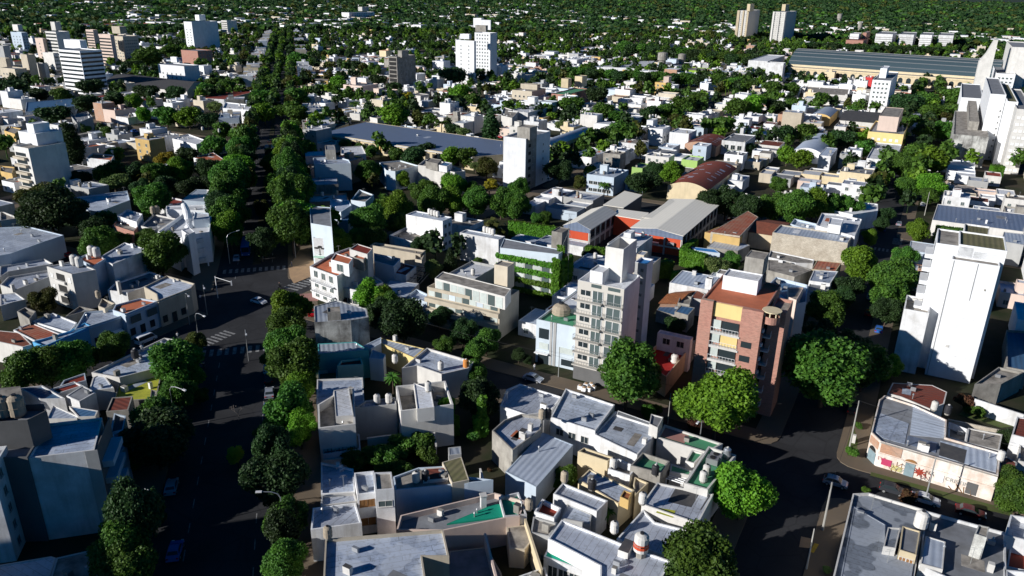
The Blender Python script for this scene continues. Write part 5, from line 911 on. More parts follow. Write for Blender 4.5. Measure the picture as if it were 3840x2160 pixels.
bld(1, 'P', 5.2, [(490, 940), (640, 900), (730, 890), (600, 860)], 'conc', 'r_grey', 'small stained house behind the blue shop row', 'house'); bld(1, 'P', 6.5, [(128, 900), (220, 960), (270, 900), (190, 868)], 'conc', 'r_conc', 'dirty concrete hut with flat top at the left', 'hut')
r_, _p = bld(1, 'P', 9.8, [(352, 562), (540, 620), (722, 585), (560, 520)], 'offw', 'r_memc', 'white three-storey walk-up with recessed balconies and laundry', 'apartment house', par=.3, tanks=[(565, 550, 'w', 9.6, .9), (605, 565, 'w', 9.6, .9)], lm='the white walk-up with laundry')
a = P(1, 352, 562, 9.8)[:2]; b2 = P(1, 540, 620, 9.8)[:2]; L_ = np.linalg.norm(b2-a); u_ = (b2-a)/L_; n_ = np.array([u_[1], -u_[0]])
for k in range(3):
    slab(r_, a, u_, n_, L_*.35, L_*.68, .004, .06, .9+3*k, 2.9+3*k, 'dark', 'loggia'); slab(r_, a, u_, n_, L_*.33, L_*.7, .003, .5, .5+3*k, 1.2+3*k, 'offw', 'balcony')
    for f_ in (.15, .85): win_at(r_, a+u_*L_*f_, u_, n_, 1.1, 1.2, 1.3+3*k, 's')
bld(1, 'P', 9, [(585, 500), (700, 560), (800, 500), (690, 450)], 'bluew', 'r_terra', 'bluish stair block with railings behind the walk-up', 'building', tanks=[(695, 480, 'w', 9.4, .9), (735, 490, 'w', 9.4, .9)], vols=[]); bld(1, 'P', 8.4, [(735, 500), (850, 545), (1118, 432), (940, 380)], 'white', 'r_memc', 'white hall with single-pitch grey roof and blank side wall', 'building', par=.3, lm='the white blank-sided hall')
bld(1, 'P', 4.5, [(810, 740), (960, 760), (1080, 720), (1240, 640), (1130, 600), (860, 690)], 'white', 'r_grey', 'white low house with dark patio behind the corner house', 'house', par=.4, chim=[(905, 760, 3.0), (1190, 655, 1)])
bld(1, 'P', 6.5, [(740, 860), (790, 880), (870, 840), (770, 800)], 'beige', 'r_conc', 'small beige roof room with round tank in the row', 'house', tanks=[(745, 800, 'c', 6.6)])
bld(1, 'P', 4.2, [(0, 700), (110, 740), (370, 640), (360, 590), (60, 640)], 'offw', 'r_silver', 'long white roofed house at the left under the walk-up', 'house', chim=[(100, 740, 1.5)]); bld(1, 'P', 4, [(0, 640), (60, 600), (400, 540), (330, 500), (0, 560)], 'offw', 'r_silver', 'second long pale roof at the left beyond the walk-up', 'house')
bld(1, 'P', 4, [(0, 860), (100, 830), (190, 810), (120, 760), (0, 770)], 'offw', 'r_mem', 'low grey roof with green bushes at the left edge', 'house', par=.2)
r_, _p = bld(1, 'P', 6.6, [(-60, 490), (75, 465), (330, 375), (480, 325), (210, 258), (-60, 270)], 'bluew', 'r_mem', 'large warehouse with smooth curved grey roof at the left edge', 'warehouse', par=.25, lm='the left edge warehouse'); bld(1, 'P', 7.5, [(0, 215), (150, 195), (30, 150), (0, 150)], 'offw', 'r_conc', 'cream warehouse corner with saw-tooth parapet at the left edge', 'warehouse')
# white organic building
r_, _p = bld(1, 'P', 9.2, [(1190, 300), (1370, 340), (1500, 310), (1580, 300), (1595, 185), (1460, 150), (1380, 165)], 'clean', 'r_white', 'white sculptural building with rounded chimney and curved bays at the avenue', 'sculptural building', par=1.0, lm='the white sculptural building', vols=[('P', 12, [(1368, 285), (1420, 320), (1470, 300), (1430, 265)], 'clean', 'r_white', D(base=0, name='corner_tower')), ('P', 10.8, [(1460, 210), (1580, 200), (1575, 160), (1470, 150)], 'paleblue', 'r_white', D(name='roof_wall')), ('P', 5.6, [(1090, 340), (1350, 460), (1400, 400), (1200, 300)], 'clean', 'r_white', D(base=0, name='lower_wing'))])
q = P(1, 1425, 250, 9); b = MB(); b.tube([(q[0], q[1], 8.4), (q[0]+.2, q[1], 11), (q[0]-.3, q[1]+.5, 13), (q[0]-.9, q[1]+1, 14.4), (q[0]-1.3, q[1]+1.4, 15.0)], 1.3, 'clean', 14, .75); b.build('round_chimney', r_)
a = P(1, 1420, 500, 4.5)[:2]; q = P(1, 1500, 440, 4)[:2]
for k in range(3): b = MB(); b.cyl(q[0], q[1], 1+2.8*k, 2.1+2.8*k, 1.8, 1.8, 'clean', 16); b.build('curved_balcony', r_)
bld(1, 'P', 6.8, [(850, 250), (1010, 300), (1040, 260), (880, 215)], 'brick', 'r_conc', 'orange brick house with balustraded terrace near the sculptural building', 'house', win=[(0, 1, 2, D(z=3.4, k='s'))], lm='the orange brick house'); bld(1, 'P', 8.4, [(885, 180), (1030, 225), (1075, 165), (960, 130)], 'white', 'r_memc', 'white attic house with pale blue roof above the brick house', 'house')
bld(1, 'P', 9.6, [(885, 125), (945, 145), (1015, 100), (950, 85)], 'conc', 'r_corr', 'small grey hut on the roofs with sheet top', 'hut', foot=False) if 0 else None
bld(1, 'P', 7, [(1060, 255), (1190, 290), (1330, 200), (1160, 165)], 'offw', 'r_grey', 'grey roofed house with vents and twin tanks by the sculptural building', 'house', tanks=[(1158, 165, 'c', 7.2, .8), (1190, 160, 'c', 7.2, .8)])
bld(1, 'P', 8, [(1250, 130), (1550, 140), (1545, 95), (1255, 105)], 'clean', 'r_white', 'long white wall house behind the sculptural building', 'house', par=.3)
bld(1, 'P', 7.5, [(1370, 60), (1555, 75), (1668, 65), (1665, -15), (1480, -20)], 'bluew', 'r_corr', 'blue-grey metal roofed workshop left of the avenue trees', 'workshop', par=.1, lm='the blue-grey workshop')
bld(1, 'P', 5.5, [(630, 130), (740, 150), (980, 60), (960, -10), (560, 40)], 'bluew', 'r_mem', 'long low house with pale blue wall by the dark trees', 'house')
# ---------------- towers and larger buildings farther off ----------------
def tower(t, h, pts, wall, label, lm=None, rows=0, fc=0, rc=0, roof='r_grey', mode='A', bands=None, vols=(), f='offw', k='g', cat='apartment tower', ww=1.3, wh=1.2, **kw):
    win = []; n = rows or int((h-1)/2.9)
    if fc: win.append((0, n, fc, D(w=ww, h=wh, z=1.4, dz=2.9, k=k, f=f)))
    if rc: win.append((1, n, rc, D(w=ww, h=wh, z=1.4, dz=2.9, k=k, f=f)))
    r_, pl = bld(t, mode, h, pts, wall, roof, label, cat, win=win, vols=vols, lm=lm, par=.6, **kw)
    if bands:
        for e in bands[1]:
            a, b2 = pl[e], pl[(e+1) % 4]; L_ = np.linalg.norm(b2-a); u_ = (b2-a)/L_; n_ = np.array([u_[1], -u_[0]])
            for q in range(n): slab(r_, a, u_, n_, .3, L_-.3, .003, .06, 1.2+2.9*q, 2.5+2.9*q, bands[0], 'window_band')
    return r_
rt_ = tower(20, 20.8, [(-64, 1030), (105, 1048), (290, 985)], 'clean', 'narrow white tower with blank lit wall and grey windowed flank in the middle', 'the narrow white middle tower', rc=2, ww=.8, wh=.8, vols=[('A', 25, [(40, 960), (135, 965), (190, 930)], 'conc', 'r_conc')])
pl = poly_from(20, 'A', 20.8, [(-64, 1030), (105, 1048), (290, 985)]); L_ = np.linalg.norm(pl[2]-pl[1]); slab(rt_, pl[1], vA, vB, L_*.03, L_*.42, .003, .08, 0, 20.7, 'conc', 'flank_stripe')  # flat dark concrete stripe laid over the flank in place of a recess
for q in range(6): slab(rt_, pl[1], vA, vB, L_*.1, L_*.2, .085, .12, 2+3*q, 3.3+3*q, 'dark', 'window')
r_ = tower(10, 25.6, [(998, 425), (1062, 428), (1202, 428)], 'conc', 'unfinished grey tower with open floors on one side', 'the unfinished grey tower', rc=3, ww=.9, wh=.8, vols=[('A', 30, [(1070, 380), (1100, 382), (1150, 370)], 'conc', 'r_conc')])
pl = poly_from(10, 'A', 25.6, [(998, 425), (1062, 428), (1202, 428)])
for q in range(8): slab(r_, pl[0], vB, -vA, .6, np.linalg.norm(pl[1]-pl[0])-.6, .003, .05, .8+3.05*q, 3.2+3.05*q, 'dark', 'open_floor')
tower(10, 35, [(1506, 300), (1646, 310), (1660, 290)], 'clean', 'left half of the tall white double tower with tiny windows', 'the tall white double tower', fc=2, ww=.9, wh=.9, vols=[('A', 38.5, [(1540, 255), (1608, 258), (1625, 245)], 'clean', 'r_white')])
tower(10, 38.8, [(1650, 245), (1768, 250), (1820, 235)], 'clean', 'right half of the tall white double tower with central brown shaft', None, fc=5, ww=1.1, vols=[('A', 44, [(1655, 190), (1735, 192), (1750, 180)], 'conc', 'r_conc'), ('A', 47, [(1640, 135), (1700, 138), (1720, 128)], 'clean', 'r_white'), ('A', 47, [(1700, 150), (1770, 152), (1775, 140)], 'clean', 'r_white')], foot=True)
tower(0, 30, [(440, 350), (600, 385), (765, 370)], 'clean', 'white stepped tower striped with dark window bands at the upper left', 'the striped white stepped tower', bands=('glass', (0, 1)), vols=[('A', 35, [(478, 290), (600, 305), (650, 290)], 'clean', 'r_white', D(base=29))])
tower(0, 34, [(1385, 150), (1445, 165), (1640, 170)], 'clean', 'tall tower with broad blue-shaded blank side at the upper left', 'the blue-sided tower', rows=9, fc=2, vols=[('A', 40, [(1470, 110), (1500, 112), (1548, 108)], 'clean', 'r_white')])
tower(0, 22, [(1668, 148), (1710, 155), (1785, 150)], 'offw', 'smaller grey and white tower right of the blue-sided tower', None, bands=('dark', (0,)))
r_, _p = bld(0, 'A', 19.2, [(100, 1105), (212, 1120), (492, 1000)], 'offw', 'r_conc', 'tall white apartment house with huge blank blue-shaded wall and beige balconies at the left', 'apartment house', par=.6, lm='the tall house with blue-shaded wall', vols=[('A', 26, [(195, 930), (248, 938), (368, 920)], 'clean', 'r_white', D(base=16)), ('A', 23, [(135, 995), (268, 1010), (465, 1000)], 'clean', 'r_white', D(base=18.6))])
a, b2 = _p[0], _p[1]; L_ = np.linalg.norm(b2-a)
for q in range(6): slab(r_, a, vB, -vA, .2, L_*.8, .01, 1.2, .8+2.8*q, 1.7+2.8*q, 'beige', 'balcony'); slab(r_, a, vB, -vA, .6, L_*.75, .003, .05, 1.9+2.8*q, 3.1+2.8*q, 'glass', 'balcony_door')
tower(0, 29, [(740, 240), (830, 262), (860, 250)], 'pinkw', 'beige tower with framework top at the upper left', 'the beige framework tower', bands=('glass', (0,)), vols=[])
tower(0, 26.5, [(832, 262), (925, 275), (1040, 262)], 'beige', 'brown tower with rows of small windows at the upper left', 'the brown windowed tower', fc=4, rc=6, vols=[('A', 33, [(840, 195), (900, 200), (950, 190)], 'beige', 'r_conc')]); tower(0, 25, [(645, 215), (700, 225), (735, 210)], 'pinkw', 'pale narrow tower left of the beige framework tower', None, bands=('glass', (0,)))
tower(0, 24, [(78, 235), (160, 245), (205, 230)], 'bluew', 'stepped pale tower near the upper left corner', 'the stepped pale tower', fc=3, rc=2, vols=[('A', 30, [(90, 180), (130, 186), (165, 178)], 'offw', 'r_conc')])
tower(0, 33, [(340, 225), (420, 240), (520, 250)], 'offw', 'tall white tower with blue rear box near the upper left', 'the tall upper left tower', bands=('glass', (0,)), vols=[('A', 40, [(378, 155), (410, 165), (455, 160)], 'offw', 'r_conc')])
tower(0, 27, [(262, 280), (320, 290), (345, 275)], 'pinkw', 'slim pinkish tower beside the tall upper left tower', None, fc=1); tower(0, 20, [(320, 385), (400, 400), (440, 395)], 'offw', 'lower white tower in front of the slim pinkish tower', None, rc=3)
tower(0, 24, [(150, 400), (200, 412), (262, 400)], 'beige', 'dark beige narrow tower with blank walls at the left', 'the dark beige narrow tower'); tower(0, 15, [(0, 500), (110, 520), (200, 470)], 'beige', 'beige mid-rise with window grid at the left edge', None, fc=4); tower(0, 24, [(-40, 330), (20, 345), (70, 320)], 'grey', 'grey tower cut by the left edge', None); tower(0, 18, [(-60, 420), (40, 440), (75, 410)], 'beige', 'tan tower cut by the left edge', None)
tower(0, 17, [(262, 470), (330, 480), (360, 460)], 'offw', 'small white tower beside the dark beige narrow tower', None)
tower(0, 17, [(1190, 465), (1388, 500), (1500, 455)], 'clean', 'white four-storey block with blue-shaded end wall', 'the white four-storey block', rows=4, fc=5, ww=1.1, vols=[('A', 20.5, [(1285, 425), (1330, 432), (1345, 425)], 'clean', 'r_white')])
tower(0, 16, [(1365, 365), (1490, 385), (1600, 345)], 'brick', 'orange brick block with vine patch below the blue-sided tower', 'the orange brick block', rc=4)
bld(0, 'P', 6, [(780, 630), (1410, 690), (1520, 620), (960, 560)], 'offw', 'r_dark', 'wide dark roofed hall with long skylight at the upper left', 'market hall', rf=('g', 'w'), rise=3, lm='the dark roofed hall'); bld(0, 'P', 5.5, [(1500, 740), (1690, 750), (1925, 690), (1880, 665), (1500, 715)], 'white', 'r_dred', 'long building with dark red roof beside the avenue', 'building', par=.2, lm='the long dark red roof')
bld(0, 'P', 5, [(190, 845), (560, 800), (590, 740), (200, 770)], 'teal' if 0 else 'bluew', 'r_bluec', 'long low blue roofed house on the left', 'house', par=.3); bld(0, 'P', 8, [(1680, 815), (1890, 830), (1895, 790), (1700, 770)], 'clean', 'r_white', 'white building with crenellated parapet beside the avenue', 'building', win=[(0, 2, 4)])
bld(0, 'P', 7, [(530, 870), (580, 930), (700, 880), (660, 840)], 'grey', 'r_grey', 'grey two-storey house at the left centre', 'house', win=[(0, 2, 2)]); bld(0, 'P', 7, [(1300, 1045), (1480, 1090), (1560, 1060), (1420, 1010)], 'white', 'r_white', 'white two-storey house with flat roofs among left trees', 'house', win=[(0, 1, 2), (1, 1, 2)], tanks=[(1530, 985), (1655, 1000)], lm='the white house among left trees')
bld(0, 'P', 5.5, [(1460, 1190), (1560, 1215), (1700, 1210), (1610, 1150)], 'white', 'r_terra', 'house with bright terracotta hipped roof among left trees', 'house', par=.1, lm='the bright terracotta roof'); bld(0, 'P', 5.5, [(650, 1190), (840, 1210), (860, 1170), (700, 1155)], 'white', 'r_terra', 'white house with orange edged roof left of the yellow tree', 'house', tanks=[(750, 1150), (850, 1165)])
bld(0, 'P', 7.5, [(30, 985), (110, 1010), (160, 970), (60, 950)], 'ochre', 'r_conc', 'ochre orange house with tank tower at the left edge', 'house'); bld(0, 'P', 4.5, [(0, 1290), (90, 1310), (110, 1260), (0, 1250)], 'ochre', 'r_conc', 'yellow house front at the left edge', 'house', win=[(0, 1, 2)])
# market hall
r_, mp = bld(10, 'P', 6.2, [(480, 1003), (1640, 1183), (1868, 1165), (1868, 1062), (830, 918)], 'cream', 'r_slate', 'vast market hall with smooth slate-blue sheet roof and cream street front', 'market hall', par=.12, lm='the vast slate-blue market hall')
q0, q1 = P(10, 480, 1003, 6.2)[:2], P(10, 1640, 1183, 6.2)[:2]; L_ = np.linalg.norm(q1-q0); u_ = (q1-q0)/L_; n_ = np.array([u_[1], -u_[0]])
slab(r_, q0, u_, n_, 0, L_, .003, .9, 5.6, 5.95, 'offw', 'eaves'); 
for k in range(int(L_/4.2)): slab(r_, q0, u_, n_, 1+k*4.2, 3.6+k*4.2, .004, .08, 1.0, 4.6, 'dark' if k % 3 else 'ochre', 'arched_bay')
r_, _p = bld(20, 'A', 7.5, [(190, 1105), (300, 1110), (600, 975)], 'cream', 'r_corr2', 'arched roof hall with cream walls and tall dark bays behind the narrow middle tower', 'market hall', rf=('v', 'd'), rise=2.5, lm='the arched cream hall')
a = _p[1]; L_ = np.linalg.norm(_p[2]-a)
for k in range(int(L_/4)): slab(r_, a, vA, vB, .6+k*4, 3.4+k*4, .003, .08, .8, 5.8, 'dark', 'tall_bay')
r_, _p = bld(10, 'P', 8, [(375, 960), (420, 985), (595, 930), (598, 885), (480, 880), (400, 890)], 'beige', 'r_white', 'rounded beige corner building at the avenue beyond the crossing', 'corner building', par=.7, win=[(0, 2, 2), (1, 2, 3)], lm='the rounded beige corner building')
bld(10, 'P', 6, [(485, 950), (585, 972), (700, 930), (600, 905)], 'cream', 'r_dred', 'cream walled house in front of the slate-blue hall', 'house'); bld(10, 'P', 6.5, [(828, 875), (915, 895), (975, 870), (890, 850)], 'offw', 'r_conc', 'small white square house behind the slate-blue hall', 'house')
r_, _p = bld(10, 'P', 10.9, [(440, 1240), (715, 1232), (700, 1205), (600, 1180), (430, 1190)], 'paleblue', 'r_memc', 'pale blue windowless four-storey block on the avenue with wide lit wall', 'apartment block', par=.4, lm='the pale blue windowless block', vols=[('P', 14.5, [(525, 1130), (600, 1130), (590, 1095), (520, 1095)], 'conc', 'r_grey', D(name='tank_room'))])
bld(10, 'P', 7, [(640, 1160), (720, 1170), (830, 1160), (800, 1100), (640, 1110)], 'offw', 'r_white', 'white stepped house behind the pale blue windowless block', 'house', par=.4)
bld(10, 'P', 8, [(982, 1285), (1050, 1292), (1230, 1250), (1090, 1210), (930, 1225)], 'paleblue', 'r_conc', 'ivy-fronted blue house before the slate-blue hall', 'house', lm='the ivy-fronted blue house')
bld(10, 'P', 9, [(1222, 1245), (1345, 1262), (1500, 1300), (1580, 1290), (1400, 1215), (1280, 1200)], 'offw', 'r_conc', 'long grimy white house with roof rooms by the slate-blue hall', 'house', par=.5, vols=[('P', 11.4, [(1280, 1215), (1370, 1235), (1400, 1205), (1310, 1190)], 'conc', 'r_conc'), ('P', 11, [(1380, 1245), (1440, 1255), (1480, 1230), (1420, 1220)], 'white', 'r_bluec')])
tower(10, 8.5, [(658, 622), (800, 650), (925, 630)], 'pinkw', 'pink and white terrace of flats behind the avenue', 'the pink flats', rows=2, fc=5, vols=[('A', 13, [(712, 580), (750, 585), (765, 580)], 'pinkw', 'r_conc')], cat='flats'); tower(10, 7.8, [(815, 690), (905, 705), (1080, 680)], 'pinkw', 'pinkish two-storey flats with blank walls right of the pink flats', None, vols=[('A', 11.5, [(885, 665), (925, 670), (950, 658)], 'pinkw', 'r_conc')], cat='flats')
bld(10, 'P', 6.5, [(365, 600), (540, 610), (560, 570), (385, 560)], 'ochre', 'r_conc', 'tan corner house with red shop front far up the avenue', 'house', win=[(0, 1, 5)], lm='the tan corner house')
bld(10, 'A', 20, [(645, 88), (702, 95), (952, 90)], 'clean', 'r_grey', 'distant long slab with bright white end wall near the horizon', 'apartment block', win=[(1, 5, 12, D(w=3, h=1.5, z=2, dz=3.5))], lm='the distant white-ended slab', vols=[('A', 29, [(770, 50), (800, 52), (850, 50)], 'offw', 'r_conc')]); bld(10, 'A', 8, [(660, 160), (765, 170), (795, 150)], 'brick', 'r_conc', 'low brown brick block in front of the distant slab', 'building')
bld(10, 'P', 9, [(1850, 870), (1932, 890), (1980, 840), (1870, 808)], 'offw', 'r_conc', 'cream mid-rise behind the round palms', 'building')
# upper centre
bld(20, 'A', 9, [(-30, 815), (120, 850), (345, 755)], 'white', 'r_white', 'white stacked flats with roof rooms above the arched hall', 'flats', par=.5, lm='the white stacked flats', vols=[('A', 12.5, [(118, 730), (170, 735), (200, 725)], 'white', 'r_white'), ('A', 11, [(200, 760), (300, 775), (348, 750)], 'paleblue', 'r_white', D(base=7))]); bld(20, 'A', 6, [(88, 868), (235, 890), (340, 865)], 'ochre', 'r_grey', 'ochre low house beside the arched hall', 'house', par=.3)
bld(20, 'A', 8.4, [(0, 660), (150, 690), (255, 650)], 'beige', 'r_conc', 'beige stepped flats at the upper centre', 'flats', vols=[('A', 11.5, [(65, 620), (190, 640), (215, 625)], 'beige', 'r_conc')], win=[(0, 2, 4)]); bld(20, 'A', 9, [(298, 700), (405, 715), (585, 625)], 'brick', 'r_green', 'dark flanked block with two cream tank towers', 'building', lm='the block with two cream tank towers', vols=[('A', 15, [(372, 590), (425, 595), (450, 588)], 'cream', 'r_conc'), ('A', 16, [(475, 572), (530, 578), (568, 568)], 'cream', 'r_conc')], win=[(0, 1, 2, D(z=5, k='s'))])
tower(20, 10, [(1080, 615), (1160, 625), (1205, 615)], 'ochre', 'yellowish block with stepped roof at the upper centre', 'the yellowish stepped block', rows=3, fc=2, vols=[('A', 14, [(1145, 575), (1185, 580), (1205, 570)], 'pinkw', 'r_conc')], cat='building')
bld(20, 'A', 7.5, [(860, 950), (975, 975), (1030, 940)], 'clean', 'r_white', 'white cubic villa at the left of the white group', 'house', par=.5, win=[(1, 2, 1)], lm='the white cubic villas'); bld(20, 'A', 9, [(1030, 952), (1140, 975), (1195, 950)], 'clean', 'r_white', 'tallest white cubic villa with round tanks', 'house', par=.5, win=[(1, 2, 2)], vols=[('A', 12, [(1018, 905), (1065, 910), (1100, 895)], 'clean', 'r_white', D(tanks=[(1040, 890), (1062, 888), (1085, 888)]))]); bld(20, 'A', 8, [(1190, 985), (1335, 1010), (1395, 965)], 'clean', 'r_white', 'right-hand white cubic villa beside the rusty vaulted shed', 'house', par=.5)
bld(20, 'A', 5, [(1305, 1068), (1540, 1110), (1640, 975)], 'brickl', 'r_rust', 'brick shed with rusty vaulted roof and pale skylight stripes', 'shed', rf=('v', 'd'), rise=1.8, lm='the rusty vaulted brick shed'); bld(20, 'A', 5.5, [(1175, 1380), (1480, 1440), (1700, 1290)], 'cream', 'r_rust', 'cream walled depot with large dark rust vaulted roof', 'depot', rf=('v', 'd'), rise=2.2, lm='the dark rust vaulted depot')
bld(20, 'A', 7, [(1585, 1050), (1760, 1075), (1840, 1035)], 'white', 'r_grey', 'white modern house with three dark window panes', 'house', win=[(0, 1, 3, D(w=2, h=2, z=3))], vols=[('A', 9.5, [(1725, 965), (1750, 968), (1765, 960)], 'white', 'r_white')], lm='the white house with three panes'); bld(20, 'A', 7.5, [(1230, 840), (1440, 870), (1465, 820)], 'white', 'r_white', 'white villa with grey upper floor at the upper centre', 'house', win=[(0, 2, 4)], lm='the white villa with grey top')
bld(20, 'A', 5.5, [(445, 1145), (600, 1190), (745, 1110)], 'white', 'r_mem', 'white house with pale blue roof court near the narrow middle tower', 'house', par=.6, lm='the pale blue roof court'); bld(20, 'A', 7.5, [(565, 1310), (770, 1340), (880, 1270)], 'bluew', 'r_mem', 'shaded blue two-storey house with balcony bands', 'house', win=[(0, 2, 5, D(w=1.6))], vols=[('A', 10.5, [(665, 1240), (720, 1250), (735, 1240)], 'paleblue', 'r_white')], lm='the shaded blue house'); bld(20, 'A', 6, [(905, 1250), (985, 1270), (1045, 1230)], 'lime', 'r_grey', 'pale green house beside a round dark tree', 'house'); bld(20, 'A', 6, [(1280, 1190), (1400, 1215), (1450, 1170)], 'lime', 'r_white', 'lime green house near the rusty vaults', 'house', win=[(0, 1, 2)], lm='the lime green house')
bld(20, 'P', 6.5, [(670, 505), (1000, 520), (1075, 460), (720, 465)], 'clean', 'r_white', 'long bright white building below the tree belt', 'building', par=.4, lm='the long bright white building'); bld(20, 'A', 7, [(420, 440), (490, 450), (580, 445)], 'clean', 'r_white', 'white cube building below the tree belt', 'building'); bld(20, 'A', 6, [(1165, 485), (1260, 500), (1365, 490)], 'clean', 'r_dark', 'white and black hall left of the green mural', 'building', par=.3)
r_, _p = bld(20, 'A', 4.5, [(1280, 520), (1430, 535), (1500, 525)], 'mural', 'r_conc', 'low wall building painted with a bright green mural', 'building', lm='the green mural')
r_ = tower(20, 48, [(1703, 72), (1790, 80), (1873, 80)], 'offw', 'left twin tower in orange and cream with window columns', 'the left twin tower', fc=4, rc=0, ww=1.0, vols=[('A', 58, [(1777, 28), (1800, 30), (1830, 28)], 'cream', 'r_conc', D(base=47))]); pl = poly_from(20, 'A', 48, [(1703, 72), (1790, 80), (1873, 80)]); L_ = np.linalg.norm(pl[1]-pl[0])
slab(r_, pl[0], vB, -vA, L_*.0, L_*.22, .02, 1.2, 0, 47.9, 'tanside', 'orange_shaft'); slab(r_, pl[0], vB, -vA, L_*.48, L_*.6, .02, 1.2, 0, 47.9, 'tanside', 'orange_shaft'); slab(r_, pl[0], vB, -vA, L_*.85, L_, .02, 1.2, 0, 47.9, 'tanside', 'orange_shaft')
r_ = tower(30, 48, [(40, 80), (140, 90), (228, 92)], 'offw', 'right twin tower in pale cream with window columns', 'the right twin tower', fc=4, ww=1.0, vols=[('A', 58, [(108, 30), (135, 32), (162, 30)], 'cream', 'r_conc', D(base=47))]); pl = poly_from(30, 'A', 48, [(40, 80), (140, 90), (228, 92)]); L_ = np.linalg.norm(pl[1]-pl[0])
for f_ in (.0, .42, .82): slab(r_, pl[0], vB, -vA, L_*f_, L_*(f_+.13), .02, 1.2, 0, 47.9, 'offw', 'shaft')
for t, pts, h, rs in ((20, [(1305, 1068), (1540, 1110), (1640, 975)], 5, 1.8), (20, [(1175, 1380), (1480, 1440), (1700, 1290)], 5.5, 2.2)):
    pl = poly_from(t, 'A', h, pts); w_, d_ = np.linalg.norm(pl[1]-pl[0]), np.linalg.norm(pl[3]-pl[0]); R5 = random.Random(3); rr = [o for o in C.objects if o.type == 'EMPTY' and abs(o.location.x-np.mean(pl, axis=0)[0]) < .01][0]
    for k in range(18):
        u0 = R5.choice((.12, .3, .55, .75)); v0 = R5.uniform(.03, .93); b = MB(); zz = lambda u: h+rs*(1-(2*u-1)**2)+.05; u1 = u0+.13; p = lambda u, v: pl[0]+(pl[1]-pl[0])*u+(pl[3]-pl[0])*v
        b.quad((*p(u0, v0), zz(u0)), (*p(u1, v0), zz(u1)), (*p(u1, v0+.022), zz(u1)), (*p(u0, v0+.022), zz(u0)), 'r_silver'); b.build('skylight', rr)
# station
nl, nr = P(30, 150, 482, 11)[:2], P(30, 1475, 573, 11)[:2]; u_ = (nr-nl)/np.linalg.norm(nr-nl); n_ = np.array([-u_[1], u_[0]]); Ls = np.linalg.norm(nr-nl); r_ = empty('train_station', (*(nl+u_*Ls/2+n_*25), 0), 'long railway station with dark green curved shed roof and arched cream wall', 'railway station'); reserve([nl-n_*14, nr-n_*14, nr+n_*50, nl+n_*50]); LANDM.append(('the long station roof', np.array([*(nl+u_*Ls/2), 12])))
a, b2 = MB(), MB(); sp = [nl+u_*0, nr+u_*25, nr+u_*25+n_*48, nl+n_*48]; a.add([(*p, 0) for p in sp]+[(*p, 11) for p in sp], [(i, (i+1) % 4, 4+(i+1) % 4, 4+i) for i in range(4)], 'stone'); vault(b2, a, sp, 11, 13, 'r_station', 'conc', 'w', n=16); a.build('wall', r_); b2.build('roof', r_)
for k in range(5):
    t_ = .06+.1*k; z = 11+13*(1-(2*t_-1)**2)+.2; p = nl+n_*48*t_; b = MB(); b.tube([(*p, z), (*(p+u_*(Ls+25)), z)], .3, 'metal', 4); b.build('roof_rib', r_)
aw = nl-n_*12; vol(r_, [aw, aw+u_*(Ls+20), aw+u_*(Ls+20)+n_*11.9, aw+n_*11.9], 0, 9.4, 'stone', 'r_grey', 'arched_front')
for k in range(24):
    p = aw+u_*(4+k*(Ls+10)/24); b = MB(); c0 = [(*(p+u_*(1.9*cos(q*pi/8))-n_*.12), 5.0+2.0*sin(q*pi/8)) for q in range(9)]; c0 += [(*(p-u_*1.9-n_*.12), 2.4), (*(p+u_*1.9-n_*.12), 2.4)]; b.add(c0, [tuple(range(11))], 'glass'); b.build('arched_window', r_)
slab(r_, aw, u_, -n_, 0, Ls+20, .003, .4, 7.8, 8.3, 'stone', 'cornice')
# right edge towers
bld(30, 'A', 18.5, [(1460, 735), (1625, 745), (1700, 700)], 'clean', 'r_grey', 'white windowless block on the right street below the wedge tower', 'apartment block', lm='the windowless block under the wedge', win=[(1, 6, 1, D(w=.8, h=.9))]); bld(30, 'A', 14.3, [(1400, 995), (1668, 1035), (1700, 985)], 'grime', 'r_conc', 'stained concrete fronted block on the right street', 'building', par=.4, lm='the stained concrete block', vols=[('A', 18, [(1520, 915), (1595, 920), (1605, 905)], 'conc', 'r_conc')])
bld(30, 'A', 31.5, [(1680, 705), (1800, 715), (1830, 690)], 'clean', 'r_grey', 'tall white column block with small flank windows at the right', 'apartment tower', win=[(1, 9, 1, D(w=.8, h=.9)), (0, 9, 1, D(w=.6, h=.8, s=.8))], lm='the tall white column block'); bld(30, 'A', 30, [(1810, 750), (1890, 770), (1932, 740)], 'clean', 'r_moss', 'white block with mossy top at the right edge', 'apartment tower', win=[(1, 9, 1, D(w=.8, h=.9))]); tower(30, 29.0, [(1880, 800), (2010, 830), (2080, 790)], 'offw', 'pinkish tower with a grid of windows cut by the right edge', None, rows=9, fc=3, k='s')
w0, w1, w2, w3 = P(30, 1540, 640, 10)[:2], P(30, 1650, 670, 10)[:2], 0, 0; aa = P(30, 1560, 640, 0)[:2]; r_ = empty('apartment_tower', (*P(30, 1610, 680, 0)[:2], 0), 'white tower with steeply slanted wedge-shaped top at the right', 'apartment tower'); LANDM.append(('the wedge-topped tower', P(30, 1680, 500, 30)))
g0, g1 = P(30, 1530, 735, 0)[:2], P(30, 1638, 760, 0)[:2]; ux = vB; Lw = (g1-g0) @ ux
def hpx(g, y):
    lo, hi, ty = 0, 150, T(30, 0, y)[1]
    for _ in range(40):
        m_ = (lo+hi)/2
        if Q((*g, m_))[1] > ty: lo = m_
        else: hi = m_
    return lo
h1, h2, h3 = hpx(g0, 470), hpx(g0+ux*Lw*.4, 405), hpx(g0+ux*Lw, 302)
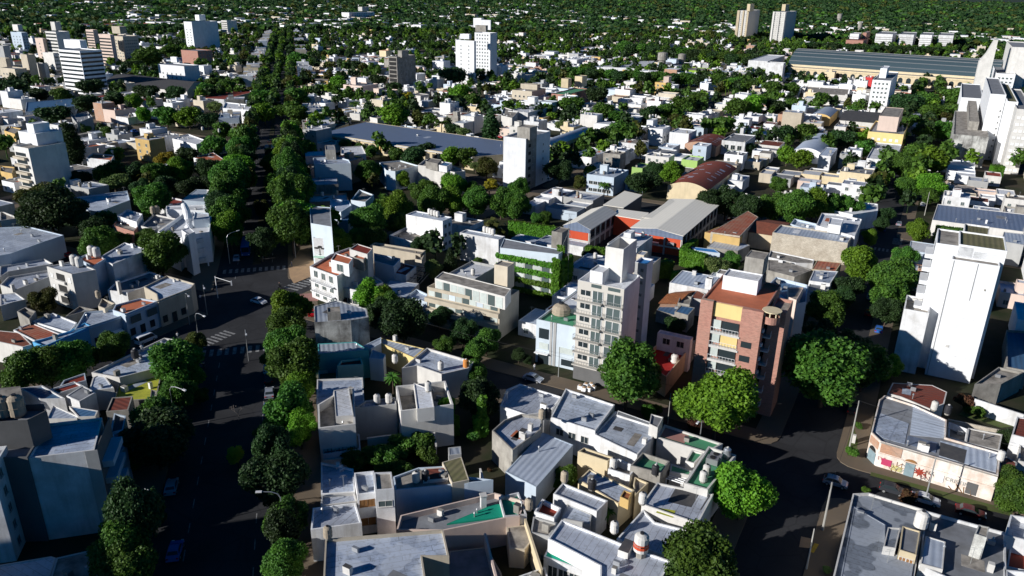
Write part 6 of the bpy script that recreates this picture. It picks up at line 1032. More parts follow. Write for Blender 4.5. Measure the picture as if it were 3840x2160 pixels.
b = MB(); dpt = 16; prof = [(0, 0), (Lw, 0), (Lw, h3), (Lw*.75, h3), (Lw*.4, h2), (0, h1)]; n0 = len(prof); vs = [(*(g0+ux*x), z) for x, z in prof]+[(*(g0+ux*x+vA*dpt), z) for x, z in prof]; b.add(vs, [tuple(range(n0)), tuple(range(2*n0-1, n0-1, -1))]+[(i, n0+i, n0+(i+1) % n0, (i+1) % n0)[::-1] for i in range(n0)], 'offw'); b.build('wall', r_); reserve([g0, g0+ux*Lw, g0+ux*Lw+vA*dpt, g0+vA*dpt])
tower(30, 20, [(1725, 545), (1870, 560), (1900, 540)], 'clean', 'white flats with rows of balconies between the right towers', None, rows=6, fc=4, cat='flats', ww=1.6); tower(30, 39, [(1845, 330), (1990, 360), (2040, 330)], 'offw', 'tall blank grey-white tower cut by the right edge', None)
tower(30, 21.7, [(790, 590), (930, 610), (985, 575)], 'clean', 'slender white eight-storey tower with scattered windows', 'the slender white tower', rows=7, fc=4, ww=1.2, k='g', vols=[('A', 27.5, [(850, 515), (900, 518), (920, 510)], 'clean', 'r_white', D(base=21))])
tower(30, 11.2, [(757, 985), (1025, 1015), (1060, 990)], 'yellow', 'yellow three-storey flats with white shutters', 'the yellow flats', rows=3, fc=5, k='s', cat='flats', vols=[('A', 18, [(840, 860), (990, 885), (1025, 865)], 'pinkw', 'r_conc', D(base=10.5))])
tower(30, 17.2, [(-10, 460), (118, 478), (135, 470)], 'white', 'blank white block left of the station', 'the blank white block'); tower(20, 17.2, [(1788, 450), (1990, 478), (2060, 460)], 'white', 'x') if 0 else None
bld(20, 'A', 17.2, [(1785, 448), (1930, 462), (2060, 470)], 'white', 'r_white', 'wide white blank-walled block before the station end', 'apartment block')
bld(30, 'A', 5.2, [(190, 1105), (405, 1160), (510, 1060)], 'white', 'r_corr2', 'low vaulted workshop with smooth grey roof in the right quarter', 'workshop', rf=('v', 'd'), rise=2, lm='the grey vaulted workshop'); bld(30, 'A', 5.6, [(540, 890), (830, 930), (880, 850)], 'offw', 'r_dark', 'wide black tiled roof building in the right quarter', 'building', rf=('g', 'w'), rise=2.5, lm='the black tiled roof'); bld(30, 'A', 5.5, [(1010, 930), (1120, 955), (1185, 860)], 'offw', 'r_corr', 'long blue-grey roofed hall by the right street', 'building', par=.1)
bld(30, 'A', 5.5, [(320, 860), (470, 885), (530, 830)], 'ochre', 'r_corr', 'orange gabled hall with curved grey roof', 'building', rf=('v', 'd'), rise=1.6); bld(30, 'A', 9, [(735, 575), (790, 585), (800, 570)], 'redpaint', 'r_conc', 'bright red walled house left of the slender tower', 'house'); bld(30, 'P', 6, [(270, 700), (600, 720), (610, 670), (290, 650)], 'offw', 'r_conc', 'old pale building with arched grey roof in the right quarter', 'building', win=[(0, 1, 6)])
bld(30, 'A', 7, [(385, 1160), (475, 1180), (525, 1150)], 'white', 'r_corr', 'white house with pale sheet roof right of the vaulted workshop', 'house', par=.1); bld(30, 'A', 6.5, [(745, 1180), (960, 1215), (1010, 1160)], 'white', 'r_white', 'white two-storey house below the yellow flats', 'house', par=.4, win=[(0, 1, 2)], lm='the white house under yellow flats'); bld(30, 'A', 5, [(135, 480), (400, 510), (450, 560)], 'white', 'r_white', 'white roof terrace building before the station wall', 'building')
for i, (x, w_) in enumerate(((620, 90), (815, 170), (990, 150), (1150, 120), (1290, 150))):
    tower(30, 21, [(x, 250+i*3), (x+w_*.75, 256+i*3), (x+w_, 250+i*3)], 'white', ['small pale flats at the left end of the white row', 'white flats second in the row above the tree belt', 'white flats with roof masts in the middle of the row', 'white flats with stacked balconies in the row', 'white flats at the right end of the row'][i], ['the white row of flats', None, None, None, None][i], bands=('grey', (0,)), cat='flats')
bld(30, 'A', 14, [(590, 300), (720, 306), (800, 300)], 'brick', 'r_rust', 'reddish brick factory left of the white row of flats', 'factory', vols=[('A', 22, [(715, 245), (745, 247), (775, 245)], 'brick', 'r_conc')])
def water_tower(t, x, y, h, r, label): p = P(t, x, y, h); o = empty('water_tower', (p[0], p[1], 0), label, 'water tower', 'round water towers'); b = MB(); b.cyl(p[0], p[1], 0, h*.6, r*.75, r*.7, 'conc', 14); b.build('tower_shaft', o); b = MB(); b.cyl(p[0], p[1], h*.6+.01, h, r, r, 'conc', 16, dome=1); b.build('water_tank', o)
water_tower(20, 1140, 400, 17, 5, 'round concrete water tower with two tiers below the tree belt'); water_tower(20, 1285, 410, 15, 4, 'smaller round water tower right of the two-tier one'); water_tower(30, 545, 105, 28, 6, 'distant round water tower behind the twin towers'); water_tower(30, 700, 170, 24, 4, 'brown chimney-like tower above the brick factory')
r_, _p = bld(31, 'P', 7, [(35, 305), (603, 385), (640, 325), (95, 245)], 'oldbrick', 'r_corr', 'long bare block-walled warehouse with patched grey roof', 'warehouse', par=.35, lm='the bare block-walled warehouse')
bld(31, 'P', 3.8, [(0, 490), (210, 535), (340, 540), (350, 510), (20, 440)], 'white', 'r_conc', 'low white wing with small windows under the bare block wall', 'house', par=.3, win=[(0, 1, 3, D(w=.9, h=.7, z=2))]); bld(31, 'P', 7.4, [(362, 250), (655, 335), (710, 205), (520, 165), (405, 158)], 'white', 'r_white', 'white corner house with rounded edge and red roof patch', 'corner house', par=.5, vols=[('P', 9.6, [(455, 240), (550, 255), (572, 205), (470, 190)], 'white', 'r_white')], lm='the rounded white corner house')
bld(31, 'P', 6, [(170, 240), (360, 300), (370, 240), (200, 200)], 'bluew', 'r_corr', 'angular white roofs behind the block-walled warehouse', 'house', par=.6); bld(31, 'P', 4.5, [(0, 590), (200, 640), (330, 590), (120, 520), (0, 510)], 'conc', 'r_conc', 'old grey roofs below the block-walled warehouse', 'house', par=.1); bld(31, 'P', 4.8, [(330, 580), (510, 600), (555, 535), (370, 515)], 'tanside', 'r_rust2', 'tan patched roof beside the right street', 'house', par=.1)
bld(31, 'P', 6.4, [(310, 668), (470, 690), (530, 598), (345, 590)], 'white', 'r_memc', 'house with bright blue-grey roof on the right street', 'house', par=.15, chim=[(400, 650, .7)]); bld(31, 'P', 5.6, [(290, 760), (440, 790), (470, 690), (320, 668)], 'offw', 'r_grey', 'grey roofed house below the bright blue-grey roof', 'house', par=.1)
r_, _p = bld(31, 'P', 9, [(180, 850), (290, 830), (300, 700), (60, 640), (0, 700)], 'bluew', 'r_bluec', 'block with orange pillars and blue terrace behind the brick apartments', 'apartment house', par=.8, vols=[('P', 10.5, [(150, 790), (215, 815), (270, 720), (150, 720)], 'pinkw', 'r_conc', D(base=0))])
bld(31, 'P', 5.5, [(1240, 210), (1932, 300), (1960, 170), (1280, 90)], 'offw', 'r_slate', 'long dark slate-roofed hall with roof vents at the right', 'hall', par=.15, lm='the slate-roofed right hall'); bld(31, 'P', 6, [(460, 130), (640, 170), (830, 140), (830, 90), (560, 60)], 'white', 'r_white', 'white roofs by the street under the right tree row', 'house', par=.3)
bld(31, 'P', 7.4, [(250, 210), (330, 225), (370, 170), (280, 160)], 'pinkw', 'r_tile', 'x', 'house') if 0 else None
bld(31, 'P', 4.6, [(1560, 1449), (1760, 1449), (1932, 1360), (1740, 1320)], 'conc', 'r_conc', 'mouldy concrete roof right of the huge slab', 'house'); bld(31, 'P', 4.4, [(1800, 1320), (1960, 1350), (1960, 1050), (1800, 1040)], 'conc', 'r_bluec', 'shaded low roof at the right edge below the slab', 'house'); bld(31, 'P', 7, [(1760, 370), (1932, 400), (1960, 320), (1780, 300)], 'grey', 'r_corr', 'grey workshop roof with skylights at the right edge', 'workshop', par=.1)
# ---------------- trees read off the picture ----------------
b_, d_, o_, y_, p_, c_, w_, pl_, pp_ = 'bright', 'dark', 'olive', 'yellow', 'pale', 'conifer', 'willow', 'palm', 'poplar'; bu, rb, ba, ta = 'bush', 'redbush', 'bare', 'tall'
tr(12, [(330, 20, 110, b_), (240, 180, 170), (330, 330, 125, b_), (60, 370, 60), (150, 330, 90), (230, 1010, 165), (220, 1300, 150), (1680, 90, 150, d_), (1640, 390, 55, bu), (1760, 650, 18, rb)])
tr(12, [(750, 560, 110, bu), (890, 530, 105, bu), (1000, 520, 100, bu), (1110, 455, 110, bu), (1240, 440, 110, bu), (1290, 530, 80, bu), (1100, 650, 85, bu), (960, 620, 70, bu)], z0=.5)
tr(2, [(1190, 270, 160), (1340, 60, 110), (1010, 540, 95), (1240, 515, 50, b_), (910, 1190, 215), (1130, 970, 105, o_), (950, 1420, 200), (1790, 520, 70, y_), (1790, 190, 70, ba), (1500, 80, 60), (1060, 1060, 80, b_)])
tr(1, [(350, 1290, 150), (170, 1330, 150), (520, 1260, 145), (860, 1160, 110), (680, 1230, 80), (1400, 1345, 125, b_), (1480, 1140, 80, o_), (330, 810, 90, o_), (1200, 440, 165), (1100, 350, 80), (740, 370, 120), (690, 240, 110, d_), (930, 370, 70), (370, 140, 190, d_), (560, 140, 110, d_), (280, 50, 130, o_), (1130, 50, 130), (1730, 150, 130), (1700, 10, 100, b_), (1650, 320, 30, bu), (1745, 340, 60, pl_)])
tr(11, [(260, 850, 130, b_), (230, 990, 140), (220, 1140, 140), (270, 1290, 190), (120, 1250, 80), (350, 1400, 120, b_), (280, 50, 115, b_), (250, 180, 115), (310, 215, 85), (60, 370, 90), (830, 210, 130), (1060, 110, 105, b_), (1070, 240, 80), (620, 370, 100, b_), (780, 340, 80), (900, 340, 85), (1350, 50, 110), (1480, 50, 100, b_), (1650, 60, 105), (1850, 70, 100), (1250, 405, 65, d_), (1340, 575, 72, p_), (1465, 520, 60, c_), (1640, 430, 45, bu), (1670, 520, 40, bu)])
tr(11, [(850, 770, 105, w_), (960, 800, 85, w_), (1010, 850, 90), (1110, 970, 160, d_), (930, 900, 105, d_), (1380, 930, 80, d_), (1560, 1050, 95, d_), (1740, 1110, 95), (1420, 1150, 70), (1650, 1205, 80), (1660, 1370, 95), (1030, 1385, 68, pl_), (690, 810, 38, rb)])
tr(21, [(30, 80, 100), (875, 1345, 200, 'tall'), (1000, 1400, 120), (750, 1330, 90), (1550, 555, 88, p_), (1670, 520, 70), (1480, 80, 90, d_), (1620, 60, 110, d_), (1760, 90, 110, d_), (1890, 130, 60, b_), (1850, 300, 75, rb), (250, 190, 48), (190, 200, 45), (600, 500, 75, d_), (50, 1230, 48, d_), (120, 1260, 35, d_), (1230, 1000, 70, d_), (1150, 560, 48, b_)])
tr(22, [(1560, 120, 260, b_), (1265, 165, 55, o_), (1030, 205, 52), (1100, 190, 38), (1745, 775, 200, b_), (1420, 1310, 265), (730, 945, 68, pl_), (400, 690, 85), (320, 740, 50, bu), (1370, 310, 50, rb)])
tr(31, [(450, 1300, 290), (740, 1290, 170), (620, 1180, 120, d_), (250, 1180, 110, d_), (860, 1330, 85, b_), (930, 1310, 75, b_), (430, 870, 125), (380, 1080, 130, d_), (600, 700, 95, d_), (560, 790, 80, d_), (700, 520, 140, b_), (1030, 480, 80), (940, 640, 165), (920, 790, 140), (900, 900, 95, d_), (1135, 280, 78, w_), (880, 160, 60, d_), (850, 240, 50, d_), (770, 330, 60, b_), (60, 90, 105), (200, 100, 130), (350, 90, 110, b_), (480, 110, 95), (610, 110, 90), (1220, 20, 60)])
tr(32, [(1830, 730, 120), (1900, 830, 140), (1810, 420, 85, d_), (1490, 130, 68, rb), (1780, 210, 55, bu), (1600, 205, 50, bu), (1520, 190, 38, bu), (640, 510, 48, bu), (745, 800, 32, bu), (1050, 850, 65, rb), (680, 310, 30, bu), (445, 1400, 30, p_)])
tr(30, [(1040, 1230, 105), (1260, 1180, 115, b_), (1060, 1390, 85), (1230, 1380, 105, b_), (1190, 960, 75), (1330, 960, 85), (1240, 830, 85), (1200, 740, 85), (1420, 710, 95), (1500, 690, 65, b_), (1340, 880, 55, o_), (1050, 750, 115, d_), (150, 980, 80, d_), (300, 980, 85), (200, 780, 75), (60, 780, 75, d_), (40, 650, 75), (170, 660, 65), (410, 730, 58), (570, 1020, 85, d_), (690, 1040, 55, b_), (740, 1100, 70), (150, 1150, 70, b_), (250, 1180, 75, b_), (90, 1380, 65), (640, 790, 48, pl_), (390, 800, 38, pl_), (1130, 1130, 90), (1400, 820, 70), (1100, 900, 60)])
tr(30, [(240+52*i, 330+int(i*2.2), 44, 'dark' if i % 3 else 'round') for i in range(22)])
tr(20, [(50, 1400, 78), (360, 1270, 95, d_), (510, 1370, 55, o_), (980, 1340, 115, d_), (1210, 1285, 88, b_), (1090, 1275, 70, d_), (690, 1010, 75), (800, 960, 80), (810, 880, 78), (440, 780, 95), (690, 820, 78), (1040, 830, 75, d_), (1150, 820, 65), (1300, 770, 80), (1400, 740, 75), (1700, 790, 85), (1830, 770, 90, b_), (1600, 920, 75), (1260, 900, 70, o_), (390, 930, 60, p_), (510, 965, 38, p_), (700, 1370, 48, pl_), (640, 690, 80, d_), (1680, 1155, 50, p_), (1785, 1100, 45, d_), (1400, 1135, 50, bu), (885, 505, 30, pl_)])
tr(20, [(330+68*i, 530+int(i*3.5), 56, ('round', 'dark', 'round')[i % 3]) for i in range(17)]); tr(20, [(1560+60*i, 590+int(i*12), 58, 'dark' if i % 2 else 'round') for i in range(5)]); tr(20, [(850+75*i, 340+int(i*8), 62, 'dark' if i % 2 else 'round') for i in range(14)])
tr(10, [(50, 720, 80), (60, 830, 80, b_), (310, 430, 70), (310, 710, 88), (300, 840, 78), (120, 580, 45), (180, 820, 48), (180, 940, 50, ba), (290, 1140, 100), (260, 1240, 100, b_), (340, 1090, 75), (410, 1120, 60, b_), (300, 1390, 125), (130, 1190, 68), (220, 1330, 95, b_), (870, 1130, 48), (760, 1220, 68, o_), (850, 1270, 100), (1060, 1150, 55), (1180, 1150, 88, d_), (1290, 1110, 68, d_), (1470, 1160, 75, b_), (1580, 1160, 80), (1740, 1250, 85, o_), (1660, 1240, 45, p_), (1760, 1380, 55, y_), (1100, 1330, 65, b_), (1260, 1410, 88), (1480, 1380, 105, b_), (1640, 1430, 75), (1050, 850, 98, b_), (1250, 880, 80, o_), (1400, 900, 60, pl_), (1775, 920, 55, pp_), (1560, 985, 55, p_), (1480, 960, 55, d_), (750, 760, 48, pl_), (900, 820, 48, p_), (1020, 780, 48, d_), (1140, 720, 48, y_), (620, 610, 58, b_), (1500, 540, 90, d_), (1540, 690, 88, b_), (920, 590, 60, d_), (1060, 640, 48, d_), (1640, 740, 60), (540, 1110, 35, ba), (1160, 1080, 45, ba), (670, 1080, 45), (780, 1110, 45)])
tr(0, [(520, 1050, 72, pp_), (860, 1150, 60), (650, 970, 35), (810, 980, 45), (1130, 1060, 68, o_), (1240, 1190, 72, y_), (1410, 1150, 78, d_), (1610, 1080, 88), (1680, 960, 68), (1830, 1000, 95), (1420, 860, 88, b_), (1250, 850, 88), (1080, 850, 58, b_), (1560, 880, 68, d_), (1010, 750, 58, b_), (870, 720, 78, d_), (640, 750, 88, d_), (400, 840, 98, d_), (1100, 670, 78, d_), (1320, 680, 75, d_), (1540, 660, 60), (670, 630, 80, d_), (80, 640, 98, d_), (290, 690, 68, d_), (460, 700, 68), (1100, 410, 105), (1000, 480, 65, d_), (1290, 370, 68), (1700, 640, 68), (1620, 620, 65), (1620, 790, 55, p_), (820, 1290, 108), (860, 1350, 100, p_), (1000, 1290, 100, d_), (1180, 1290, 105), (1350, 1260, 98, b_), (1560, 1260, 88, d_), (1700, 1250, 88), (1830, 1220, 78, o_), (1850, 1330, 78, b_), (1780, 1400, 75, b_), (1060, 1410, 85, d_), (380, 1449, 95, o_), (120, 1060, 38, b_), (600, 1340, 68, d_), (1250, 1390, 100, d_), (1450, 1390, 100, d_), (1600, 1380, 90, d_)])
for c, e, k, s in [(c, -5.4+rr, kk, ss) for c, rr, kk, ss in zip(range(226, 386, 8), [0, .6, -.5]*7, ['round', 'bright', 'dark', 'tall', 'bright']*4, [1.15, 1.3, 1.1, 1.25, 1.2]*4)]+[(c, -25.6, kk, ss) for c, kk, ss in zip(range(236, 386, 8), ['bright', 'round', 'dark', 'olive', 'round']*4, [1.2, 1.05, 1.25, 1.0]*5)]+[(222, -14.6, 'dark', .85), (262, -14, 'olive', .8), (298, -13.5, 'round', .85), (334, -15, 'round', .8), (352, -14, 'dark', .9)]+[(c, -27.2, k2, s2) for c, k2, s2 in ((66, 'dark', 1.1), (75, 'dark', .8), (146, 'round', .9), (118, 'dark', 1.0), (94, 'dark', .9))]+[(c, -7.5, 'dark', s2) for c, s2 in ((110, .8), (101, .75), (93, .8))]:  # dark leaves on the lower avenue trees stand in for their shade
    v_ = 1+.28*sin(c*12.9898+e*7.1); p = WC(c+1.5*sin(c*3.3), e+.8*sin(c*5.7)); TREES.append((p[0], p[1], .1, k, s*v_, s*(1.05+.2*sin(c*9.1)), None))
HANDTREES = len(TREES)
for x, y, z, k, s, sh, ds in TREES:
    if k in ('palm', 'bare', 'bush', 'redbush'): continue
    r0 = TK2[k][0]*s*.45; reserve([(x-r0, y-r0), (x+r0, y-r0), (x+r0, y+r0), (x-r0, y+r0)])
# ---------------- generated town beyond ----------------
rg = random.Random(77)
def wc(lst): return rg.choices([a for a, _ in lst], [b for _, b in lst])[0]
WALLS = [('white', 34), ('offw', 22), ('clean', 10), ('beige', 9), ('cream', 6), ('grey', 7), ('conc', 6), ('pinkw', 3), ('bluew', 4), ('brickl', 3), ('ochre', 2)]
ROOFS = [('r_mem', 17), ('r_silver', 10), ('r_white', 20), ('r_grey', 10), ('r_corr', 12), ('r_corr2', 9), ('r_conc', 12), ('r_terra', 4), ('r_rust', 2), ('r_tile', 3), ('r_dred', 1.5), ('r_bluec', 1)]
WN = {'white': 'white', 'offw': 'off-white', 'clean': 'bright white', 'beige': 'beige', 'cream': 'cream', 'grey': 'grey', 'conc': 'bare concrete', 'pinkw': 'pinkish', 'bluew': 'bluish', 'brickl': 'brick', 'ochre': 'ochre'}
RN = {'r_mem': 'grey membrane roof', 'r_silver': 'silver roof', 'r_white': 'white roof', 'r_grey': 'dark grey roof', 'r_corr': 'ribbed sheet roof', 'r_corr2': 'pale sheet roof', 'r_conc': 'stained roof', 'r_terra': 'terracotta roof', 'r_rust': 'rusty roof', 'r_tile': 'tiled roof', 'r_dred': 'dark red roof', 'r_bluec': 'blue sheet roof'}
HS = []
def gen_lot(o, ux, uy, w_, d_):
    """volumes of one house: (x0,x1,y0,y1,h,wall,roof,par), tanks, footprint"""
    st = rg.random(); h = rg.uniform(3.7, 4.7) if st < .62 else rg.uniform(6.4, 7.6) if st < .95 else rg.uniform(9, 10.5)
    wl, rf_ = wc(WALLS), wc(ROOFS); g = .06; d1 = min(d_, rg.uniform(8, 14)); V = [(g, w_-g, 0, d1, h, wl, rf_, rg.choice((.15, .35, .6)))]; y = d1
    while y < d_-5 and len(V) < 5:
        dd = min(d_-y, rg.uniform(5, 9)); x0, x1 = ((g, w_*rg.uniform(.45, .8)) if rg.random() < .5 else (w_*rg.uniform(.2, .5), w_-g)) if rg.random() < .75 else (g, w_-g)
        if rg.random() < .88: V.append((x0, x1, y+.03, y+dd, rg.uniform(2.9, 4.4), wl if rg.random() < .6 else wc(WALLS), wc(ROOFS), rg.choice((.1, .3, .5))))
        y += dd+(rg.uniform(1, 4) if rg.random() < .35 else 0)
    if rg.random() < .5: sx = rg.uniform(.5, w_-3.4); sy = rg.uniform(.5, max(.6, d1-4)); V.append((sx, sx+rg.uniform(2, 3), sy, sy+rg.uniform(2.4, 3.6), h+rg.uniform(1.7, 2.4), wl, wc(ROOFS), .15))
    TKs = [(rg.uniform(1, w_-1), rg.uniform(1, d1-1), h-.3) for _ in range(rg.choice((0, 1, 1, 2)))]
    return V, TKs, wl, rf_, h
def rectp(o, ux, uy, x0, x1, y0, y1): return [o+ux*x0+uy*y0, o+ux*x1+uy*y0, o+ux*x1+uy*y1, o+ux*x0+uy*y1]
def add_lot(o, ux, uy, w_, d_):
    fp = rectp(o, ux, uy, .1, w_-.1, 0, d_)
    if area(fp) < 0: o = o+ux*w_; ux = -ux; fp = rectp(o, ux, uy, .1, w_-.1, 0, d_)
    c = o+ux*w_/2+uy*d_/2
    if c[1] < 105: return
    x, y, z = Q((c[0], c[1], 3))
    if z < 0 or x < -160 or x > 4000 or y > 2300: return
    if blocked(fp):
        d_ = 11; fp = rectp(o, ux, uy, .1, w_-.1, 0, d_)
        if blocked(fp): return
    reserve(fp); HS.append((z, o, ux, uy, w_, d_, gen_lot(o, ux, uy, w_, d_), (x, y)))
for sgn, e in ((1, .6), (-1, -32.6)):      # rows along the avenue
    c = 200
    while c < 1500:
        w1 = rg.uniform(8, 12); o = WC(c, e); a, b = AB(o); a2, b2 = AB(WC(c+w1, e+sgn*12))
        if not any(abs(a-s) < 12 or abs(a2-s) < 10 for s in BS) and not any(abs(b-s) < 12 or abs(b2-s) < 10 for s in AS): add_lot(o, vC, vE*sgn, w1, rg.uniform(12, 16))
        c += w1
reserve([WC(-20, -32.4), WC(-20, .4), WC(1600, .4), WC(1600, -32.4)])
YT = []
for a0, a1, b0, b1 in BLOCKS:
    cen = W((a0+a1)/2, (b0+b1)/2); dist = np.hypot(*cen); x, y, z = Q((*cen, 0)); la, lb = a1-a0, b1-b0
    if dist > 1450 or z < 0 or x < -900 or x > 4700 or a0 < 100: continue
    leafy = min(1, max(.12, (dist-300)/700)) + (.25 if cen[0] < -60 else 0)
    dF = min(48, la*.38); thin = .12 if dist < 600 else .25 if dist < 900 else .6
    for o, ux, uy, L_, dep in ((W(a0, b0), vB, vA, lb, dF), (W(a1, b0), vB, -vA, lb, dF), (W(a0+dF+1, b0), vA, vB, la-2*dF-2, lb*.48), (W(a0+dF+1, b1), vA, -vB, la-2*dF-2, lb*.48)):
        s_ = 0
        while s_ < L_-7:
            w1 = min(rg.uniform(7.5, 13), L_-s_)
            if rg.random() > thin: add_lot(o+ux*s_, ux, uy, w1, rg.uniform(.55, .98)*dep)
            s_ += w1
    if dist < 900:
        for _ in range(150):
            w1, d1 = rg.uniform(6, 11), rg.uniform(7, 15); p = W(rg.uniform(a0, a1-d1), rg.uniform(b0, b1-w1))
            if not blocked(rectp(p, vB, vA, .1, w1-.1, 0, d1), .3): add_lot(p, vB, vA, w1, d1)
    for _ in range(int((8+46*leafy)*la*lb/16900)):
        p = W(rg.uniform(a0+4, a1-4), rg.uniform(b0+4, b1-4)); r0 = 1.6
        if p[1] > 150 and not blocked([(p[0]-r0, p[1]-r0), (p[0]+r0, p[1]-r0), (p[0]+r0, p[1]+r0), (p[0]-r0, p[1]+r0)]): YT.append((p, rg.uniform(.55, 1.15)))
def street_tree(p):
    x, y, z = Q((p[0], p[1], 4))
    if z < 150 or x < -200 or x > 4050: return
    r0 = 1.0
    for tx, ty, *_ in TREES[:HANDTREES]:
        if abs(tx-p[0]) < 7 and abs(ty-p[1]) < 7: return
    YT.append((p, rg.uniform(.75, 1.2)))
for bs in AS:
    a = 300
    while a < 1500:
        for sd in (-6.2, 6.2):
            if rg.random() < .72 and not any(abs(a-s) < 9 for s in BS): street_tree(W(a, bs+sd))
        a += 9
for as_ in BS:
    if as_ < 400: continue
    b = -900
    while b < 900:
        for sd in (-6.2, 6.2):
            if rg.random() < .72 and not any(abs(b-s) < 9 for s in AS) and not -34 < CE(W(as_, b))[1] < 2: street_tree(W(as_+sd, b))
        b += 9
for c in range(250, 1500, 8):
    for e in (-26.5, -15.6, -5.2):
        a, b = AB(WC(c, e))
        if rg.random() < (.9 if e != -15.6 else .35) and not any(abs(a-s) < 7 for s in BS) and (c > (455 if e > -6 else 400)): street_tree(WC(c, e))
for p, s in YT:
    k = wc([('round', 30), ('dark', 34), ('bright', 12), ('tall', 10), ('olive', 6), ('conifer', 3), ('pale', 2), ('yellow', .6), ('poplar', 1.5)])
    TREES.append((p[0], p[1], 0.1, k, s, s, None))
# --- houses: nearest ones are objects of their own, the rest one object
HS.sort(key=lambda h: h[0]); NIND = 165; far = MB(); n_ind = 0
for z, o, ux, uy, w_, d_, (V, TKs, wl, rf_, h), (px_, py_) in HS:
    vis = -20 < px_ < 3860 and -10 < py_ < 2170
    if n_ind < NIND and vis:
        n_ind += 1; c = o+ux*w_/2+uy*d_/2; root = empty('house', (c[0], c[1], 0), None, 'house', 'low town houses among the trees'); wm, rm = MB(), MB()
        for x0, x1, y0, y1, hh, wl2, rf2, pr_ in V: volume(wm, rm, rectp(o, ux, uy, x0, x1, y0, y1), 0, hh, wl2, rf2, pr_, .18)
        wm.build('wall', root); rm.build('roof', root); V0 = V[0]; clutter(root, rectp(o, ux, uy, *V0[:4]), V0[4]-V0[7], 1.0, 4)
        for tx, ty, tz in TKs: q = o+ux*tx+uy*ty; tank(root, q[0], q[1], tz, rg.choice('wwwck'), .55, 1.2)
        nrm = -uy; nw = max(1, int(w_/3.4))
        if z < 420:
            for r in range(max(1, int((h-.6)/2.9))):
                for k in range(nw): win_at(root, o+ux*(w_*(k+.5)/nw), ux, nrm, 1.1, 1.2, 1.0+2.9*r, 'g')
        sz = 'low' if h < 5 else 'two-storey' if h < 8 else 'three-storey'; AUTO.append((root, f"{sz} {WN[wl]} house with {RN[rf_]}", np.array([c[0], c[1], h])))
    else:
        for x0, x1, y0, y1, hh, wl2, rf2, pr_ in V:
            if z < 650: volume(far, far, rectp(o, ux, uy, x0, x1, y0, y1), 0, hh, wl2, rf2, pr_, .2)
            else: far.prism(rectp(o, ux, uy, x0, x1, y0, y1), 0, hh, wl2, rf2)
        for tx, ty, tz in TKs:
            if z < 900: q = o+ux*tx+uy*ty; far.cyl(q[0], q[1], tz, tz+1.7, .6, .6, 'tankw', 7)
rn = random.Random(5)
for _ in range(5600):
    d = 1450+4200*rn.random()**1.35; an = radians(rn.uniform(-38, 38)); x, y = d*sin(an), d*cos(an)
    if (x > 200 and d > 2300 and rn.random() < .93): continue
    if rn.random() < .85 and sin(x*.006+1)*cos(y*.004)+.5*sin(x*.013+y*.009) > .15: continue
    a = YA+(rn.random() < .5)*HP; ux = np.array([cos(a), -sin(a)]); uy = np.array([sin(a), cos(a)]); w1, d1, hh = rn.uniform(9, 26), rn.uniform(9, 20), rn.uniform(5, 12)
    far.prism(rectp(np.array([x, y]), ux, uy, 0, w1, 0, d1), 0, hh, rn.choice(('white', 'clean', 'offw', 'beige', 'white')), rn.choice(('r_white', 'r_grey', 'r_mem', 'r_terra', 'r_conc', 'r_white')))
tag(far.build('distant_town'), 'mass of small pale houses filling the blocks out to the horizon', 'town', kind='stuff')
# --- trees
def apparent(t):
    x, y, z = Q((t[0], t[1], 5)); r = 3.4 if t[3] == 'palm' else 3 if t[3] == 'bare' else TK2[t[3]][0]
    return r*t[4]/z if -30 < x < 3870 and -20 < y < 2200 else 0
order = list(range(HANDTREES))+sorted(range(HANDTREES, len(TREES)), key=lambda i: -apparent(TREES[i])); KEEP = max(HANDTREES, 296)
order = sorted(order, key=lambda i: -apparent(TREES[i]) - (1 if i < HANDTREES else 0)); rest = []; TN = {'palm': 'palm_tree', 'bush': 'shrub', 'redbush': 'shrub', 'bare': 'bare_tree', 'conifer': 'conifer_tree', 'poplar': 'poplar_tree', 'willow': 'willow_tree'}
for n_, i in enumerate(order):
    x, y, z, k, s, sh, ds = TREES[i]
    if n_ < KEEP:
        words = ds or ('fan-leaved palm tree' if k == 'palm' else 'leafless grey tree' if k == 'bare' else TK2[k][8]); r = empty(TN.get(k, 'leafy_tree'), (x, y, z), None, 'shrub' if 'bush' in k else 'palm' if k == 'palm' else 'tree', 'trees and shrubs of the town'); r.rotation_euler = (0, 0, (i*2.399) % 6.28); r.scale = (s, s, sh)
        dist = Q((x, y, 5))[2]; cm, tm = tree_meshes(k, i % 4 if dist < 330 else 0, 0 if dist < 330 else 1)
        if cm: o = bpy.data.objects.new('crown', cm); C.objects.link(o); o.parent = r
        o = bpy.data.objects.new('trunk', tm); C.objects.link(o); o.parent = r
        sz = '' if k in ('palm', 'bare') else 'large ' if s > 1.25 else 'small ' if s < .6 and 'small' not in words else ''
        AUTO.append((r, (sz+words).replace('small small', 'small'), np.array([x, y, 5])))
    else: rest.append(TREES[i])
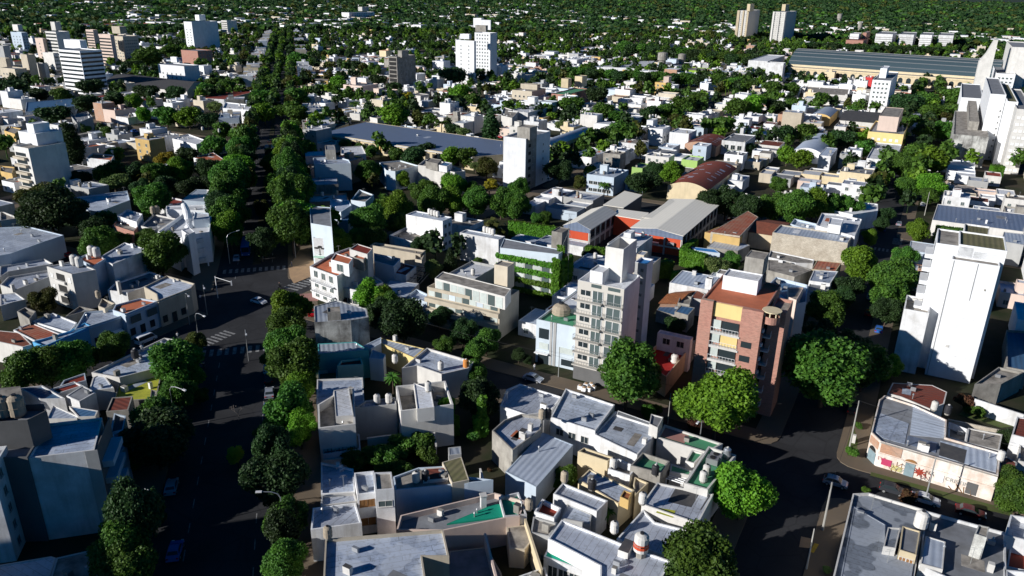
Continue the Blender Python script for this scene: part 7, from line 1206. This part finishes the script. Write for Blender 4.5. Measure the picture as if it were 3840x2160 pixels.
def merged(name, inst, tmpl, mats, label, cat):
    """inst: (x,y,z,sx,sz,rot,template,material)"""
    VV, LL, MI = [], [], []; off = 0
    for x, y, z, sx, sz, ro, ti, mi in inst:
        V, Q4 = tmpl[ti]; c, s = cos(ro), sin(ro); W_ = np.empty_like(V); W_[:, 0] = (V[:, 0]*c-V[:, 1]*s)*sx+x; W_[:, 1] = (V[:, 0]*s+V[:, 1]*c)*sx+y; W_[:, 2] = V[:, 2]*sz+z
        VV.append(W_); LL.append(Q4+off); MI.append(np.full(len(Q4), mi, dtype=np.int32)); off += len(V)
    V = np.concatenate(VV).astype(np.float32); L = np.concatenate(LL).astype(np.int32); MI = np.concatenate(MI); me = bpy.data.meshes.new(name); nf = len(L); k = L.shape[1]
    me.vertices.add(len(V)); me.vertices.foreach_set('co', V.ravel()); me.loops.add(nf*k); me.loops.foreach_set('vertex_index', L.ravel()); me.polygons.add(nf); me.polygons.foreach_set('loop_start', np.arange(0, nf*k, k, dtype=np.int32))
    for m_ in mats: me.materials.append(M(m_))
    me.polygons.foreach_set('material_index', MI); me.update(calc_edges=True); me.validate(); o = bpy.data.objects.new(name, me); C.objects.link(o); return tag(o, label, cat, kind='stuff')
def tri_tmpl(seed, rx, rz, zc, nl, nq, s):
    V, Fs = crown_arr(seed, rx, rz, zc, nl, nq, s); T3 = []
    for f in Fs: T3.append(f[:3]); (T3.append((f[0], f[2], f[3])) if len(f) == 4 else None)
    V = list(V); k = len(V)
    for i in range(4): V.append(np.array([.25*cos(i*pi/2), .25*sin(i*pi/2), 0])); V.append(np.array([.2*cos(i*pi/2), .2*sin(i*pi/2), zc*.8]))
    for i in range(4): a, b, c, d = k+2*i, k+2*((i+1) % 4), k+2*((i+1) % 4)+1, k+2*i+1; T3 += [(a, b, c), (a, c, d)]
    return np.array(V), np.array(T3)
tm_ = [tri_tmpl(s, 5, 4.2, 6.3, 8, 170, 1.35) for s in (1, 2, 3)]+[tri_tmpl(9, 2.6, 5.5, 7, 6, 110, 1.1)]
mi_ = {'round': 0, 'tall': 0, 'bright': 1, 'dark': 2, 'olive': 3, 'pale': 1, 'yellow': 1, 'conifer': 2, 'poplar': 2, 'willow': 1}
merged('town_trees', [(t[0], t[1], 0, t[4], t[5], i*2.4, 3 if t[3] in ('conifer', 'poplar') else i % 3, mi_.get(t[3], 0)) for i, t in enumerate(rest)], tm_, ['leaf', 'leafb', 'leafd', 'leafo'], 'countless green street and garden trees between the farther houses', 'trees')
fl = [tri_tmpl(s, 6, 4.5, 5.0, 4, 26, 3.0) for s in (11, 12, 13)]; inst = []
for i in range(14000):
    d = 1400+7800*rn.random()**1.7; an = radians(rn.uniform(-38, 38)); s = (.85+.00028*d)*rn.uniform(.8, 1.3); inst.append((d*sin(an), d*cos(an), 0, s*1.3, s*rn.uniform(.75, 1.15), rn.random()*6, i % 3, rn.choice((0, 2, 2, 2, 2, 2, 2, 3))))
merged('distant_woodland', inst, fl, ['leaf', 'leafb', 'leafd', 'leafo'], 'dark belt of woodland and tree-filled suburbs reaching the horizon', 'woodland')
for i, (x, y, w1, h1) in enumerate(((900, 2500, 500, 200), (-500, 2900, 700, 160), (1500, 3300, 900, 200), (200, 4200, 900, 300))): sheet('open_field', [(x, y), (x+w1, y-40), (x+w1, y+h1), (x, y+h1)], .1+.01*i, 'field')
# railway track corridor beyond the station
rp = [P(30, x, y, 1)[:2] for x, y in ((290, 268), (600, 235), (1440, 268), (1932, 300), (1932, 268), (1440, 245), (600, 222), (290, 245))]; sheet('railway_track_bed', rp, 1.0, 'sand')
mk = MB()
for e_, m_ in ((-11.4, 'paint'), (-20.9, 'paint')):
    for c_ in range(40, 600, 6):
        a_, b_2 = AB(WC(c_, e_))
        if not any(abs(a_-s) < 12 for s in BS) and not any(abs(b_2-s) < 12 for s in AS): mk.box(WC(c_, e_), vE, vC, -.07, .07, 0, 2.4, .004, .008, m_)
mk.build('lane_markings')['kind'] = 'structure'
# ---------------- vehicles ----------------
car(11, 20, 820, 118, 'c_white', 'white car turning in the middle of the big avenue crossing'); car(1, 1100, 1110, 28.5, 'c_white', 'white van parked in the shaded street by the wedge-shaped shop', 'van', None)
car(1, 1860, 430, -15.5, 'c_blue', 'blue and white city bus waiting at the avenue crossing', 'bus', flip=1); car(1, 1785, 495, -15.5, 'c_silver', 'light car beside the bus at the avenue crossing', flip=1)
car(11, 90, 1320, -15.5, 'c_white', 'white car parked behind the avenue tree row, uppermost of three'); car(11, 95, 1400, -15.5, 'c_dark', 'dark car with pale windscreen parked below the white one'); car(12, 100, 60, -15.5, 'c_silver', 'silver car parked by the avenue beside the cream terraces'); car(12, 95, 180, -15.5, 'c_blue', 'bluish car half under the avenue trees')
car(2, 1320, 1250, -12, 'c_blue', 'blue car parked in deep shade at the lower left trees'); car(32, 510, 735, 118.5, 'c_silver', 'silver-blue hatchback crossing the lower right junction', 'hatch'); car(32, 940, 790, 118.5, 'c_dark', 'dark hatchback parked before the graffiti building', 'hatch'); car(32, 1190, 865, 118.5, 'c_white', 'white car parked behind the dark hatchback'); car(32, 1530, 960, 118.5, 'c_maroon', 'dark red car parked at the kerb right of the white one')
car(32, 640, 180, 28.5, 'c_dark', 'dark car parked by the pavement under the big street tree'); car(31, 990, 235, 30, 'c_silver', 'silver car driving up the right street toward the far junction'); car(31, 775, 785, 28.5, 'c_silver', 'silver car in the shade between the right street trees'); car(31, 1170, 90, 28.5, 'c_white', 'white car parked near the sunny kerb of the far right junction'); car(31, 870, 275, 30, 'c_blue', 'bluish car under the small dark street tree'); car(31, 840, 1030, 28.5, 'c_blue', 'blue car deep in shade beside the huge slab block'); car(21, 160, 1400, 118.5, 'c_silver', 'grey-green saloon parked before the pale office', 'car')
car(10, 80, 1105, -15.5, 'c_white', 'white car queueing at the far avenue crossing, left lane'); car(10, 130, 1105, -15.5, 'c_white', 'white car queueing at the far avenue crossing, right lane'); car(10, 100, 1065, -15.5, 'c_dark', 'dark car passing the far avenue crossing'); car(10, 205, 1020, -15.5, 'c_blue', 'blue-white car beyond the far avenue crossing'); car(10, 205, 1055, -15.5, 'c_silver', 'silver car just before the far avenue crossing'); car(10, 1835, 1030, 118.5, 'c_red', 'bright red car parked behind the slate-blue market hall'); car(11, 420, 905, -15.5, 'c_red', 'red car beside the avenue tree row and grimy house')
for k in range(80):
    st = rg.choice(((-9, 1), (-141, 1), (-289, 1), (119.5, 0), (268, 0), (416, 0), (None, 2))); v_ = rg.uniform(140, 620)
    if st[1] == 1: w0, ya = W(v_, st[0]+rg.choice((-3.4, 3.4))), 28.5
    elif st[1] == 0: w0, ya = W(st[0]+rg.choice((-3.4, 3.4)), rg.uniform(-420, 120)), 118.5
    else: w0, ya = WC(v_-60, rg.choice((-8, -24.6))), -15.5
    x, y, z = Q((*w0, 0)); a, b2 = AB(w0)
    if not (0 < x < 3840 and 0 < y < 2160) or (st[1] == 1 and any(abs(a-s) < 9 for s in BS)) or (st[1] == 0 and (any(abs(b2-s) < 9 for s in AS) or -34 < CE(w0)[1] < 2)): continue
    if any(abs(o.location.x-w0[0]) < 5 and abs(o.location.y-w0[1]) < 5 for o in C.objects if o.get('category') in ('car', 'van', 'bus')): continue
    cl = rg.choice((('c_white', 'white'), ('c_silver', 'silver'), ('c_dark', 'dark'), ('c_blue', 'blue'), ('c_red', 'red'))); r_ = empty('parked_car', (w0[0], w0[1], .01), None, 'car', 'cars on the streets'); r_.rotation_euler = (0, 0, pi/2-radians(ya))
    for nm, me in car_parts(rg.choice(('car', 'hatch')), cl[0]): o = bpy.data.objects.new(nm, me); C.objects.link(o); o.parent = r_
    AUTO.append((r_, cl[1]+' car parked along the kerb', np.array([*w0, 1])))
# motorbike rider in the crossing
p = P(11, 178, 715, .5); r_ = empty('motorcycle', (p[0], p[1], .01), 'dark motorcycle riding over the sunlit crossing', 'motorcycle'); r_.rotation_euler = (0, 0, 1.4)
for nm, bx in (('body', (-.5, .5, -.15, .15, .5, .9, 'c_dark')), ('seat', (-.6, .0, -.12, .12, .9, 1.0, 'black'))): b = MB(); b.box((p[0], p[1]), (1, 0), (0, 1), *bx[:6], bx[6], bottom=True); b.build(nm, r_, origin=(p[0], p[1], 0))
for sx in (-.65, .65):
    b = MB(); vs = [(p[0]+sx+.32*cos(i*pi/6), p[1]+q, .33+.32*sin(i*pi/6)) for q in (-.06, .06) for i in range(12)]; b.add(vs, [tuple(range(12)), tuple(range(23, 11, -1))]+[(i, (i+1) % 12, 12+(i+1) % 12, 12+i) for i in range(12)], 'tyre'); b.build('wheel', r_, origin=(p[0], p[1], 0))
b = MB(); b.tube([(p[0]+.5, p[1]-.35, 1.15), (p[0]+.45, p[1], 1.1), (p[0]+.5, p[1]+.35, 1.15)], .03, 'metal', 5); b.build('handlebar', r_, origin=(p[0], p[1], 0))
def person(x, y, z, col, legs, label, sit=False, ang=0.0):
    bm = bpy.data.meshes.new('person'); hip = .55 if sit else .92
    J = [(0, 0, hip), (0, 0, hip+.25), (0, 0, hip+.5), (0, 0, hip+.6), (0, 0, hip+.72), (0, 0, hip+.82), (.2, 0, hip+.48), (.27, .08, hip+.2), (.25, .25 if sit else .1, hip+.02), (-.2, 0, hip+.48), (-.27, .02, hip+.2), (-.25, .2 if sit else -.04, hip)]
    L = [(.1, 0, hip-.05), (.11, .35 if sit else .1, hip-.4 if not sit else hip), (.11, .35 if sit else .0, .08), (.11, .5 if sit else .14, .03)]; L2 = [(-a, -b if not sit else b, c) for a, b, c in L]
    V = J+L+L2; E_ = [(0, 1), (1, 2), (2, 3), (3, 4), (4, 5), (2, 6), (6, 7), (7, 8), (2, 9), (9, 10), (10, 11), (0, 12), (12, 13), (13, 14), (14, 15), (0, 16), (16, 17), (17, 18), (18, 19)]
    R_ = [.15, .14, .16, .06, .095, .085, .06, .045, .035, .06, .045, .035, .09, .065, .045, .04, .09, .065, .045, .04]; bm.from_pydata(V, E_, []); b5 = bmesh.new(); b5.from_mesh(bm); b5.verts.layers.skin.verify(); b5.to_mesh(bm); b5.free(); o = bpy.data.objects.new('person', bm); C.objects.link(o)
    for i, r in enumerate(R_): bm.skin_vertices[0].data[i].radius = (r, r*.8)
    bm.skin_vertices[0].data[0].use_root = True; md = o.modifiers.new('s', 'SKIN'); ms = o.modifiers.new('u', 'SUBSURF'); ms.levels = 1; ms.render_levels = 1; bm.materials.append(M(col)); dg = bpy.context.evaluated_depsgraph_get(); me = bpy.data.meshes.new_from_object(o.evaluated_get(dg)); o.modifiers.clear(); o.data = me
    for m_ in ('skin', legs): me.materials.append(M(m_))
    for pg in me.polygons: zc = pg.center.z; pg.material_index = 1 if zc > hip+.62 else 2 if zc < hip-.02 else 0
    o.location = (x, y, z); o.rotation_euler = (0, 0, ang); tag(o, label, 'person', 'pedestrians'); hb = MB(); hb.cyl(0, -.01, hip+.84, hip+.9, .1, .09, 'black', 10, dome=.06); h_ = hb.build('hair'); h_.parent = o; return o
person(p[0], p[1], .4, 'black', 'cloth', 'person in dark clothes sitting on the motorcycle in the crossing', True, -.17)
for t, x, y, cl, lg, lb in ((11, 272, 565, 'cloth', 'cloth', 'person in dark clothes standing on the sandy corner pavement'), (1, 1515, 820, 'clothw', 'cloth', 'person in a white shirt on the left corner pavement'), (1, 1345, 1110, 'clothw', 'cloth', 'person in white walking by the wedge-shaped shop'), (21, 170, 1350, 'clothw', 'cloth', 'person standing behind the grey-green saloon')):
    q = P(t, x, y, .14); person(q[0], q[1], .14, cl, lg, lb, ang=x)
# ---------------- lamps, poles, signals ----------------
lamp(1, 1510, 1180, 1630, 988, 'curved street lamp over the left sidewalk crossing stripes', 9); lamp(2, 1330, 330, 1500, 92, 'curved street lamp rising from the lower left trees', 9); lamp(2, 1150, 1150, 1295, 925, 'curved street lamp at the bottom left tree', 9); lamp(12, 225, 1200, 20, 815, 'curved lamp with arm pointing left above the bottom avenue trees', 9); lamp(1, 1735, 540, 1800, 292, 'lamp post beside the palm and bus', 9); lamp(11, 55, 500, 40, 355, 'lamp post in front of the round tree at the crossing', 8)
lamp(1, 1878, 1275, 1860, 1095, 'lamp post on the lower zebra crossing', 8); lamp(11, 300, 500, 285, 300, 'tall lamp post on the sandy corner', 9); lamp(1, 1432, 1000, 1425, 790, 'lamp post before the old corner house', 8.5); lamp(1, 1565, 930, 1545, 745, 'lamp post at the rounded left corner', 8.5); lamp(22, 1400, 560, 1405, 290, 'small lamp under the large bright tree', 8)
p1 = pole(32, 412, 1105, 8.6, 'bare concrete pole leaning over the lower right pavement', r0=.2); p2 = pole(32, 615, 480, 9.5, 'utility pole on the grassy corner before the graffiti building', r0=.17); p3 = pole(32, 290, 1400, 7, 'short pole beside the yellow kerb', r0=.14); p4 = pole(32, 1180, 900, 8.5, 'greenish pole between the parked cars', 'rail', .14); p5 = pole(31, 1180, 180, 9, 'pole on the sunny pavement of the far right junction', r0=.14); p6 = pole(22, 1175, 300, 6.5, 'thin pole behind the stair hut', r0=.1); p7 = pole(21, 350, 1400, 7, 'slender pole before the pale office', 'rail', .1); p8 = pole(21, 585, 1400, 7, 'slender pole before the slim tower hoarding', 'rail', .1)
q = P(32, 640, 440, .13); b = MB(); b.box(q[:2], vB, vA, -.35, .35, -.3, .3, .13, 1.7, 'offw'); o = b.build('utility_cabinet', None, origin=(q[0], q[1], .13)); tag(o, 'pale utility cabinet beside the pole on the grassy corner', 'cabinet')
cable('thin cables crossing the lower right junction', [p1, p2]); cable('cable running from the pole over the graffiti building pavement', [p2, p2+np.array([30, -16, -1.5])]); cable('cable along the slate-grey corner roof', [p1, p3]); cable('cable above the cross street by the large bright tree', [p6, np.array([*W(124, -14), 9])]); cable('pair of wires along the lower cross street', [np.array([*W(123, -95), 8]), np.array([*W(123, -60), 8]), np.array([*W(123, -25), 8])], sag=.4)
# lattice mast
q = P(21, 410, 770, 0); r_ = empty('antenna_mast', (q[0], q[1], 0), 'slender guyed lattice antenna mast left of the slim tower', 'antenna mast')
zt = 22; b = MB()
for k in range(3): b.tube([(q[0]+.3*cos(k*2.1), q[1]+.3*sin(k*2.1), 0), (q[0]+.3*cos(k*2.1), q[1]+.3*sin(k*2.1), zt)], .04, 'rail', 4)
for k in range(44): a0, a1 = k*2.1, (k+1)*2.1; b.tube([(q[0]+.3*cos(a0), q[1]+.3*sin(a0), k*.5), (q[0]+.3*cos(a1), q[1]+.3*sin(a1), k*.5+.5)], .025, 'rail', 3)
b.build('lattice', r_); b = MB(); b.tube([(q[0]-1.2, q[1], zt), (q[0]+1.2, q[1]-.4, zt)], .05, 'metal', 4); b.build('aerial', r_)
for k in range(3): b = MB(); b.tube([(q[0], q[1], zt*.8), (q[0]+6*cos(k*2.1+.5), q[1]+6*sin(k*2.1+.5), 2)], .02, 'rail', 3); b.build('guy_wire', r_)
# traffic signal arm
q = P(1, 1645, 800, 0)[:2]; r_ = empty('traffic_signal', (*q, 0), 'traffic signal with long horizontal arm over the avenue crossing', 'traffic signal'); h1 = 6.0; q2 = P(1, 1745, 680, h1)[:2]; b = MB(); b.tube([(*q, 0), (*q, h1)], .1, 'lampw', 6); b.tube([(*q, h1-.3), (*q2, h1)], .06, 'lampw', 5); b.build('pole', r_); b = MB(); b.box(q2, vE, vC, -.15, .15, -.12, .12, h1-.9, h1+.3, 'lampw', bottom=True); b.build('signal_head', r_)
for x, y in ((1500, 560), (1575, 560)): q = P(1, x, y, 0); b = MB(); b.tube([(q[0], q[1], 0), (q[0], q[1], 3.2)], .22, 'clean', 8); o = b.build('bollard_column', None, origin=(q[0], q[1], 0)); tag(o, 'left white column before the sculptural building' if x == 1500 else 'right white column before the sculptural building', 'column', 'white columns')
# white bags on the pavement in front of the tower
for i, (x, y) in enumerate(((515, 25), (545, 40), (580, 40), (615, 30), (560, 10), (600, 8))): q = P(22, x, y, .5); b = MB(); b.box(q[:2], vB, vA, -.45, .45, -.4, .4, .13, .95, 'clean'); b.cyl(q[0], q[1], .95, 1.1, .4, .25, 'sand', 8); o = b.build('rubble_bag', None, origin=(q[0], q[1], .13)); AUTO.append((o, 'white rubble bag on the pavement', np.array([q[0], q[1], .6]))); tag(o, None, 'bag', 'rubble bags')
for i, (x, y) in enumerate(((620, 632), (645, 655))): q = P(12, x, y, 4.7); b = MB(); b.box(q[:2], vE, vC, -.3, .3, -.3, .3, 5.0, 5.08, 'clean', bottom=True); b.box(q[:2], vE, vC, -.3, .3, .24, .3, 5.08, 5.6, 'clean'); [b.box(q[:2], vE, vC, sx-.04, sx+.04, sy-.04, sy+.04, 4.66, 5.0, 'clean') for sx in (-.25, .25) for sy in (-.25, .25)]; o = b.build('garden_chair', None, origin=(q[0], q[1], 4.66)); tag(o, ('upper' if i == 0 else 'lower')+' white plastic chair on the pale flat roof', 'chair', 'roof chairs')
# ---------------- labels for everything counted ----------------
LPX = [(n, Q(p)[:2]) for n, p in LANDM]; ORD = ['nearest', '2nd', '3rd'] + [f'{k}th' for k in range(4, 99)]; GR = {}
for o, desc, pos in AUTO:
    x, y, z = Q(pos); n, (lx, ly) = min(LPX, key=lambda l: (l[1][0]-x)**2+(1.6*(l[1][1]-y))**2); dx, dy = x-lx, y-ly
    rel = ('right of' if dx > 0 else 'left of') if abs(dx) > abs(dy)*1.5 else ('in front of' if dy > 0 else 'behind'); GR.setdefault((desc, rel, n), []).append((dx*dx+dy*dy, o))
for (desc, rel, n), l in GR.items():
    l.sort(key=lambda q: q[0])
    for i, (_, o) in enumerate(l):
        s = f'{desc} {rel} {n}'
        if len(s.split()) > 15: s = s.replace(' with ', ', ', 1).replace('bare concrete', 'concrete').replace('ribbed sheet', 'ribbed').replace('dark grey roof', 'grey roof').replace(' membrane', '')
        if len(s.split()) > 15: s = s.replace(' house,', ',')
        if len(l) > 1: s += f', {ORD[i]}'
        o['label'] = s
